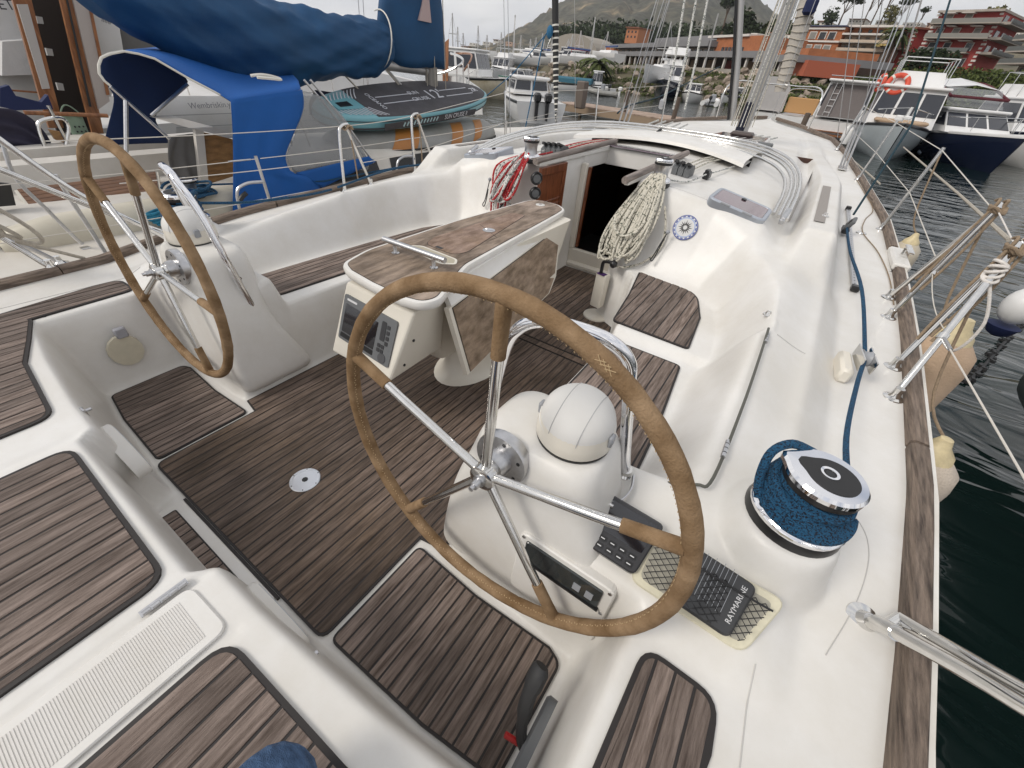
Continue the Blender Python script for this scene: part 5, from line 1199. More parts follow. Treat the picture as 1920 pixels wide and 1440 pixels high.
# boom, sail cover, mast
def ringyz(c,ry,rz,tilt=0,n=20,wob=0,sd=0):
    return [(c[0]+ry*math.cos(t)*(1+wob*math.sin(3*t+sd)),c[1],c[2]+rz*math.sin(t)*(1+wob*math.sin(2*t+sd*1.7))) for t in np.linspace(0,2*PI,n,endpoint=False)]
sc=thing_part('sail_cover',(-3.9,3,1.5),nb); sc['label']='deep blue canvas cover bundled along the boom'
rings=[]
for k,(y,z,a,h_) in enumerate(((1.42,2.02,.12,.20),(1.50,1.98,.2,.30),(1.7,1.80,.23,.32),(2.3,1.58,.26,.36),(2.9,1.47,.27,.36),(3.5,1.45,.27,.34),(4.0,1.49,.26,.30),(4.35,1.53,.23,.26),(4.60,1.57,.18,.20),(4.72,1.60,.08,.10))): rings.append((y,z,a,h_))
R2=[]
for i in range(120):
    t=i/119; yy=np.interp(t,np.linspace(0,1,10),[r[0] for r in rings]); zz,aa,hh=[float(np.interp(yy,[r[0] for r in rings],[r[j] for r in rings])) for j in(1,2,3)]
    R2.append([(-3.9+aa*math.cos(q_)*(1+.06*math.sin(5*q_+yy*5)+.045*math.sin(9*q_-yy*8)+.02*math.sin(17*q_+yy*19)),yy,zz+hh*math.sin(q_)*(1+.06*math.sin(4*q_+yy*6)+.035*math.sin(yy*17+q_*3)+.018*math.sin(yy*33-q_*5))-.05*max(0,-math.sin(q_))*math.sin(yy*3.1)) for q_ in np.linspace(0,2*PI,64,endpoint=False)])
MB().loft(R2).build('cover_body',NAVY,sc,ang=80)
R2=[]
for z,y0,y1,a in((1.36,4.70,5.72,.13),(1.45,4.60,5.74,.16),(1.7,4.52,5.74,.18),(2.0,4.62,5.70,.17),(2.4,5.05,5.62,.14),(3.2,5.28,5.55,.11)):
    R2.append([((-3.9)+a*math.cos(q_)*(1+.08*math.sin(4*q_+z*7)),(y0+y1)/2+(y1-y0)/2*math.sin(q_),z+.02*math.sin(q_*3)) for q_ in np.linspace(0,2*PI,32,endpoint=False)])
MB().loft(R2).build('mast_cover',NAVY,sc,ang=80)
MB().tube([(-3.9+.19*math.cos(q_)*1.25,4.52+.05*math.sin(q_),1.60+.29*math.sin(q_)) for q_ in np.linspace(-PI*.5,PI*.6,16)],.008,6).build('cover_piping',M('white_piping'),sc)
c=[X(u,v,-3.70) for u,v in((786,38),(797,-14),(804,-10),(809,43))]; MB().loft([c,[p-Vector((.03,0,0)) for p in c]]).build('cover_patch',M('faded_patch',(.45,.34,.33),.8),sc,smooth=False)
MB().tube([(-3.9,2.6,1.45),(-3.9,5.35,1.32)],.06,12).build('boom',MAL,nb)
MB().lathe([(.085,-.95),(.085,12)],(-3.88,5.42,1.25),n=20).build('mast',M('weathered_mast',(.25,.235,.215),.6,.3,var=.3,scale=6,stretch=(6,6,.5)),nb)
for k,(dx,a) in enumerate(((.02,0),(-.03,.1),(.05,.2),(-.05,-.1))): MB().tube([(-3.78+dx,5.38+a,.6),(-3.8+dx,5.4+a*.3,8)],.006,5).build('halyard',ROPEO,nb)
for a,b_ in(((-3.9,3.9,1.25),(-3.6,4.5,.62)),((-3.9,3.0,1.25),(-3.5,2.8,.62)),((-3.9,3.1,1.25),(-3.4,2.95,.62)),((-3.9,4.6,1.3),(-3.82,5.35,.65))): MB().tube([a,b_],.010,6).build('main_sheet',ROPEO,nb)
MB().tube([Vector((-3.92,4.6,1.32)),Vector((-3.85,5.38,.72))],.022,8).build('boom_vang',MAL,nb)
for s_ in(1,-1): 
    for dy in(0,.1): MB().tube([(NX+s_*1.5,5.3+dy,.3),(NX+s_*.2,5.4,12)],.005,5).build('shroud',STEELB,nb)
MB().tube([(NX,10.3,.5),(NX,5.5,12.5)],.005,5).build('fore_stay',STEELB,nb)
for u0,u1,v0 in((678,672,170),(700,690,165),(300*0+868,862,215),(930,905,0)): pass
# stanchions and wires of the neighbour
def nst(px,y_,h_=.58,lean=0): return None
for y_ in(.64,1.75,3.35,5.2,7.2):
    x_=NX+nxt(y_)-.07; z_=ND+.022*max(0,y_-2); s_=thing_part('stanchion',(x_,y_,z_),nb)
    MB().tube([(x_,y_,z_),(x_+.03,y_-.03,z_+.60)],.012,8).build('stanchion_tube',STEELB,s_); foot((x_,y_,z_),s_,.03)
    if y_ in(1.75,3.35): MB().tube(smooth_path([(x_+.02,y_-.02,z_+.42),(x_+.01,y_-.16,z_+.42),(x_,y_-.24,z_+.34),(x_-.005,y_-.26,z_)],5),.011,8).build('stanchion_brace',STEELB,s_)
for a,b_ in((.0,1.75),(1.75,3.35),(3.35,5.2),(5.2,7.2)):
    for h_ in(.58,.30):
        A=Vector((NX+nxt(a)-.04,a,ND+.022*max(0,a-2)+h_)); B=Vector((NX+nxt(b_)-.04,b_-.02,ND+.022*max(0,b_-2)+h_)); wire(A,B,.008,par=nb); MB().tube([B.lerp(A,.03),B.lerp(A,.12)],.006,6).build('turnbuckle',STEELB,nb)
fA,fB=Z(114,494,ND+.03),Z(160,465,ND+.03)
MB().tube(smooth_path([fA,fA+Vector((-.02,-.12,.16)),fA+Vector((-.02,-.55,.62))],5),.013,8).build('pushpit_tube',STEELB,nb); foot(fA,nb,.045)
tp=X(30,335,-2.75); MB().tube(smooth_path([fB+Vector((0,0,.03)),fB.lerp(tp,.15),fB.lerp(tp,.6),tp,X(5,270,-2.75)],5),.0115,8).build('pushpit_tube',STEELB,nb); MB().box(fB,(.05,.05,.012),ch=.003).build('hinge_foot',STEELB,nb,smooth=False)
# own port pushpit, mirrored from the starboard side
pq=thing_part('pushpit_rail',(-1.856,.895,.45),yacht); j0=Vector((-1.867,.855,.515))
tubep([Vector((-1.856,.895,.452)),j0,X(150,365,-1.93),X(0,262,-1.97),X(-90,190,-1.98)],'pushpit_tube',pq,.0155); tubep([j0+Vector((-.02,.03,0)),X(200,398,-1.96),X(0,318,-2.02),X(-90,280,-2.03)],'pushpit_tube',pq,.0155)
foot((-1.856,.895,.452),pq,.045)
# winch of the neighbour with blue rope
for (u,v,x) in((352,352,-2.95),):
    p=X(u,v,x); p.z=ND+.20; w_=winch(p,.085,.15,rot=1,par=nb); w_.name='primary_winch'
    rp=thing('sheet_rope','blue rope piled round the neighbouring sloop winch behind the far wheel','rope',tuple(p))
    for j in range(7): MB().tube(smooth_path([p+Vector(((.10+.012*j)*math.cos(t+j),(.10+.015*j)*math.sin(t+j),.03+.012*j*(j%2)+.01*math.sin(t*3))) for t in np.linspace(0,5.6,14)],3),.010,7).build('rope_turns',ROPEBL,rp)
    for j in range(6): MB().tube(smooth_path([p+Vector((.10+.05*math.cos(t*1.3+j),-.25+.08*math.sin(t+j)-.02*j,-.14+.02*j)) for t in np.linspace(0,5.6,12)],3),.011,7,closed=True).build('rope_turns',M('turquoise_rope',(.015,.16,.26),.8,var=.3,scale=40),rp)
    MB().tube([p+Vector((0,.1,.08)),p+Vector((.1,1.2,-.02)),p+Vector((.1,2.4,.0))],.008,6).build('rope_lead',ROPEBL,rp)
m=MB().tube(smooth_path([X(448,378,-2.75),X(455,368,-2.75),X(462,362,-2.75)],3),.02,8); m.build('cleat',BLK,nb)
# ---------------------------------------------------------------- paddle board on the neighbour's deck
A=Vector((-3.52,3.18,.88)); B=Vector((-3.72,6.45,1.06)); Cc=(A+B)/2; ydir=(B-A).normalized(); xdir=Vector((-.80,0,.30)); fS=frame(Cc,ydir,xdir); Ls=(B-A).length/2
if fS.col[2].to_3d().z<0: fS=frame(Cc,ydir,-xdir)
sup=thing('paddle_board','inflatable paddle board with dark grey pad and turquoise sides lying on the neighbouring deck','paddle board',tuple(Cc))
vis=1 if (fS.to_3x3()@Vector((0,1,0))).x<0 else -1   # +1: local +y points away from us
def outl(k=1,n=48,ex=2.3):
    P=[]
    for i in range(n):
        t=2*PI*i/n; c_,s_=math.cos(t),math.sin(t); w_=.40*(1-.10*(c_+.15)**2)
        P.append((Ls*k*abs(c_)**(2/ex)*(1 if c_>0 else -1),w_*k*abs(s_)**(2/2.6)*(1 if s_>0 else -1)))
    return P
TUR=M('turquoise_pvc',(.15,.36,.41),.45,coat=.2); DGP=M('dark_grey_pad',(.065,.063,.072),.85,bump=.4,bscale=150,var=.15,scale=8,dirt=.15)
mb=MB().loft([[(p[0]*k,p[1]*k,h_) for p in outl()] for k,h_ in((.955,-.075),(.985,-.06),(1,-.03),(1,.03),(.985,.06),(.955,.075))]); mb.xf(fS); mb.build('board_body',TUR,sup,ang=60)
for h0,h1 in((-.055,-.035),(.030,.040)): 
    mb=MB().loft([[(p[0]*1.004,p[1]*1.008,h_) for p in outl()] for h_ in(h0,h1)],caps=False); mb.xf(f:=fS); mb.build('side_band',DGP,sup)
def supf(poly,h,name,mat,par=None):
    mb=MB().prism(poly,h,h+.0025); mb.xf(fS); return mb.build(name,mat,par or sup,smooth=False)
O_=outl(.945,96)
padp=clip(O_,-Ls*.62,Ls*.97,0)
supf(padp,.076,'deck_pad',DGP)
WP=M('print_offwhite',(.55,.56,.60),.6)
tail=[p for p in O_]
for k in range(11):
    x0=-Ls*.60-k*.052; 
    # curved stripes across the nose
    for s_ in(1,-1):
        pts=[]; wmax=max((abs(p[1]) for p in O_ if abs(p[0]-(x0-.02))<.06),default=.05)
        for t in np.linspace(.10+.02*k*0,wmax-.012,9): pts.append((x0+.30*(t/.4)**1.6-.02,s_*t))
        th=.016
        pts=[p for p in pts if p[0]<-Ls*.56 or True]
        poly=[(p[0],p[1]) for p in pts]+[(p[0]-th,p[1]) for p in pts[::-1]]
        poly=[p for p in poly]
        if max(abs(p[0]) for p in poly)<Ls*.93: supf(poly,.0795 if x0<-Ls*.6 else .079,'nose_stripe',WP if k%1==0 else DGP)
supf([(-Ls*.86,-.09),(-Ls*.66,-.12),(-Ls*.66,.12),(-Ls*.86,.09)],.0825,'nose_patch',TUR)
supf([(-Ls*.82,-.045),(-Ls*.71,-.05),(-Ls*.71,.05),(-Ls*.82,.045)],.085,'nose_handle',BLK)
for y_ in(-.075,.075):
    supf([(-Ls*.42,y_-.007),(-Ls*.02,y_-.007),(-Ls*.02,y_+.007),(-Ls*.42,y_+.007)],.0795,'pad_stripe',WP); supf([(Ls*.35,y_-.007),(Ls*.75,y_-.007),(Ls*.75,y_+.007),(Ls*.35,y_+.007)],.0795,'pad_stripe',WP)
sgn_=-vis
TXT=M('print_offwhite')
def suptext(t,size,x,y,rot=0): text_mesh(t,size,fS@Matrix.Translation((x,y,.0796))@Matrix.Rotation(rot,4,'Z'),TXT,'board_lettering',sup,ext=.0012)
# letters read from our side
rz_=0 if fS.col[0].to_3d().dot(Vector((0,1,0)))>0 else PI
suptext('SUN',.105,Ls*.02,.09); suptext('CRUISE',.105,Ls*.02,-.06); suptext("12'",.30,Ls*.24,.0); suptext('OCEANO',.085,-Ls*.46,0,-PI/2); suptext('ZR',.13,Ls*.82,0)
# lettering and hatch marks on the near side wall
ns_=-1 if vis>0 else 1
sidey=ns_*.395
mb=MB().box((-.05,sidey*1.012,0),(1.9,.008,.075)); mb.xf(fS); mb.build('side_panel',DGP,sup,smooth=False)
for k in range(11):
    mb=MB().box((-.66+.065*k,sidey*1.026,0),(.022,.004,.055),mat=Matrix.Rotation(.5,3,'Y')); mb.xf(fS); mb.build('side_mark',M('pale_turquoise',(.35,.50,.52),.5),sup,smooth=False)
fT=fS@Matrix.Translation((.42,sidey*1.035,0))@Matrix.Rotation(PI/2,4,'X')
if ns_>0: fT=fT@Matrix.Rotation(PI,4,'Y')
text_mesh('SUN CRUISE R',.085,fT,TXT,'side_lettering',sup,ext=.001)
# upturned dinghy under the board
dg=thing('dinghy','grey and orange inflatable dinghy upturned beneath the paddle board','dinghy',(-3.62,4.8,.5))
GRP=M('grey_pvc',(.26,.26,.25),.5,dirt=.2,coat=.1); ORG=M('orange_pvc',(.42,.17,.035),.5,dirt=.2)
R2=[]
for t in np.linspace(0,PI,26):
    y_=4.85-1.5*math.cos(t); s_=math.sin(t)**.45 if math.sin(t)>0 else 0.02; s_=max(s_,.05)
    R2.append([(-3.60+.52*s_*math.cos(q_),y_,.55+.10*math.sin(y_)+ (.30*s_*math.sin(q_) if math.sin(q_)>0 else .06*s_*math.sin(q_))) for q_ in np.linspace(-.2,PI+.2,18)])
MB().loft(R2,closed=False).build('dinghy_hull',GRP,dg,ang=70)
for ya,yb in((3.95,4.35),(5.0,5.25),(5.55,5.75)):
    R3_=[]
    for y_ in np.linspace(ya,yb,6):
        t=math.acos(max(-1,min(1,(4.85-y_)/1.5))); s_=max(math.sin(t)**.45,.05)
        R3_.append([(-3.60+.526*s_*math.cos(q_),y_+.35*q_-.15,.55+.10*math.sin(y_)+.306*s_*math.sin(q_)) for q_ in np.linspace(-.1,1.2,10)])
    MB().loft(R3_,closed=False).build('orange_panel',ORG,dg,ang=70)
MB().loft([[(-3.60+.55*math.cos(q_)*max(.1,math.sin(t)**.5)*1.0,4.85-1.52*math.cos(t),.50+.04*k) for t in np.linspace(.05,PI-.05,24)] for k,q_ in ((0,0),(1,0))],closed=False).build('dinghy_edge',BLKM,dg)
# furled striped sail on the neighbour's forestay side and cords
fs_=thing('furled_sail','black and white striped pole with a blue cord standing behind the cabin top','furled sail',tuple(Y(1042,228,9.5)))
P0,P1=Y(1043,232,9.5),Y(1041,0,9.5); ext_=P1+(P1-P0)*.5
MB().tube([P0,P0.lerp(P1,.35),P0.lerp(P1,.8),ext_],[.02,.055,.065,.07],12).build('black_sleeve',BLKM,fs_)
for k in range(17):
    t=.03+k*.049; 
    if t<.82: 
        c=P0.lerp(P1,t); r_=float(np.interp(t,[0,.35,.8],[.024,.060,.070])); MB().tube([c-(P1-P0)*.005,c+(P1-P0)*.009+Vector((0,0,0))],r_,12).build('white_band',M('white_piping'),fs_)
MB().tube([Y(1030,55,9.4),Y(1020,70,9.4),Y(985,240,9.4)],.012,6).build('blue_cord',M('mid_blue_cord',(.02,.12,.24),.8),fs_); MB().tube([Y(1032,55,9.4),Y(960,140,9.4),Y(900,190,9.4)],.010,6).build('blue_cord',M('mid_blue_cord'),fs_)
MB().sphere(Y(1031,60,9.4),.07,8,6,(1,1,1.6)).build('cord_knot',M('mid_blue_cord'),fs_)
# ---------------------------------------------------------------- motor sailer with wooden doors behind
mw=thing('motor_sailer','white motor sailer at far left with open varnished wooden doors','boat',(-7.2,1.5,WZ))
VW=M('varnished_wood',(.24,.085,.03),.4,var=.35,scale=5,stretch=(5,5,.6),col2=(.36,.15,.055),coat=.3)
WH=M('matt_white_hull',(.60,.59,.58),.45,dirt=.08)
XM=-6.6
def quad(pts,x,name,mat,par,th=.05,lab=None):
    c=[X(p[0],p[1],p[2] if len(p)>2 else x) for p in pts]; o=MB().loft([c,[p-Vector((th,0,0)) for p in c]]).build(name,mat,par,smooth=False)
    if lab:o['label']=lab
    return o
quad([(50,-40),(130,-40),(190,262),(110,262)],-6.9,'cabin_shade',M('inside_shade',(.02,.014,.011),.8),mw)  # flat dark sheet, shade of the open doorway put into its colour
quad([(18,-20),(54,-20),(107,190),(120,240),(92,240),(76,187)],XM+.1,'open_door',VW,mw)
quad([(32,8),(52,8),(94,166),(80,167)],XM+.13,'door_curtain',M('pale_curtain',(.42,.39,.37),.9),mw)
quad([(106,-30),(130,-30),(182,190),(196,256),(176,258),(157,190)],XM,'door_post',VW,mw)
quad([(118,-30),(121,-30),(172,200),(168,200)],XM+.03,'post_groove',BLKM,mw,th=.02)
quad([(130,-30),(160,-30),(206,190),(185,205)],XM+.04,'pale_post',M('pale_post',(.42,.37,.34),.5),mw)
quad([(158,-30),(163,-30),(206,178),(200,178)],XM+.06,'wood_trim',VW,mw)
quad([(163,-30),(228,-60),(224,51),(232,100),(208,182),(204,176)],XM-.1,'cabin_wall',WH,mw,th=.3)
quad([(225,30),(262,60),(320,110),(320,150),(232,140)],XM-.3,'grey_screen',M('grey_cloth'),mw)
quad([(-80,-80),(40,-60),(62,110),(108,262),(-80,262)],-7.4,'white_wall',WH,mw,th=.4)
quad([(4,78),(62,74),(70,140),(4,142)],-7.1,'white_cover',M('wrinkled_white',(.55,.54,.53),.6,bump=.8,bscale=9),mw,th=.4)
quad([(20,168),(70,172),(70,175),(20,171)],-7.05,'brown_strip',VW,mw)
MB().tube([X(45,211,-6.3),X(202,217,-6.3)],.022,10).build('wooden_rail',VW,mw)
for v0 in(30,90,155): quad([(58+v0*.31,v0),(70+v0*.31,v0+2),(73+v0*.31,v0+15),(62+v0*.31,v0+14)],XM-.1,'window_glint',M('pale_glint',(.35,.35,.34),.6),mw)  # glints on the glass painted as pale quads
quad([(-80,262),(330,230),(330,330),(-80,420)],-7.2,'motor_sailer_hull',WH,mw,th=2)
text_mesh('RET',.13,frame(X(2,9,-7.0),(0,1,.05),(0,-.1,1)),M('black_print',(.03,.03,.04),.5),'wall_lettering',mw)
c=X(198,38,XM+.02); text_mesh('^',.22,frame(c+Vector((0,0,.02)),(0,1,-.15),(0,.15,1)),M('black_print'),'house_emblem',mw); text_mesh('###',.05,frame(c-Vector((0,0,.01)),(0,1,-.3),(0,.3,1)),M('black_print'),'house_emblem',mw)
bk=thing('basket','pale green perforated basket standing inside the wooden doorway','basket',tuple(X(155,262,-6.4)))
c=X(157,262,-6.4); MB().lathe([(.075,0),(.10,.26),(.105,.26),(.105,.275),(.09,.275),(.07,.02)],c,n=20,caps=False).build('basket_body',M('pale_green_plastic',(.22,.30,.22),.6),bk)
MB().tube([c+Vector((0,-.09+.18*t,.27+.09*math.sin(PI*t))) for t in np.linspace(0,1,8)],.008,6).build('basket_handle',M('pale_green_plastic'),bk)
for k in range(6): MB().lathe([(.010,0),(.010,.003)],c+Vector((.093,-.04+.04*(k%3),.10+.05*(k//3))),(1,0,.1),8).build('basket_hole',BLKM,bk)
# navy sprayhood boat between
nh=thing('covered_boat','small boat under a navy fabric hood at the far left edge','boat',(-5.9,.6,WZ))
HOOD=M('navy_hood',(.028,.025,.048),.8,var=.15,scale=5,bump=.3,bscale=200)
ruled([(-60,200),(0,202),(30,208),(60,225),(90,258),(104,290)],[(-60,300),(0,298),(30,297),(60,296),(85,294),(104,292)],-5.2,20,.03,3.3,HOOD,'fabric_hood',nh)
quad([(0,165),(17,160),(30,180),(78,192),(90,178),(100,205),(30,207),(0,200)],-5.9,'folded_hood',M('navy_canvas',(.008,.016,.07),.8),nh,th=.1)
text_mesh('ALTRA MAR',.075,frame(X(62,279,-5.1),(0,1,.02),(0,0,1)),M('print_offwhite'),'hood_lettering',nh)
quad([(-80,290),(330,268),(330,300),(-80,330)],-5.3,'gunwale',NG,nh,th=.9)
MB().tube(smooth_path([X(90,290,-5),X(72,240,-5),X(82,225,-5),X(115,222,-5),X(128,240,-5),X(122,278,-5)],5),.016,8).build('hood_rail',STEEL,nh)
MB().tube([X(90,198,-5),X(138,290,-5)],.014,8).build('stanchion_tube',STEEL,nh)
quad([(92,243),(118,248),(122,268),(104,262)],-5.1,'wooden_backrest',M('light_brown_board'),nh)
# white hull of the next yacht with its name
wy=thing('sailing_yacht','large white yacht hull seen behind the blue bimini, with grey name lettering','sailboat',(-9,5,WZ))
rings=[]
for y_ in np.linspace(1.5,13,16):
    w_=float(np.interp(y_,[1.5,6,10,13],[1.6,1.8,1.2,.05])); rings.append([(-10+w_*a,y_,z_) for a,z_ in((.75,WZ-.2),(.97,-.1),(1.0,.45),(.95,.62),(.4,.68),(0,.72))])
MB().loft(rings,closed=False).build('hull_side',WH,wy,ang=40)
for z_ in(.18,.36): MB().beam((-8.16,2.2,z_),(-8.16,8,z_+.03),.01,.012).build('hull_line',M('grey_line',(.3,.3,.3),.6),wy)
text_mesh('Wembriskin.y',.125,frame(X(392,197,-8.1)+Vector((.04,0,0)),(0,1,.02),(0,0,1)),M('grey_print',(.20,.20,.22),.6),'hull_name',wy)
MB().tube([(-8.5,3,1.15),(-8.4,6,1.2),(-8.6,9,1.25)],.016,8).build('deck_rail',STEEL,wy)
for y_ in(4,5,6,7,8): MB().tube([(-8.45,y_,.6),(-8.45,y_,1.18)],.012,6).build('rail_post',STEEL,wy)
rings=[]
for y_,s_ in((5.0,.8),(6.5,1),(9,.9),(11,.4)): rings.append([(-10+a*s_,y_,.65+h_*s_) for a,h_ in((1.3,0),(1.1,.42),(0,.55),(-1.2,.4))])
MB().loft(rings,closed=False).build('cabin_top',WH,wy,ang=30)
sp_=thing_part('samson_post',X(842,150,-8.3),wy)
# ================================================================= FAR SHORE
import random as _r
g6=_r.Random(11)
def G(u,v,D): r=_d(u,v); h=math.hypot(r[0],r[1]); return Vector(CAM+r*(D/h))
def az(u,v=120): r=_d(u,v); return math.atan2(r[0],r[1])
def pol(a,D,z): return Vector((CAM[0]+D*math.sin(a),CAM[1]+D*math.cos(a),z))
AZ0,AZ1=az(-700,0),az(2500,300)
AZq=[az(u) for u in(-700,700,860,1000,1100,1300,1500,1650,1800,1950,2500)]
DQ=[260,240,170,90,66,66,58,50,46,44,60]     # water's edge
EW=[10,10,10,10,9,9,10,22,34,34,30]
HQ=[G(u,v,a+b).z for u,v,a,b in zip((-700,700,860,1000,1100,1300,1500,1650,1800,1950,2500),(60,112,117,121,125,132,143,147,143,155,260),DQ,EW)]
EW=[10,10,10,10,9,9,10,22,34,34,30]             # width of the embankment
HH=[G(u,v,a+b+218).z for u,v,a,b in zip((-700,700,860,1000,1100,1300,1500,1650,1800,1950,2500),(40,104,92,92,92,84,62,52,54,62,160),DQ,EW)]
PW=[60,60,80,110,110,55,30,24,24,24,24]
def terr(a,D):
    dq,hq,ew,hh,pw=[float(np.interp(a,AZq,q)) for q in(DQ,HQ,EW,HH,PW)]
    if D<dq: return WZ-2
    if D<dq+ew: return WZ-2+(hq-WZ+2)*((D-dq)/ew)**.8
    if D<dq+ew+pw: return hq
    t=min(1,(D-dq-ew-pw)/190); return hq+(hh-hq)*(t**.85)+.8*math.sin(D*.11+a*30)*t
TERM=M('hillside',(.055,.06,.03),.95,var=.5,scale=.12,col2=(.16,.135,.085),bump=.6,bscale=1.2)
vs=[];fs=[];AA=np.linspace(AZ0,AZ1,150);DD=np.concatenate([np.linspace(42,150,60),np.linspace(156,520,40)])
for a in AA:
    for D in DD: vs.append(tuple(pol(a,D,terr(a,D))))
K=len(DD)
for i in range(len(AA)-1):
    for j in range(K-1): fs.append((i*K+j,i*K+j+1,(i+1)*K+j+1,(i+1)*K+j))
tag(MB().add(vs,fs).build('hillside',TERM),'hillside and quay behind the marina',None,None,'structure')
# mountain
def vnoise(x,y):
    def h(i,j): return (math.sin(i*127.1+j*311.7)*43758.5453)%1
    xi,yi=math.floor(x),math.floor(y); fx,fy=x-xi,y-yi; fx=fx*fx*(3-2*fx); fy=fy*fy*(3-2*fy)
    return (h(xi,yi)*(1-fx)+h(xi+1,yi)*fx)*(1-fy)+(h(xi,yi+1)*(1-fx)+h(xi+1,yi+1)*fx)*fy
mu=[700,880,925,955,985,1035,1080,1140,1220,1300,1350,1400,1440,1480,1600]; mv=[100,93,86,62,44,4,-22,-42,-52,-46,-25,8,40,70,110]
MM=bpy.data.materials.new('mountain_scrub'); MM.use_nodes=True; N=MM.node_tree.nodes; L=MM.node_tree.links; b=N['Principled BSDF']; b.inputs['Roughness'].default_value=1; b.inputs['Specular IOR Level'].default_value=.1
tcw=N.new('ShaderNodeTexCoord'); na=N.new('ShaderNodeTexNoise'); na.inputs['Scale'].default_value=.012; na.inputs['Detail'].default_value=9; na.inputs['Roughness'].default_value=.62; L.new(tcw.outputs['Object'],na.inputs['Vector'])
ra=N.new('ShaderNodeValToRGB'); e=ra.color_ramp.elements; e[0].position=.50; e[0].color=(.085,.083,.066,1); e[1].position=.66; e[1].color=(.27,.21,.14,1); q_=ra.color_ramp.elements.new(.58); q_.color=(.125,.112,.085,1)
nb2=N.new('ShaderNodeTexNoise'); nb2.inputs['Scale'].default_value=.09; nb2.inputs['Detail'].default_value=6; L.new(tcw.outputs['Object'],nb2.inputs['Vector'])
rb=N.new('ShaderNodeValToRGB'); rb.color_ramp.elements[0].position=.35; rb.color_ramp.elements[0].color=(.55,.55,.55,1); rb.color_ramp.elements[1].position=.65; rb.color_ramp.elements[1].color=(1.25,1.25,1.2,1)
L.new(nb2.outputs[0],rb.inputs[0]); L.new(na.outputs[0],ra.inputs[0]); mu_=N.new('ShaderNodeMixRGB'); mu_.blend_type='MULTIPLY'; mu_.inputs[0].default_value=1; L.new(ra.outputs[0],mu_.inputs[1]); L.new(rb.outputs[0],mu_.inputs[2]); L.new(mu_.outputs[0],b.inputs['Base Color'])
vs=[];fs=[];UU=np.linspace(860,1560,150);J=46
for u in UU:
    vt=float(np.interp(u,mu,mv)); top=G(u,vt,1150); a=az(u)
    for j in range(J):
        t=j/(J-1); D=420+730*t; z=6+(top.z-6)*(t**1.25)
        z+=(vnoise(u*.035,t*9)-.5)*34*t*(1-t)*2+(vnoise(u*.12,t*26)-.5)*10*t
        if j==J-1: z=top.z+(vnoise(u*.2,3)-.5)*6
        vs.append(tuple(pol(a,D,z)))
for i in range(len(UU)-1):
    for j in range(J-1): fs.append((i*J+j,i*J+j+1,(i+1)*J+j+1,(i+1)*J+j))
tag(MB().add(vs,fs).build('mountain',MM),'scrubby grey green mountain with bare rock patches',None,None,'structure')
# ---------------------------------------------------------------- foliage
def leafmat(name,c,c2): return M(name,c,.8,var=.5,scale=1.1,col2=c2,spec=.2)
LEAF=leafmat('dark_foliage',(.028,.045,.018),(.075,.095,.032)); LEAFG=leafmat('green_foliage',(.05,.085,.02),(.13,.155,.045)); LEAFP=leafmat('pine_foliage',(.018,.032,.014),(.05,.07,.03)); LEAFY=leafmat('olive_foliage',(.12,.12,.045),(.24,.22,.09))
BARK=M('bark',(.09,.06,.04),.9,var=.3,scale=5)
def foliage(clumps,n,size,seed=0):
    g=_r.Random(seed); m=MB(); tot=sum(c[1][0]*c[1][1] for c in clumps)
    for c,rad in clumps:
        k=max(6,int(n*rad[0]*rad[1]/tot))
        for _ in range(k):
            while True:
                p=Vector((g.uniform(-1,1),g.uniform(-1,1),g.uniform(-1,1)))
                if .35<p.length<1: break
            p=Vector((p.x*rad[0],p.y*rad[1],p.z*rad[2]))+Vector(c); s=size*g.uniform(.5,1.3); a=Vector((g.gauss(0,1),g.gauss(0,1),g.gauss(0,1))).normalized(); b_=a.orthogonal().normalized(); b_.rotate(Matrix.Rotation(g.uniform(0,6),3,a)); c_=a.cross(b_)
            m.add([p-b_*s,p+c_*s*.6,p+b_*s,p-c_*s*.6+a*s*.4],[(0,1,2,3)])
    return m
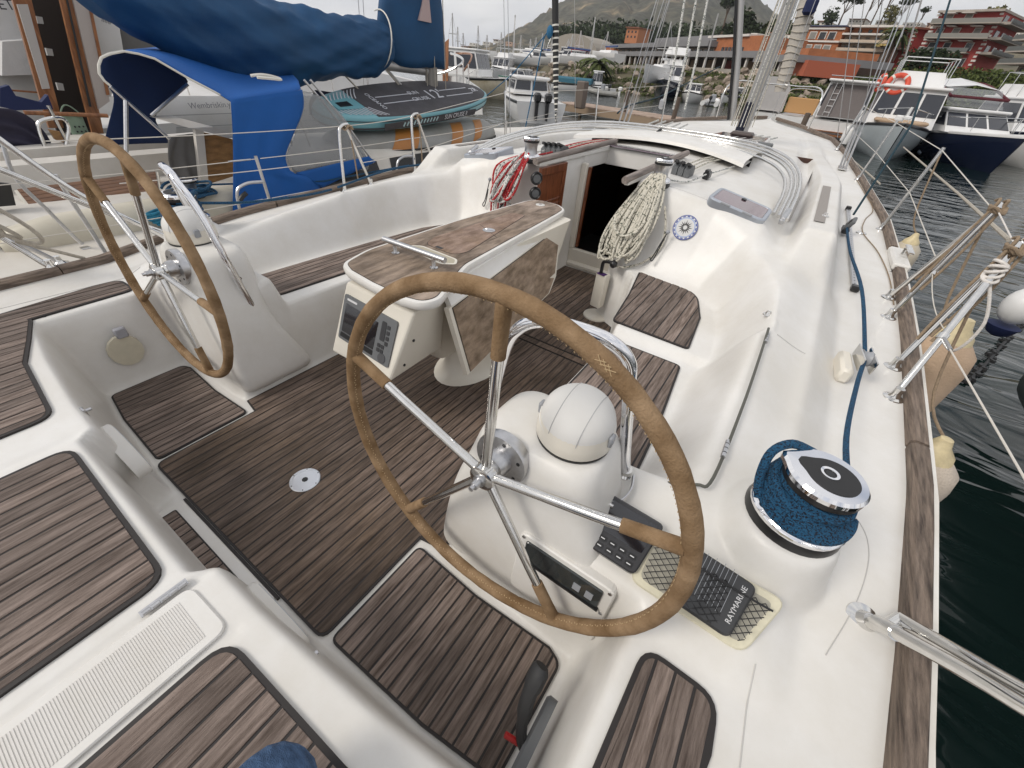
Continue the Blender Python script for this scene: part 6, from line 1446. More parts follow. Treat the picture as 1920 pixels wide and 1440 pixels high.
def tree(name,lab,base,h,r,kind='round',mat=LEAF,seed=0,grp=None,n=520):
    t=thing(name,lab,'tree',tuple(base),grp); g=_r.Random(seed); b0=Vector(base)
    if kind=='pine':
        top=b0+Vector((g.uniform(-.6,.6),0,h)); MB().tube([b0,b0.lerp(top,.5)+Vector((g.uniform(-.4,.4),0,0)),top],[r*.07,r*.05,r*.03],7).build('trunk',BARK,t)
        m=MB(); cl=[]
        for k in range(7):
            a=g.uniform(0,6.28); q=top+Vector((math.cos(a)*r*.62*g.random(),math.sin(a)*r*.62*g.random(),-h*.06+g.uniform(0,h*.12))); cl.append((q,(r*.48,r*.48,r*.20))); m.tube([b0.lerp(top,.6),q],[r*.025,r*.01],5)
        m.build('limb',BARK,t); foliage(cl,n,r*.10,seed).build('crown',mat,t,smooth=False)
    elif kind=='palm':
        top=b0+Vector((0,0,h)); MB().tube([b0,top],[.3,.22],8).build('trunk',BARK,t); m=MB()
        for k in range(34):
            a=k*2.4; el=g.uniform(-.2,1.2); pts=[top+Vector((math.cos(a)*r*s_*math.cos(el*(1-s_*.9)),math.sin(a)*r*s_*math.cos(el*(1-s_*.9)),r*(s_*math.sin(el)-s_*s_*.75))) for s_ in(0,.3,.6,.85,1)]
            for j in range(4):
                d_=(pts[j+1]-pts[j]); sd=d_.cross(Vector((0,0,1))).normalized()*r*(.11,.15,.13,.07)[j]
                m.add([pts[j],pts[j]+sd-Vector((0,0,r*.05)),pts[j+1]+sd*.8-Vector((0,0,r*.05)),pts[j+1],pts[j+1]-sd*.8-Vector((0,0,r*.05)),pts[j]-sd-Vector((0,0,r*.05))],[(0,1,2,3),(0,3,4,5)])
        m.build('crown',mat,t,smooth=False)
    else:
        MB().tube([b0-Vector((0,0,.5)),b0+Vector((0,0,h*.6))],[r*.10,r*.05],7).build('trunk',BARK,t); cl=[]
        for k in range(8):
            a=g.uniform(0,6.28); rr=g.uniform(0,.55)*r; cl.append((b0+Vector((math.cos(a)*rr,math.sin(a)*rr,h*g.uniform(.42,.86))),(r*g.uniform(.4,.6),r*g.uniform(.4,.6),h*g.uniform(.16,.26))))
        foliage(cl,n,r*.13,seed).build('crown',mat,t,smooth=False)
    return t
def ground(u,v,D): a=az(u,v); return pol(a,D,terr(a,D))
# dense woods along the foot of the mountain as one mass
def mass(name,lab,pts,rad,n,size,mat,seed):
    cl=[(p,(rad[0]*g6.uniform(.6,1.2),rad[1]*g6.uniform(.6,1.2),rad[2]*g6.uniform(.6,1.3))) for p in pts]
    o=foliage(cl,n,size,seed).build(name,mat,smooth=False); tag(o,lab,None,None,'stuff'); return o
pts=[]
for u in np.arange(1060,1470,7):
    for v in (96,84,74,66): 
        if g6.random()<.8: pts.append(G(u+g6.uniform(-4,4),v+g6.uniform(-5,4)-(6 if 1080<u<1200 else 0)+(4 if u>1300 else 0),235+g6.uniform(0,60)))
mass('woodland','dark woods at the foot of the mountain',pts,(7,7,4.2),14000,.95,LEAFP,1)
pts=[]
for u in np.arange(1640,1960,6):
    for t in (.15,.35,.55,.75,.95):
        a=az(u,200); dq=float(np.interp(a,AZq,DQ)); ew=float(np.interp(a,AZq,EW)); D=dq+ew*t*.95; pts.append(pol(a,D,terr(a,D)+.3))
mass('shrub_cover','green shrubs covering the bank below the red houses',pts,(1.5,1.5,.85),30000,.17,LEAFG,2)
pts=[]
for u in np.arange(1480,1660,5):
    for t in(.05,.2,.4,.6,.8):
        if g6.random()<.8:
            a=az(u,160); dq=float(np.interp(a,AZq,DQ)); ew=float(np.interp(a,AZq,EW)); D=dq+ew*(t+.1); pts.append(pol(a,D,terr(a,D)+.15))
mass('shrub_cover','green plants between the rocks right of the mast',pts,(.9,.9,.5),10000,.14,LEAFG,3)
pts=[]
for u in np.arange(1075,1475,4.5):
    for t in(0,.16,.32,.5,.75,1.0):
        pr_=(.95,.85,.7,.5,.45,.35)[int([0,.16,.32,.5,.75,1.0].index(t))]
        if u<1180: pr_=.75
        if g6.random()<pr_:
            a=az(u,130); dq=float(np.interp(a,AZq,DQ)); ew=float(np.interp(a,AZq,EW)); D=dq+ew*(t+.12); pts.append(pol(a,D,terr(a,D)+.1))
mass('shrub_cover','green plants growing over the breakwater rocks',pts,(.95,.95,.45),16000,.15,LEAFG,4)
# boulders
RK=M('breakwater_rock',(.30,.235,.18),.9,var=.35,scale=1.3,bump=.6,bscale=4,rand=.25,col2=(.46,.38,.31))
def rockmesh(seed):
    g=_r.Random(seed); m=MB(); m.sphere((0,0,0),1,9,6); v=[]
    for p in m.v:
        q=Vector(p); k=1+.30*(vnoise(q.x*1.3+seed*7,q.y*1.3+q.z*2)-.5)*2; q=Vector((q.x*k,q.y*k*.9,q.z*k*.75)); q=Vector((max(-.8,min(.82,q.x)),max(-.78,min(.8,q.y)),max(-.55,min(.6,q.z)))); v.append(tuple(q))
    m.v=v; me=bpy.data.meshes.new('boulder'); me.from_pydata(m.v,[],m.f); me.materials.append(RK); return me
RKM=[rockmesh(s) for s in range(6)]
bk_=thing('breakwater','rubble breakwater of pale boulders with plants between them','breakwater',tuple(ground(1300,140,68)))
o0=wloc(bk_); cnt=0
for (u0,u1,n_,lo_) in((1075,1480,175,.12),(1480,1640,45,.25),(930,1075,50,.1)):
    for k in range(n_):
        u=g6.uniform(u0,u1); t=g6.uniform(lo_,1.05); a=az(u,135); dq=float(np.interp(a,AZq,DQ)); ew=float(np.interp(a,AZq,EW)); D=dq+ew*t; s_=g6.uniform(.28,.72)*(1 if u>1180 else .8)*(1.5 if u<1075 else 1)
        o=bpy.data.objects.new('boulder',RKM[k%6]); COL.objects.link(o); o.parent=bk_; o.location=pol(a,D,terr(a,D)+s_*.18)-o0; o.scale=(s_*1.1,s_,s_*.9); o.rotation_euler=(g6.uniform(-.5,.5),g6.uniform(-.5,.5),g6.uniform(0,6))
# quay wall along the top
m=MB(); rings=[]
for u in np.linspace(1060,1660,40):
    a=az(u,135); dq=float(np.interp(a,AZq,DQ)); ew=float(np.interp(a,AZq,EW)); D=dq+ew+.3; z=terr(a,D+.5)
    rings.append([pol(a,D,z-.8),pol(a,D,z+.35),pol(a,D+.5,z+.35),pol(a,D+.5,z-.8)])
m.loft(rings); tag(m.build('quay_wall',M('quay_concrete',(.33,.30,.26),.85,var=.15,scale=.6)),'low concrete wall along the top of the breakwater','wall')
# ---------------------------------------------------------------- buildings
GLS=M('window_dark',(.03,.033,.038),.15); FRW=M('white_trim',(.62,.58,.54),.7); ROOFT=M('terracotta_roof',(.24,.10,.06),.85,var=.2,scale=2)
class Fac:
    def __init__(s,BL,BR,TL,D1,D2,depth):
        s.A=G(*BL,D1); s.B=G(*BR,D2); z=(s.A.z+s.B.z)/2; s.z0=z; s.A.z=z; s.B.z=z; s.x=(s.B-s.A); s.W=s.x.length; s.x=s.x/s.W
        s.n=Vector((s.x.y,-s.x.x,0)); 
        if s.n.dot(Vector(CAM)-s.A)<0: s.n=-s.n
        r=_d(*TL); k=(s.A-Vector(CAM)).dot(s.n)/Vector(r).dot(s.n); s.H=(Vector(CAM)+Vector(r)*k).z-z; s.depth=depth
    def P(s,a,h,o=0): return s.A+s.x*(a*s.W)+Vector((0,0,h*s.H))+s.n*o
    def px(s,u,v):
        r=Vector(_d(u,v)); k=(s.A-Vector(CAM)).dot(s.n)/r.dot(s.n); p=Vector(CAM)+r*k; return (p-s.A).dot(s.x)/s.W,(p.z-s.z0)/s.H
    def box(s,a0,a1,h0,h1,o0,o1,name,mat,par):
        c=[s.P(a,h,o) for o in(o0,o1) for h in(h0,h1) for a in(a0,a1)]
        return MB().add(c,[(0,2,3,1),(4,5,7,6),(0,1,5,4),(2,6,7,3),(0,4,6,2),(1,3,7,5)]).build(name,mat,par,smooth=False)
def win(F_,par,a,h,w,hh,frame=True,glass=GLS,fm=FRW,o=.0):
    if frame:
        f_=F_.box(a-w/2-.12*w,a+w/2+.12*w,h-hh/2,h+hh/2+.1*hh,o-.1,o+.10,'window',fm,par); F_.box(a-w/2,a+w/2,h-hh/2,h+hh/2,o+.05,o+.13,'pane',glass,f_)
    else: F_.box(a-w/2,a+w/2,h-hh/2,h+hh/2,o-.1,o+.06,'window',glass,par)
RED=M('red_stucco',(.33,.055,.05),.9,var=.15,scale=.5); RED2=M('dark_red_stucco',(.20,.04,.035),.9,var=.15,scale=.5); SHUT=M('grey_shutter',(.23,.22,.20),.8); CONC=M('balcony_concrete',(.35,.31,.27),.85,var=.1,scale=2); RAILD=M('balcony_railing',(.12,.125,.12),.7)
rb_=thing('apartment_building','tall red apartment house with white trimmed windows and grey balconies, upper right','building',tuple(G(1765,120,88)))
R1=Fac((1712,118),(1818,128),(1757,25),91,89,9)
R1.box(0,1,-.25,1,-9,0,'wall',RED,rb_); R1.box(-.02,1.02,1,1.04,-9.3,.7,'roof',CONC,rb_)
for k in range(13):
    for a in(0,1): R1.box(a-(.035 if a==0 else .05)-.0,a+(.05 if a==0 else .0)+(.02*(k%2)),.02+k*.077,.02+k*.077+.038,-.1,.12,'quoin',FRW,rb_)
for h,cols in((.07,(.20,.47,.80)),(.345,(.16,.42,.78)),(.615,(.16,.43,.77)),(.885,(.19,.50))):
    for a in cols: win(R1,rb_,a,h+(.02 if h>.1 else 0),.10,.15,glass=SHUT if (a>.4 and h>.5) or h>.8 else GLS)
for h,a0,a1 in((.235,.03,.86),(.505,.02,1.05),(.775,.0,1.1)):
    bl=R1.box(a0,a1,h,h+.018,0,1.5,'balcony',CONC,rb_); R1.box(a0,a1,h+.018,h+.10,1.42,1.5,'balcony_rail',RAILD if h<.3 else SHUT,bl)
for k,(h,a0,a1) in enumerate(((.735,.05,.20),(.735,.28,.42),(.735,.66,.84),(.465,.03,.2),(.465,.28,.44),(.465,.6,.8),(.975,.1,.3),(.975,.4,.6))): R1.box(a0,a1,h,h+.014,0,1.1,'awning',FRW,rb_)
# its right hand side
S1=lambda a,h,o=0: R1.B-R1.n*(a*9)+R1.x*o+Vector((0,0,h*R1.H))
for h in(.3,.57,.84):
    for a in(.2,.5,.8):
        c=[S1(a-.08,h,.06),S1(a+.08,h,.06),S1(a+.08,h+.12,.06),S1(a-.08,h+.12,.06)]; MB().loft([c,[p-R1.x*.3 for p in c]]).build('window',GLS,rb_,smooth=False)
    c=[S1(0,h-.06,1.3),S1(1,h-.06,1.3),S1(1,h-.06,0),S1(0,h-.06,0)]; b2=MB().loft([c,[p+Vector((0,0,.25)) for p in c]]).build('balcony',CONC,rb_,smooth=False)
    c=[S1(0,h-.05,1.3),S1(1,h-.05,1.3),S1(1,h+.04,1.3),S1(0,h+.04,1.3)]; MB().loft([c,[p-R1.x*.08 for p in c]]).build('balcony_rail',RAILD,b2,smooth=False)
rs=thing('apartment_building','lower dark red house with one shuttered door, left of the tall red house','building',tuple(G(1690,110,92)))
R2_=Fac((1648,118),(1712,124),(1676,58),98,93,10)
R2_.box(0,.62,-.3,1,-10,0,'wall',RED,rs); R2_.box(.62,1.15,-.3,.93,-10,-1.5,'wall',RED2,rs); R2_.box(-.04,.68,1,1.05,-10,.6,'roof',ROOFT,rs); R2_.box(.0,.66,.42,.46,0,1.1,'balcony',CONC,rs)
win(R2_,rs,.27,.74,.26,.42,glass=SHUT); win(R2_,rs,.27,.2,.22,.25,glass=SHUT)
for k in range(9): R2_.box(-.02,.06+.03*(k%2),.05+k*.105,.10+k*.105,-.1,.1,'quoin',FRW,rs); R2_.box(.55-.03*(k%2),.63,.05+k*.105,.10+k*.105,-.1,.1,'quoin',FRW,rs)
# orange apartment block with balconies
OR=M('orange_brick',(.36,.13,.055),.9,var=.15,scale=1.5); CRM=M('cream_render',(.52,.42,.33),.9,var=.1,scale=1)
ob_=thing('apartment_building','orange brick apartment block with white bands and many balconies','building',tuple(G(1540,120,95)))
O1=Fac((1490,122),(1552,128),(1530,50),96,94,14)
O1.box(0,1,-.1,1,-14,0,'wall',OR,ob_); O1.box(-.02,1.02,1,1.03,-14,.4,'roof',M('blue_grey_edge',(.06,.07,.12),.7),ob_)
for h in(.30,.62,.93): O1.box(0,1,h,h+.045,-.1,.25,'white_band',FRW,ob_)
for h in(.12,.46,.78):
    for a in(.18,.46,.72): win(O1,ob_,a,h,.17,.17,glass=GLS if a>.2 and h>.6 else SHUT)
O2=Fac((1552,130),(1650,128),(1580,58),94,92,14)
O2.box(0,1,-.1,.90,-14,-1.2,'wall',CRM,ob_); O2.box(-.02,1.05,.90,.95,-14,.2,'roof',FRW,ob_); O2.box(.05,1,.95,1.12,-12,-2,'attic',OR,ob_); O2.box(0,1.05,1.12,1.17,-13,-.5,'roof',FRW,ob_)
for h in(.03,.25,.47,.69):
    bl=O2.box(.0,.9,h,h+.02,-1.2,.4,'balcony',CONC,ob_); O2.box(.0,.9,h+.02,h+.085,.32,.4,'balcony_rail',CRM if h>.3 else SHUT,bl)
    for a in(.1,.27,.45,.63,.82): win(O2,ob_,a,h+.115,.075,.11,frame=False,o=-1.2,glass=GLS if (a*10+h*7)%2<1.2 else SHUT)
for a in(.2,.4,.6,.8,.95): win(O2,ob_,a,1.03,.07,.10,frame=False,o=-2)
for k,(a,h) in enumerate(((.8,.62),(.88,.62),(.75,.60))): O2.box(a,a+.10,h,h+.05,.2,1.3,'yellow_parasol',M('yellow_canvas',(.45,.33,.12),.8),ob_)
# long grey market hall with orange upper boxes
GRR=M('grey_metal_roof',(.20,.195,.20),.6,var=.08,scale=.4); DKW=M('brown_inside',(.05,.028,.02),.8,var=.4,scale=.3); TANW=M('tan_panel',(.24,.16,.10),.8,var=.2,scale=.4)
mh=thing('market_hall','long low hall with grey flat canopies, white columns and orange brick upper storeys','building',tuple(G(1280,120,84)))
H1=Fac((1072,117),(1445,132),(1330,97),150,76,12)
H1.box(.05,1,-.1,.66,-12,-2.2,'wall',DKW,mh)
cp_=H1.box(.0,1.0,.66,1.0,-12,1.2,'lower_canopy',GRR,mh)
for k in range(31): H1.box(.06+k*.0305,.0635+k*.0305,-.1,.66,.6,.9,'column',FRW,mh)
for k in range(14): H1.box(.10+k*.062,.125+k*.062,-.05,.58,-2.2,-2.0,'shop_front',TANW if k%3 else RED2,mh)
def boxpx(F_,u0,u1,v0,v1,o0,o1,name,mat,par):
    a0,h0=F_.px(u0,v1); a1,h1=F_.px(u1,v1); _,h2=F_.px(u0,v0); return F_.box(a0,a1,h0,h2,o0,o1,name,mat,par)
boxpx(H1,1110,1148,88,104,-6,-.2,'orange_box',OR,mh); boxpx(H1,1150,1330,86,100,-9,-1,'upper_wall',CRM,mh)
boxpx(H1,1152,1338,84,91,-9,1.2,'upper_canopy',GRR,mh); boxpx(H1,1210,1330,70,78,-9,-2,'top_canopy',GRR,mh); boxpx(H1,1212,1325,77,84,-8,-3,'top_wall',GLS,mh)
boxpx(H1,1330,1412,70,104,-8,-.5,'orange_box',OR,mh); boxpx(H1,1325,1400,67,71,-8,-.2,'roof_edge',FRW,mh)
for k in range(7): boxpx(H1,1346+k*6,1350+k*6,88,99,-.6,-.4,'window',GLS,mh)
for k in range(18): boxpx(H1,1158+k*9.5,1163+k*9.5,92,100,-1.1,-.9,'window',GLS,mh)
H3=Fac((1425,133),(1500,140),(1425,97),76,66,10)
H3.box(0,.95,-.1,.45,-10,-1.4,'wall',DKW,mh); H3.box(-.05,.95,.45,.75,-10,1.2,'lower_canopy',GRR,mh); H3.box(-.02,.80,.75,1.08,-9,-1,'orange_box',OR,mh); H3.box(.72,1.02,-.1,.55,-6,-.2,'orange_box',M('orange_wall',(.40,.11,.06),.9),mh)
for k in range(4): H3.box(.1+k*.16,.13+k*.16,-.1,.45,.5,.7,'column',FRW,mh)
# red pergola and grey dome by the yard
rp_=thing('pergola','small red steel pergola beside the grey dome hall','pergola',tuple(G(1090,100,95)))
Pg=Fac((1070,104),(1105,105),(1070,92),96,96,5)
for k in range(6): Pg.box(k*.19,k*.19+.03,0,1,-.2,0,'red_post',M('red_steel',(.35,.04,.05),.6),rp_)
Pg.box(-.02,1.0,.9,1.05,-4,.2,'red_beam',M('red_steel'),rp_)
dm=thing('dome_hall','low tan arched boat shed behind the boats ashore','shed',tuple(G(1070,104,120)))
c=G(1070,106,125); MB().loft([[c+Vector((7*math.cos(t),dy,4.2*math.sin(t))) for t in np.linspace(0,PI,14)] for dy in(0,14)],caps=True).build('arched_roof',M('tan_roof',(.30,.27,.23),.8),dm,smooth=False)
# single orange villa among the trees
ov=thing('villa','orange villa standing among dark trees at the foot of the mountain','house',tuple(G(1183,70,150)))
V1=Fac((1172,72),(1194,74),(1176,52),215,212,9); V1.box(0,1,-.4,1,-9,0,'wall',M('orange_render',(.42,.17,.08),.9),ov); V1.box(-.06,1.06,1,1.08,-9.5,.6,'roof',ROOFT,ov)
for h in(.2,.65):
    for a in(.2,.5,.8): win(V1,ov,a,h,.12,.2,frame=False)
# white houses up the hill
WHT=M('white_render',(.66,.63,.58),.9,var=.06,scale=1); PNK=M('pink_render',(.52,.36,.28),.9)
hs=[(1450,52,16,12),(1462,44,14,9),(1478,56,18,11),(1490,42,12,10),(1500,58,16,12),(1515,50,18,13),(1530,40,14,8),(1545,44,16,7),(1470,66,14,8),(1440,62,10,8),(1360,58,18,9),(1376,62,12,8),(1590,36,30,7),(1640,38,34,8),(1690,42,34,8),(1735,44,26,8),(1880,52,26,18),(1900,64,30,16),(1868,44,18,12),(1925,50,30,14),(1450,84,26,14),(1475,88,22,16),(880,80,12,4),(905,78,14,4),(925,74,9,4),(948,78,12,5),(1310,62,14,4),(1325,84,12,4),(1290,66,10,4),(1280,96,10,3),(865,86,14,4),(1405,62,12,9),(1420,70,14,8)]
for i,(u,v,w_,h_) in enumerate(hs):
    D=220 if v<60 and u>1400 else (130 if u>1400 else 300)
    D=200 if u>1860 else D
    F_=Fac((u,v+h_),(u+w_,v+h_+w_*.08),(u+h_*.2,v),D,D-1,10 if D<250 else 14)
    pos='left' if u<1000 else ('middle' if u<1440 else 'right')
    desc=['white house with a flat roof','pale house with dark windows','small white villa with terrace','cream house with arched openings'][i%4]
    hh=thing('house',desc+' on the '+('ridge far left' if u<1000 else 'hill behind the market hall' if u<1440 else 'hillside above the orange block' if u<1800 else 'slope right of the red house'),'house',tuple(F_.A),'white houses scattered on the hill')
    F_.box(0,1,-.6,1,-8,0,'wall',WHT if i%5 else PNK,hh)
    if i%3==0: F_.box(-.04,1.04,1,1.12,-8.3,.5,'roof',ROOFT,hh)
    nw=max(2,int(w_/6))
    for k in range(nw):
        for h2 in ((.3,.7) if h_>9 else (.5,)): win(F_,hh,(k+.5)/nw,h2,.34/nw,.22 if h_>9 else .35,frame=False)
# brown terraces at the far right
TB=M('tan_terrace',(.28,.19,.10),.9,var=.2,scale=1)
tr_=thing('apartment_building','stepped tan and grey building with balconies at the far right edge','building',tuple(G(1910,110,84)))
T1=Fac((1882,150),(1990,170),(1925,66),86,80,10)
T1.box(.1,1,-.2,1,-14,0,'wall',CONC,tr_); T1.box(.45,.62,.1,.9,0,.4,'tan_panel',TB,tr_)
for h in(.1,.38,.62,.85):
    b2=T1.box(.0,1,h,h+.03,0,2,'balcony',CONC,tr_); T1.box(.0,1,h+.03,h+.12,1.9,2,'balcony_rail',RAILD,b2)
    for a in(.2,.35,.7,.85): win(T1,tr_,a,h+.16,.08,.13,frame=False)
# ---------------------------------------------------------------- trees one can tell apart
for i,(u,v,h_,r_,k_,mt,lb) in enumerate([
 (1575,42,9,4.6,'pine',LEAFP,'umbrella pine with a broad dark crown on the hilltop, left of the bushy clump'),
 (1553,44,7,3.6,'round',LEAFP,'small dark round tree beside the big umbrella pine'),
 (1622,42,11,3.4,'pine',LEAFP,'tall open umbrella pine, first of the hilltop clump'),(1634,40,13,3.8,'pine',LEAFP,'tallest umbrella pine of the hilltop clump'),
 (1650,42,11,3.6,'pine',LEAFP,'umbrella pine at the right end of the hilltop clump'),(1668,46,7,3.4,'round',LEAFY,'yellowish round tree beside the umbrella pines'),
 (1682,46,8,3.0,'pine',LEAFP,'lone small umbrella pine near the rooftops'),(1720,50,6,2.2,'pine',LEAFP,'tiny umbrella pine left of the tall red house'),
 (1850,60,10,4.8,'round',LEAFY,'tall yellow green tree behind the tall red house'),(1358,48,10,6,'pine',LEAFP,'broad umbrella pine behind the mast'),(1385,64,7,5,'round',LEAFP,'dark tree right of the broad pine near the mast'),
 (1460,78,7,7,'round',LEAF,'dark tree clump left of the orange block'),(1500,82,6,6,'round',LEAF,'dark bushy tree under the white houses')]):
    D=215 if v<62 else 150
    p=G(u,v,D); tree('umbrella_pine' if k_=='pine' else 'round_tree',lb,p-Vector((0,0,h_*.35)),h_,r_,k_,mt,30+i,n=420)
tree('palm_tree','shaggy palm in front of the red houses',G(1655,122,84),3.2,2.0,'palm',leafmat('palm_leaf',(.04,.06,.02),(.10,.12,.04)),5); tree('palm_tree','low palm bush on the breakwater in front of the market hall',G(1118,137,70),1.0,2.6,'palm',MATS['palm_leaf'],6)
for i,(u,v,w_) in enumerate(((1530,128,26),(1585,132,26),(1740,120,26))):
    t=thing('clipped_hedge',['dark clipped hedge in front of the orange wall','second dark clipped hedge right of the first one','clipped hedge below the tall red house'][i],'hedge',tuple(G(u,v,80)))
    c=G(u,v,80); foliage([(c+Vector((dx,0,0)),(1.3,1.0,1.5)) for dx in np.linspace(-1.6,1.6,4)],1100,.28,50+i).build('leaves',LEAFP,t,smooth=False)
# ================================================================= BOATS
HW=M('boat_white',(.74,.735,.73),.3,coat=.3,dirt=.06); HG=M('boat_pale_grey',(.40,.44,.46),.3,coat=.3,dirt=.06); HN=M('boat_navy',(.006,.010,.028),.15,coat=.6); HC=M('boat_cream',(.52,.47,.37),.45,dirt=.3)
GL2=M('boat_glass',(.015,.018,.028),.08,coat=.6); TANF=M('tan_deck',(.42,.30,.20),.7); ENG=M('outboard_black',(.02,.02,.022),.35); LBO=M('lifebuoy_orange',(.62,.075,.035),.55)
def hullmesh(L_,B_,fb,rake=.5,ns=14,sheer=.35):
    m=MB(); rings=[]
    for i in range(ns):
        t=i/(ns-1); w=B_/2*(1-max(0,(t-.35)/.65)**2.3)*(.92+.08*min(1,t*4)); w=max(w,.02); y=-L_/2+L_*t; s=fb*(.85+sheer*t*t); rk=rake*max(0,(t-.5)*2)**2
        prof_=[(w,s,rk),(w*.98,s*.72,rk*.8),(w*(.90-.25*t*t),s*.25,rk*.3),(w*(.80-.5*t*t),-.05,0),(w*.4*(1-t*.8),-.35,-.0)]
        rings.append([(a,y+o,z) for a,z,o in prof_]+[(-a,y+o,z) for a,z,o in prof_[::-1]])
    m.loft(rings,closed=False,caps=False)
    m.add(rings[0],[tuple(range(10))]); return m,rings
def put(name,label,cat,bow,head,L_,group=None,stern=False):
    d_=Vector((math.sin(head),math.cos(head),0)); c=Vector((bow.x,bow.y,WZ))+(d_*(L_/2) if stern else -d_*(L_/2))
    return thing(name,label,cat,tuple(c),group,rz=-head)
def bpart(m,name,mat,root,smooth=True,ang=35): return m.build(name,mat,root,rel=True,smooth=smooth,ang=ang)
def cabin(root,y0,y1,w,z0,h,slopeF=.5,slopeB=.1,mat=None,roof=.12,win_=True,inset_=.12):
    mat=mat or HW
    b0=[(-w/2,y0,z0),(w/2,y0,z0),(w/2,y1,z0),(-w/2,y1,z0)]; t0=[(-w/2+inset_,y0+slopeB,z0+h),(w/2-inset_,y0+slopeB,z0+h),(w/2-inset_,y1-slopeF,z0+h),(-w/2+inset_,y1-slopeF,z0+h)]
    bpart(MB().loft([b0,t0]),'cabin',mat,root,False)
    V_=Vector; 
    def q(a,b,c,d,n_=1,nm='windscreen'):
        a,b,c,d=map(V_,(a,b,c,d)); nn=(b-a).cross(d-a).normalized()*.02
        for k in range(n_):
            s0,s1=(k+.06)/n_,(k+.94)/n_; lo=.30; hi=.90
            P=[a.lerp(b,s0).lerp(d.lerp(c,s0),lo),a.lerp(b,s1).lerp(d.lerp(c,s1),lo),a.lerp(b,s1).lerp(d.lerp(c,s1),hi),a.lerp(b,s0).lerp(d.lerp(c,s0),hi)]
            bpart(MB().loft([[p+nn for p in P],[p-nn for p in P]]),nm,GL2,root,False)
    if win_:
        q(b0[3],b0[2],t0[2],t0[3],3); q(b0[2],b0[1],t0[1],t0[2],2,'side_window'); q(b0[0],b0[3],t0[3],t0[0],2,'side_window'); q(b0[1],b0[0],t0[0],t0[1],2,'rear_window')
    if roof: bpart(MB().box((0,(y0+y1-slopeF)/2,z0+h+roof/2),(w-inset_*.6,(y1-slopeF-y0)+.35,roof),ch=.04),'cabin_roof',mat,root,False)
def rails(root,L_,B_,fb,y0=.0,h=.5):
    m=MB(); 
    for sx in(1,-1):
        P=[]
        for t in np.linspace(.45,.98,8):
            w=B_/2*(1-max(0,(t-.35)/.65)**2.3)*.93; P.append(Vector((sx*w,-L_/2+L_*t,fb*(.85+.35*t*t)+h*min(1,(t-.40)*8))))
        m.tube(P,.018,5)
        for p in P[1::2]: m.tube([p,p-Vector((0,0,h*.97))],.014,5)
    bpart(m,'bow_rail',STEEL,root)
def outboard(root,y,z,x=0,s=1.0,mat=None):
    bpart(MB().box((x,y-.12*s,z+.42*s),(.30*s,.42*s,.36*s),ch=.08*s).box((x,y-.10*s,z),(.14*s,.2*s,.6*s),ch=.03*s).box((x,y-.12*s,z-.35*s),(.05*s,.3*s,.18*s)),'outboard_engine',mat or ENG,root,False)
def motorboat(name,label,u,v,head,L_,B_,fb,hull=None,stern=False,cab=None,fly=False,rail=True,ob=0,canopy=None,cat='motorboat',boot=None,group=None,z=WZ):
    p=Z(u,v,z) ; r=put(name,label,cat,p,head,L_,group,stern)
    hull=hull or HW; m,rg=hullmesh(L_,B_,fb); bpart(m,'hull',hull,r,ang=30)
    dk=MB().loft([[(q[0][0]*.97,q[0][1],q[0][2]-.02),(0,q[0][1],q[0][2]+.03),(q[-1][0]*.97,q[-1][1],q[-1][2]-.02)] for q in rg],closed=False); bpart(dk,'boat_deck',HW,r)
    st=MB()
    for sx in(0,-1): st.loft([[(q[sx][0]*1.012,q[sx][1],q[sx][2]-.10),(q[sx][0]*1.03,q[sx][1]+.01,q[sx][2]-.02),(q[sx][0]*1.0,q[sx][1],q[sx][2]+.01)] for q in rg],closed=False)
    bpart(st,'gunwale_rail',BLK if boot is None else boot,r)
    if cab: cabin(r,*cab)
    if fly and cab:
        z0=cab[3]+cab[4]+.12; w=cab[2]*.72; y0,y1=cab[0]+.1,cab[1]-cab[5]*1.4 if len(cab)>5 else cab[1]-.8
        bpart(MB().loft([[(-w/2,y0,z0),(w/2,y0,z0),(w/2,y1,z0),(-w/2,y1,z0)],[(-w*.46,y0+.1,z0+.5),(w*.46,y0+.1,z0+.5),(w*.42,y1-.35,z0+.5),(-w*.42,y1-.35,z0+.5)]]),'flybridge',HW,r,False)
        m=MB(); 
        for sx in(1,-1): m.tube([(sx*w*.5,y0,z0+.95),(sx*w*.5,y1,z0+.95)],.018,5); [m.tube([(sx*w*.5,yy,z0),(sx*w*.5,yy,z0+.95)],.015,5) for yy in np.linspace(y0,y1,4)]
        m.tube([(-w*.5,y0,z0+.95),(w*.5,y0,z0+.95)],.018,5).tube([(-w*.5,y1,z0+.95),(w*.5,y1,z0+.95)],.018,5); bpart(m,'flybridge_rail',STEEL,r)
    if rail: rails(r,L_,B_,fb)
    for k in range(ob): outboard(r,-L_/2,fb*.6,(k-(ob-1)/2)*.5)
    if canopy:
        y0,y1,w,z0,h,mt=canopy
        bpart(MB().loft([[(-w/2,y,z0),(-w/2*.95,y,z0+h*.7),(-w/2*.6,y,z0+h),(w/2*.6,y,z0+h),(w/2*.95,y,z0+h*.7),(w/2,y,z0)] for y in(y0,y0+.1,(y0+y1)/2,y1)]),'canvas_canopy',mt,r,False)
    return r
def towards(u,v,off=0,z=WZ): p=Z(u,v,z); return math.atan2(CAM[0]-p.x,CAM[1]-p.y)+off
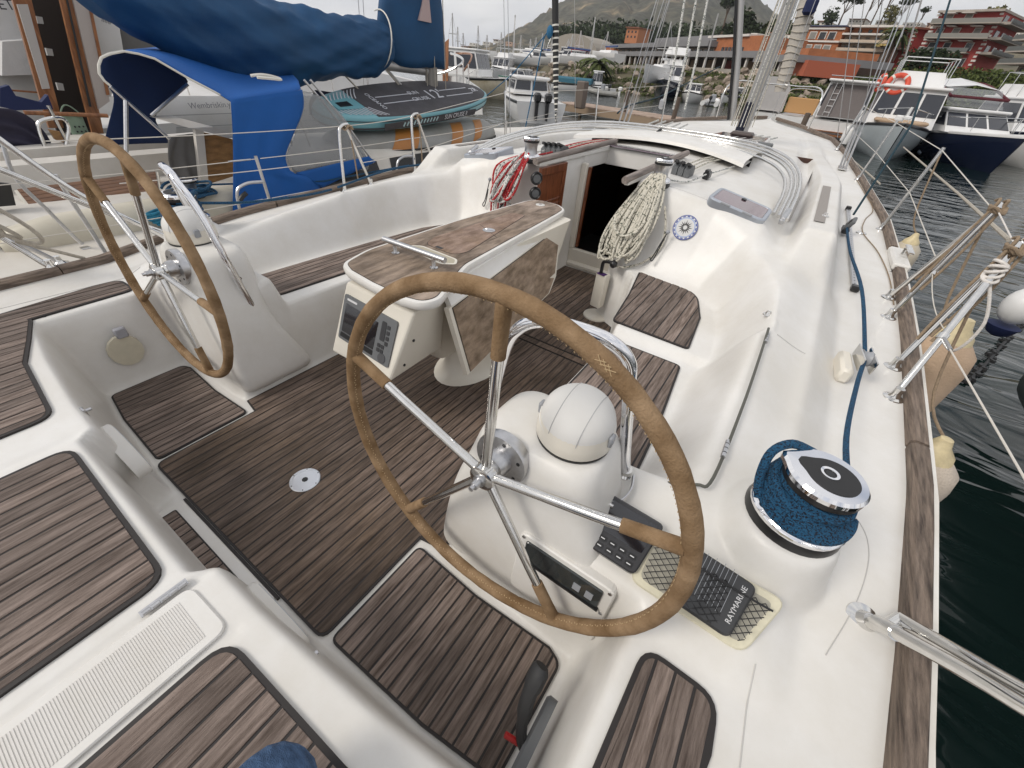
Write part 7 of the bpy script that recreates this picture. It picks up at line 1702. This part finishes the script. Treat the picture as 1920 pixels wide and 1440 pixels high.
def lifebuoy(p,axis,R_,lab,par=None):
    t=thing('lifebuoy',lab,'lifebuoy',tuple(p)); a=Vector(axis).normalized(); u_=a.orthogonal().normalized(); w_=a.cross(u_); P=[p+(u_*math.cos(k)+w_*math.sin(k))*R_ for k in np.linspace(0,2*PI,26,endpoint=False)]
    MB().tube(P,R_*.27,10,closed=True,up=a).build('buoy_ring',LBO,t)
    for k in range(4):
        q=MB().tube([P[(k*26//4+j)%26] for j in(0,1)],R_*.285,10,up=a); q.build('white_band',M('white_piping'),t)
b1=motorboat('motorboat','pale grey fishing motorboat with flybridge rails, bow towards us, just right of the rigging',1655,302,towards(1655,302,-.10),8.2,3.1,1.15,HG,cab=(-1.7,1.9,2.5,1.15,1.35,.55),fly=True)
bpart(MB().box((0,2.2,1.35),(1.9,1.2,.14),ch=.05),'tan_foredeck',TANF,b1,False)
bpart(MB().tube([(0,3.6,1.5),(0,3.6,1.9)],.05,8).box((0,3.9,1.55),(.25,.7,.12),ch=.03).box((.2,3.4,1.5),(.3,.3,.2),ch=.04),'anchor_winch',HW,b1,False)
bpart(MB().box((0,-.2,2.98),(2.0,.04,.04)).box((-.9,-.2,2.8),(.04,.04,.4)).box((.9,-.2,2.8),(.04,.04,.4)),'roof_rack',STEEL,b1,False)
m_=b1.matrix_basis if False else Matrix.Translation(b1.location)@Matrix.Rotation(b1.rotation_euler[2],4,'Z')
lifebuoy(m_@Vector((.75,1.25,2.62)),m_.to_3x3()@Vector((0,1,.5)),.36,'orange lifebuoy leaning on the front roof of the pale grey motorboat')
for k,(x,y) in enumerate(((1.35,1.0),(1.45,-.8))):
    p=m_@Vector((x*1.12,y,.5)); f=thing('fender',['white fender at the right bow of the pale grey motorboat','white fender amidships of the pale grey motorboat'][k],'fender',tuple(p)); MB().lathe([(.02,-.38),(.13,-.3),(.14,.25),(.06,.36),(.02,.4)],p,n=14).build('fender_body',HW,f)
p=m_@Vector((-1.62,0,.5)); f=thing('fender','pale blue fender on the left side of the pale grey motorboat','fender',tuple(p)); MB().lathe([(.02,-.38),(.13,-.3),(.14,.25),(.06,.36),(.02,.4)],p,n=14).build('fender_body',M('pale_blue_vinyl',(.35,.42,.52),.4),f)
text_mesh('LP',.42,m_@Matrix.Translation((-1.20,1.9,.72))@Matrix.Rotation(RAD(118),4,'Z')@Matrix.Rotation(RAD(84),4,'X'),BLK,'hull_logo',None).parent=None
o=COL.objects['hull_logo']; mw_=o.matrix_basis.copy(); o.parent=b1; o.matrix_parent_inverse=m_.inverted()
b2=motorboat('motorboat','motor cruiser with dark navy hull and burgundy edged canopy at the right',1856,325,towards(1856,325,-.62),8.6,3.2,1.15,HN,cab=(-.6,2.2,2.6,1.15,.75,.9),canopy=None,boot=HW)
BUR=M('burgundy_canvas',(.09,.012,.02),.8)
m=MB()
for sx in(1,-1): m.tube(smooth_path([(sx*1.25,-3.6,1.35),(sx*1.2,-3.2,2.75),(sx*1.1,-1.2,2.95),(sx*1.15,.9,2.4)],4),.05,6)
m.tube([(-1.15,.9,2.4),(1.15,.9,2.4)],.06,6).tube([(-1.1,-1.2,2.95),(1.1,-1.2,2.95)],.05,6); bpart(m,'canopy_edge',BUR,b2)
bpart(MB().loft([[(-1.18,-3.3,2.7),(0,-3.3,2.85),(1.18,-3.3,2.7)],[(-1.1,-1.2,2.95),(0,-1.2,3.1),(1.1,-1.2,2.95)],[(-1.1,.2,2.72),(0,.2,2.85),(1.1,.2,2.72)]],closed=False),'canopy_roof',HW,b2)
bpart(MB().loft([[(sx*1.19,-3.2,1.5),(sx*1.19,-3.2,2.65)] if k==0 else [(sx*1.15,.7,2.0),(sx*1.12,.5,2.5)] for sx in(1,) for k in(0,1)],closed=False),'clear_panel',M('clear_vinyl'),b2)
bpart(MB().loft([[(-1.15,.95,2.05),(1.15,.95,2.05)],[(-1.08,.3,2.72),(1.08,.3,2.72)]],closed=False),'clear_panel',M('clear_vinyl'),b2)
for x in(-.95,-.35): bpart(MB().lathe([(.14,0),(.14,.03),(.001,.03)],(-1.55,1.4-x,.98),(-1,.25,.1),14),'porthole',GL2,b2)
b3=motorboat('motorboat','white motorboat cut by the right edge behind the navy cruiser',1985,330,towards(1985,330,-.6),8.5,3.1,1.3,HW,cab=(-2.2,1.6,2.5,1.3,1.2,.8),fly=True,boot=HN)
b0=motorboat('motorboat','white cabin boat seen from the stern with dark curtained cockpit and ladder',1548,258,towards(1548,258,PI+.06),8.0,3.0,.95,HW,stern=True,cab=(-3.3,1.2,2.5,.95,1.7,.9,.25),rail=False,boot=HW)
bpart(MB().loft([[(-1.05,-3.34,1.0),(1.05,-3.34,1.0)],[(-.98,-3.1,2.55),(.98,-3.1,2.55)]],closed=False),'curtain',M('taupe_canvas',(.16,.14,.135),.85,var=.1,scale=8,stretch=(6,1,1)),b0)
bpart(MB().box((0,-4.2,.15),(2.5,.5,.08)).box((0,-4.1,.32),(2.5,.3,.04)),'swim_platform',M('varnished_wood'),b0,False)
m=MB(); 
for x in(-.75,-.45): m.tube([(x,-3.45,1.0),(x,-3.2,2.6)],.02,6)
for k in range(5): m.tube([(-.75,-3.42+.05*k,1.2+.3*k),(-.45,-3.42+.05*k,1.2+.3*k)],.016,6)
bpart(m,'cabin_ladder',STEEL,b0); m0=Matrix.Translation(b0.location)@Matrix.Rotation(b0.rotation_euler[2],4,'Z')
bpart(MB().tube([(-1.2,-3.4,2.9),(1.3,-3.4,2.9)],.025,6),'roof_rail',STEEL,b0)
lifebuoy(m0@Vector((1.25,-3.2,2.75)),m0.to_3x3()@Vector((1,.4,0)),.34,'orange lifebuoy hung at the roof corner of the white cabin boat')
bc=motorboat('motorboat','white boat wrapped in a pale canvas cover beside the mast foot',1425,232,towards(1425,232,PI-.1),6.5,2.5,.8,HW,stern=True,canopy=(-3.0,1.4,2.2,.8,1.9,M('pale_canvas',(.46,.44,.43),.85,var=.06,scale=2)),rail=False)
bn=motorboat('motorboat','motor yacht with navy hull and tall white bridge, bow on, centre of the harbour',1236,188,towards(1236,188,.12),9.5,3.5,1.7,HN,cab=(-1.0,1.8,2.9,1.9,1.3,1.2),fly=True,boot=HW)
bpart(MB().loft([[(-1.35,-2.5,4.2),(1.35,-2.5,4.2),(1.2,.2,4.2),(-1.2,.2,4.2)],[(-1.3,-2.4,4.9),(1.3,-2.4,4.9),(1.0,-.4,4.9),(-1.0,-.4,4.9)]]),'upper_bridge',HW,bn,False)
motorboat('motorboat','small white cabin boat right of the navy motor yacht',1288,193,towards(1288,193,.1),5.8,2.5,.9,HW,cab=(-1.6,.8,1.8,.9,.8,.5))
def rib(u,v,head,L_,lab,stern=True,col=None):
    p=Z(u,v,WZ); r=put('inflatable_boat',lab,'dinghy',p,head,L_,None,stern); P=[(-.7,-L_/2,.25),(-.72,0,.28),(-.6,L_*.3,.35),(-.25,L_*.47,.45),(.25,L_*.47,.45),(.6,L_*.3,.35),(.72,0,.28),(.7,-L_/2,.25)]
    bpart(MB().tube(smooth_path(P,4),.24,10),'inflated_tube',col or HW,r); bpart(MB().box((0,-.2,.12),(1.0,L_*.8,.1)),'floor_board',GREY,r,False); outboard(r,-L_/2,.35,0,1.0,ENG if col is None else HW); bpart(MB().box((0,.1,.7),(.5,.4,.7),ch=.06),'steering_console',LGREY,r,False); return r
rib(1328,200,towards(1328,200,PI+.1),4.6,'white inflatable boat with black outboard right of the small cabin boat')
rib(1158,183,towards(1158,183,PI/2+.2),3.4,'grey inflatable dinghy with white outboard at the pontoon',col=M('grey_pvc'))
motorboat('motorboat','small boat under a blue green cover moored side on at the pontoon',1130,178,towards(1130,178,-1.4),6.0,2.3,.8,HW,canopy=(-2.6,1.6,2.2,.8,.55,M('teal_canvas',(.03,.12,.17),.8)),rail=False)
motorboat('motorboat','white open boat with black outboard left of the blue green covered boat',1092,172,towards(1092,172,2.6),5.5,2.2,.8,HW,cab=(-.6,.5,.9,.8,1.2,.3),ob=1,rail=False)
motorboat('motorboat','cream hulled fishing boat with curtained wheelhouse beyond the paddle board',992,192,towards(992,192,-1.25),7.6,2.8,1.15,HC,cab=(-3.2,.4,2.3,1.2,1.35,.4),rail=True,boot=BLK)
motorboat('motorboat','white boat with twin outboards, stern towards us, below the striped pole',1012,232,towards(1012,232,PI-.25),6.2,2.5,.95,HW,stern=True,cab=(-.8,1.2,1.8,.95,.6,.6),ob=2)
motorboat('motorboat','white cruiser with a domed cabin behind the cream fishing boat',925,152,towards(925,152,.3),8,3,1.3,HW,cab=(-2.5,1.5,2.4,1.3,1.2,1.1),fly=True)
motorboat('motorboat','white cabin boat at left of the cream fishing boat',900,160,towards(900,160,-.6),6.5,2.4,1.0,HW,cab=(-2.2,1.2,1.9,1.0,1.1,.5))
motorboat('motorboat','low white boat with a green stripe under the black railing',1020,166,towards(1020,166,-.9),6.5,2.4,.9,HW,cab=(-1.5,1.0,1.8,.9,.6,.6),boot=M('green_stripe',(.02,.15,.10),.4))
bx=motorboat('motorboat','white boat moored under the black framed awning',1050,150,towards(1050,150,-.4),7,2.6,1.0,HW,canopy=(-2.8,1.0,2.2,1.5,.35,M('black_canvas',(.03,.03,.035),.8)))
motorboat('motorboat','white boat with a bimini between the pile and the breakwater',1350,196,towards(1350,196,.6),5.8,2.3,.9,HW,cab=(-1.2,.7,1.6,.9,.8,.5))
for i,(u,v) in enumerate(((1000,118),(1012,120),(1026,117),(1040,119),(1052,120),(1066,117),(1080,120),(1094,118),(985,122),(1008,110),(1034,109),(1058,110))):
    h=g6.uniform(0,6.28); D=100+g6.uniform(-8,30); c=G(u,v,D)
    t=thing('motorboat',('small white boat ashore, '+['nearest the breakwater','behind the striped pole','under the row of masts','beside the arched shed'][i%4]),'boat',tuple(c),'boats ashore in the yard',rz=h); m,rg=hullmesh(6.5,2.4,1.0); bpart(m,'hull',HW,t); cabin(t,-1.6,1.4,1.7,.95,.8,.7)
# far yachts with masts
def yacht_far(u,v,vt,D,lab,hull=True,ground_=None):
    c=G(u,v,D); top=G(u,vt,D); r=_d(u,vt); hgt=top.z-c.z; h=g6.uniform(0,6.28)
    t=thing('sailing_yacht',lab,'sailboat',tuple(c),'far yachts whose masts stand over the quay',rz=h)
    m,rg=hullmesh(9,2.9,1.1); 
    if hull: bpart(m,'hull',HW,t); bpart(MB().loft([[(-.9,-2.5,1),(.9,-2.5,1),(.8,2,1),(-.8,2,1)],[(-.7,-2.4,1.4),(.7,-2.4,1.4),(.5,1.2,1.4),(-.5,1.2,1.4)]]),'cabin_top',HW,t,False)
    bpart(MB().tube([(0,.6,.5),(0,.6,hgt)],D*.0011,6),'mast',M('far_mast',(.45,.44,.43),.5),t)
    bpart(MB().tube([(-.9,.6,hgt*.55),(.9,.6,hgt*.55)],D*.0006,5),'spreader',M('far_mast'),t); bpart(MB().tube([(0,.6,1.9),(0,-3.2,2.0)],.14,6),'furled_mainsail',M('far_cover',(.05,.08,.2),.8) if g6.random()<.4 else HW,t)
    for s_ in(1,-1): bpart(MB().tube([(s_*1.3,.5,1),(s_*.9,.6,hgt*.55),(0,.6,hgt*.97)],D*.00028,4),'shroud',STEELB,t)
for i,(u,vb,vt,D) in enumerate([(823,106,42,150),(849,108,25,130),(856,108,50,150),(893,110,48,160),(967,118,28,95),(978,116,66,120),(989,116,72,120),(998,118,70,115),(1008,116,62,110),(1020,118,74,120),(1029,116,60,110),(1060,118,72,120),(1083,120,57,100),(1096,122,30,85),(1070,118,64,110),(1135,112,58,100),(1236,150,40,62),(938,114,60,140),(915,112,66,150),(870,110,62,160)]):
    yacht_far(u,vb,vt,D,'distant white yacht with a bare mast '+('left of the mountain' if u<900 else 'in front of the cliff' if u<1000 else 'before the arched shed' if u<1090 else 'before the market hall'))
for i,(u0,v0,u1,v1,Y_) in enumerate(((1215,125,1262,-40,30),(1320,126,1347,25,48),(1693,122,1745,-60,30),(1690,70,1718,-30,36),(1208,165,1262,-20,22),(1180,215,1250,-60,14),(1585,255,1625,-30,14),(1625,180,1660,-30,20),(1570,258,1606,-30,13))):
    a,b_=Y(u0,v0,Y_),Y(u1,v1,Y_); t=thing('mast','slender pale mast or stay '+('in front of the market hall' if u0<1400 else 'in front of the red houses' if u0>1680 else 'over the white cabin boat'),'mast',tuple(a),'thin masts and stays against the shore'); MB().tube([a,b_],.0013*Y_ if i in(1,2) else .0007*Y_,6).build('mast_tube',MAL,t)
# mast wrapped in old white sail at right and pulpit of the next boat
t=thing('mast','thick pale mast wrapped with thin ropes, topped by a dark blue block','mast',tuple(Y(1462,172,24)))
a,b_=Y(1462,172,24),Y(1525,-20,24); MB().tube([a,b_],[.22,.34],12).build('mast_tube',M('pale_sailcloth',(.50,.46,.41),.8,var=.15,scale=1,stretch=(1,1,6)),t)
for k in range(12): c=a.lerp(b_,.05+k*.07); MB().tube([c+Vector((.36*math.cos(q)*(.66+.3*k/12),.36*math.sin(q)*(.66+.3*k/12),.03*math.sin(q*2+k))) for q in np.linspace(0,2*PI,14,endpoint=False)],.02,4,closed=True).build('mast_lashing',ROPEO,t)
MB().box(Y(1520,12,23.5),(.45,.2,.5),ch=.1).build('blue_block',M('navy_canvas'),t,smooth=False)
# pontoon
pn_=thing('pontoon','low wooden pontoon with pinkish boards lying across the bows','pontoon',tuple(Z(1300,215,-.1)))
PA,PB=Z(1082,191,-.12),Z(1560,262,-.12); pd=(PB-PA).normalized(); pnn=Vector((-pd.y,pd.x,0)); 
if pnn.dot(Vector(CAM)-PA)<0: pnn=-pnn
PWD=M('pontoon_wood',(.36,.25,.19),.85,var=.25,scale=3,rand=.12,col2=(.50,.38,.30)); Lp=(PB-PA).length; npk=int(Lp/.30)
MB().loft([[PA+Vector((0,0,-.05)),PB+Vector((0,0,-.05)),PB+pnn*2.4+Vector((0,0,-.05)),PA+pnn*2.4+Vector((0,0,-.05))],[PA-Vector((0,0,.35)),PB-Vector((0,0,.35)),PB+pnn*2.4-Vector((0,0,.35)),PA+pnn*2.4-Vector((0,0,.35))]]).build('pontoon_frame',M('pontoon_edge',(.30,.22,.15),.85),pn_,smooth=False)
pm=bpy.data.meshes.new('plank'); q=MB().box((0,0,0),(.27,2.42,.05)); pm.from_pydata(q.v,[],q.f); pm.materials.append(PWD); o0=wloc(pn_)
for k in range(min(npk,290)):
    o=bpy.data.objects.new('plank',pm); COL.objects.link(o); o.parent=pn_; c=PA+pd*(.15+k*.30)+pnn*1.2; o.location=c-o0+Vector((0,0,-.02)); o.rotation_euler=(0,0,math.atan2(pd.y,pd.x))
for k in range(5):
    c=PA+pd*(2+k*Lp/5)+pnn*2.2; MB().lathe([(.11,-1),(.11,.9),(.001,.92)],c,n=12).build('mooring_post',M('post_wood',(.12,.09,.07),.9),pn_)
bpart_=MB().box(Y(1090,178,24),(.5,.5,1.2),ch=.05).build('service_post',M('brown_metal',(.14,.11,.09),.6),pn_,smooth=False)
# gangway and bow of the moored neighbour at right of the mast
gw=thing('gangway','tan gangway board lying across the far end of the fore deck','gangway',tuple(Z(1480,262,.25)))
c=[Z(1433,245,.35),Z(1572,268,.35),Z(1550,300,.32),Z(1430,262,.35)]; MB().loft([c,[p-Vector((0,0,.06)) for p in c]]).build('gangway_board',M('tan_board',(.44,.30,.19),.7),gw,smooth=False)
# passerelle rail and brown seats boat near (1440..1500,200..240)
tb_=motorboat('motorboat','open boat with orange tan seats and steel arch beyond the pontoon',1478,240,towards(1478,240,PI+.2),6,2.4,.8,HW,stern=True,rail=False)
bpart(MB().box((0,-1.9,1.25),(1.9,.15,.9),ch=.05).box((.5,-1.2,1.2),(.8,.15,.8),ch=.05),'tan_seat',M('tan_leather',(.45,.25,.10),.6),tb_,False)
bpart(MB().tube(smooth_path([(-1.1,-2.4,.8),(-1.05,-2.3,1.9),(-.6,-2.2,2.15),(.6,-2.2,2.15),(1.05,-2.3,1.9),(1.1,-2.4,.8)],4),.03,8),'steel_arch',STEEL,tb_)
MBx=MB().sphere(Y(1457,180,26),.22,12,8,(1.6,1.6,.5)).sphere(Y(1457,190,26),.22,12,8,(1.5,1.5,.45)); MBx.build('radar_discs',BLK,tb_)
# wooden stem post and curved rails at left centre
wb=thing('wooden_boat','varnished wooden stem post of an old boat beside the deep blue sail cover','boat',tuple(Y(838,150,13)))
c=[Y(u,v,13) for u,v in((833,130),(840,72),(842,96),(836,130))]
MB().loft([[Y(u,v,12.9) for u,v in((830,158),(829,92),(824,88),(842,72),(841,100),(840,158))],[Y(u,v,13.2) for u,v in((830,158),(829,92),(824,88),(842,72),(841,100),(840,158))]]).build('stem_post',VW,wb,smooth=False)
MB().tube(smooth_path([Y(812,140,12.6),Y(838,134,12.7),Y(862,122,12.9),Y(868,112,13.2),Y(858,104,13.6),Y(845,100,14)],5),.035,8).build('pulpit_rail',STEEL,wb)
MB().tube(smooth_path([Y(845,102,14),Y(870,100,14.2),Y(884,103,13.8),Y(880,118,13.3),Y(868,134,13)],5),.03,8).build('pulpit_rail',M('varnished_wood'),wb)
for u,v0,v1 in((868,112,160),(878,120,160),(856,125,155)): MB().tube([Y(u,v0,12.9),Y(u+1,v1,12.9)],.022,6).build('rail_post',STEEL,wb)
MB().loft([[Y(u,v,13) for u,v in((800,140),(870,144),(900,170),(905,215),(800,215))],[Y(u,v,16) for u,v in((800,140),(870,144),(900,165),(905,190),(800,190))]]).build('white_bow',HW,wb,smooth=False)
text_mesh('1+181',.16,frame(Y(868,162,12.97),(1,0,-.2),(0,0,1)),BLK,'bow_number',wb)
# dark boat hull and floating line at the right edge
dh=thing('motorboat','dark grey inflatable style hull cut by the right edge, close to the fenders','boat',tuple(Z(1910,900,-.3)))
R2=[]
for t in np.linspace(0,1,14):
    c=Vector((3.35+.25*math.sin(t*2.2),.5+3.9*t,-.12+.05*t)); R2.append([c+Vector((-.38*math.cos(q)*(1-.35*t*t)+.0,0,.42*math.sin(q)*(1-.3*t*t))) for q in np.linspace(0,2*PI,20,endpoint=False)])
MB().loft(R2).build('hull_tube',M('dark_grey_hull',(.055,.065,.062),.35,dirt=.15),dh)
for k in(-.10,.12): MB().tube([p[4] + Vector((-.05,0,k)) for p in R2],.02,6).build('rubbing_strake',BLKM,dh)
bpl=thing('fender','white ball fender with dark blue cap at the far right edge','fender',tuple(Y(1912,590,3.6)))
p=Y(1916,575,3.9); MB().sphere(p,.10,14,10,(1,1,1.25)).build('fender_body',HW,bpl); MB().lathe([(.09,-.14),(.06,-.20),(.02,-.22)],p,n=14).build('fender_cap',M('navy_canvas'),bpl)
fl_=thing('mooring_line','black weeded mooring line slanting over the water at right','rope',tuple(Z(1850,640,-.4)))
P=[Z(1935,585,-.45),Z(1885,640,-.52),Z(1850,680,-.56),Z(1815,715,-.6)]; MB().tube(smooth_path(P,6),.014,7).build('rope',BLKM,fl_)
m=MB(); 
for k in range(60): 
    q=Vector(P[0]).lerp(P[3],g6.random()); m.box(q+Vector((g6.uniform(-.03,.03),g6.uniform(-.03,.03),g6.uniform(-.02,.02))),(.05,.03,.03),rz=g6.random()*3)
w_=m.build('seaweed',BLKM,fl_,smooth=False); w_['kind']='stuff'
for (pa,pb,lb) in((Z(1700,275,.9),Z(1900,430,.3),'pale mooring line from the gate stanchion towards the navy cruiser'),):
    t=thing('mooring_line',lb,'rope',tuple(pa)); MB().tube([Y(1694,276,11),Y(1800,366,5.5),Y(1892,450,3.1)],.010,6).build('rope',ROPEO,t)
t=thing('mooring_line','blue mooring line over the water in front of the navy motor yacht','rope',tuple(Y(1160,205,18))); MB().tube(smooth_path([Y(1158,212,18),Y(1180,198,20),Y(1240,180,28),Y(1300,150,36),Y(1350,125,44)],5),.035,6).build('rope',M('dark_teal_rope'),t)
t=thing('mooring_line','thin line from the rigging to the pale grey motorboat','rope',tuple(Y(1580,285,12))); MB().tube([Y(1578,282,12),Y(1650,345,8.2)],.012,6).build('rope',ROPEO,t)

# thin sea air over the harbour
HZ=bpy.data.materials.new('haze_air'); HZ.use_nodes=True; N=HZ.node_tree.nodes; L=HZ.node_tree.links; N.remove(N['Principled BSDF'])
pv=N.new('ShaderNodeVolumePrincipled'); pv.inputs['Color'].default_value=(.86,.89,.93,1); pv.inputs['Density'].default_value=.0002; pv.inputs['Anisotropy'].default_value=.2
L.new(pv.outputs[0],N['Material Output'].inputs['Volume'])
tag(MB().box((0,900,118.5),(4200,3300,245)).build('haze',HZ,smooth=False),'thin pale sea haze over the harbour',None,None,'stuff')
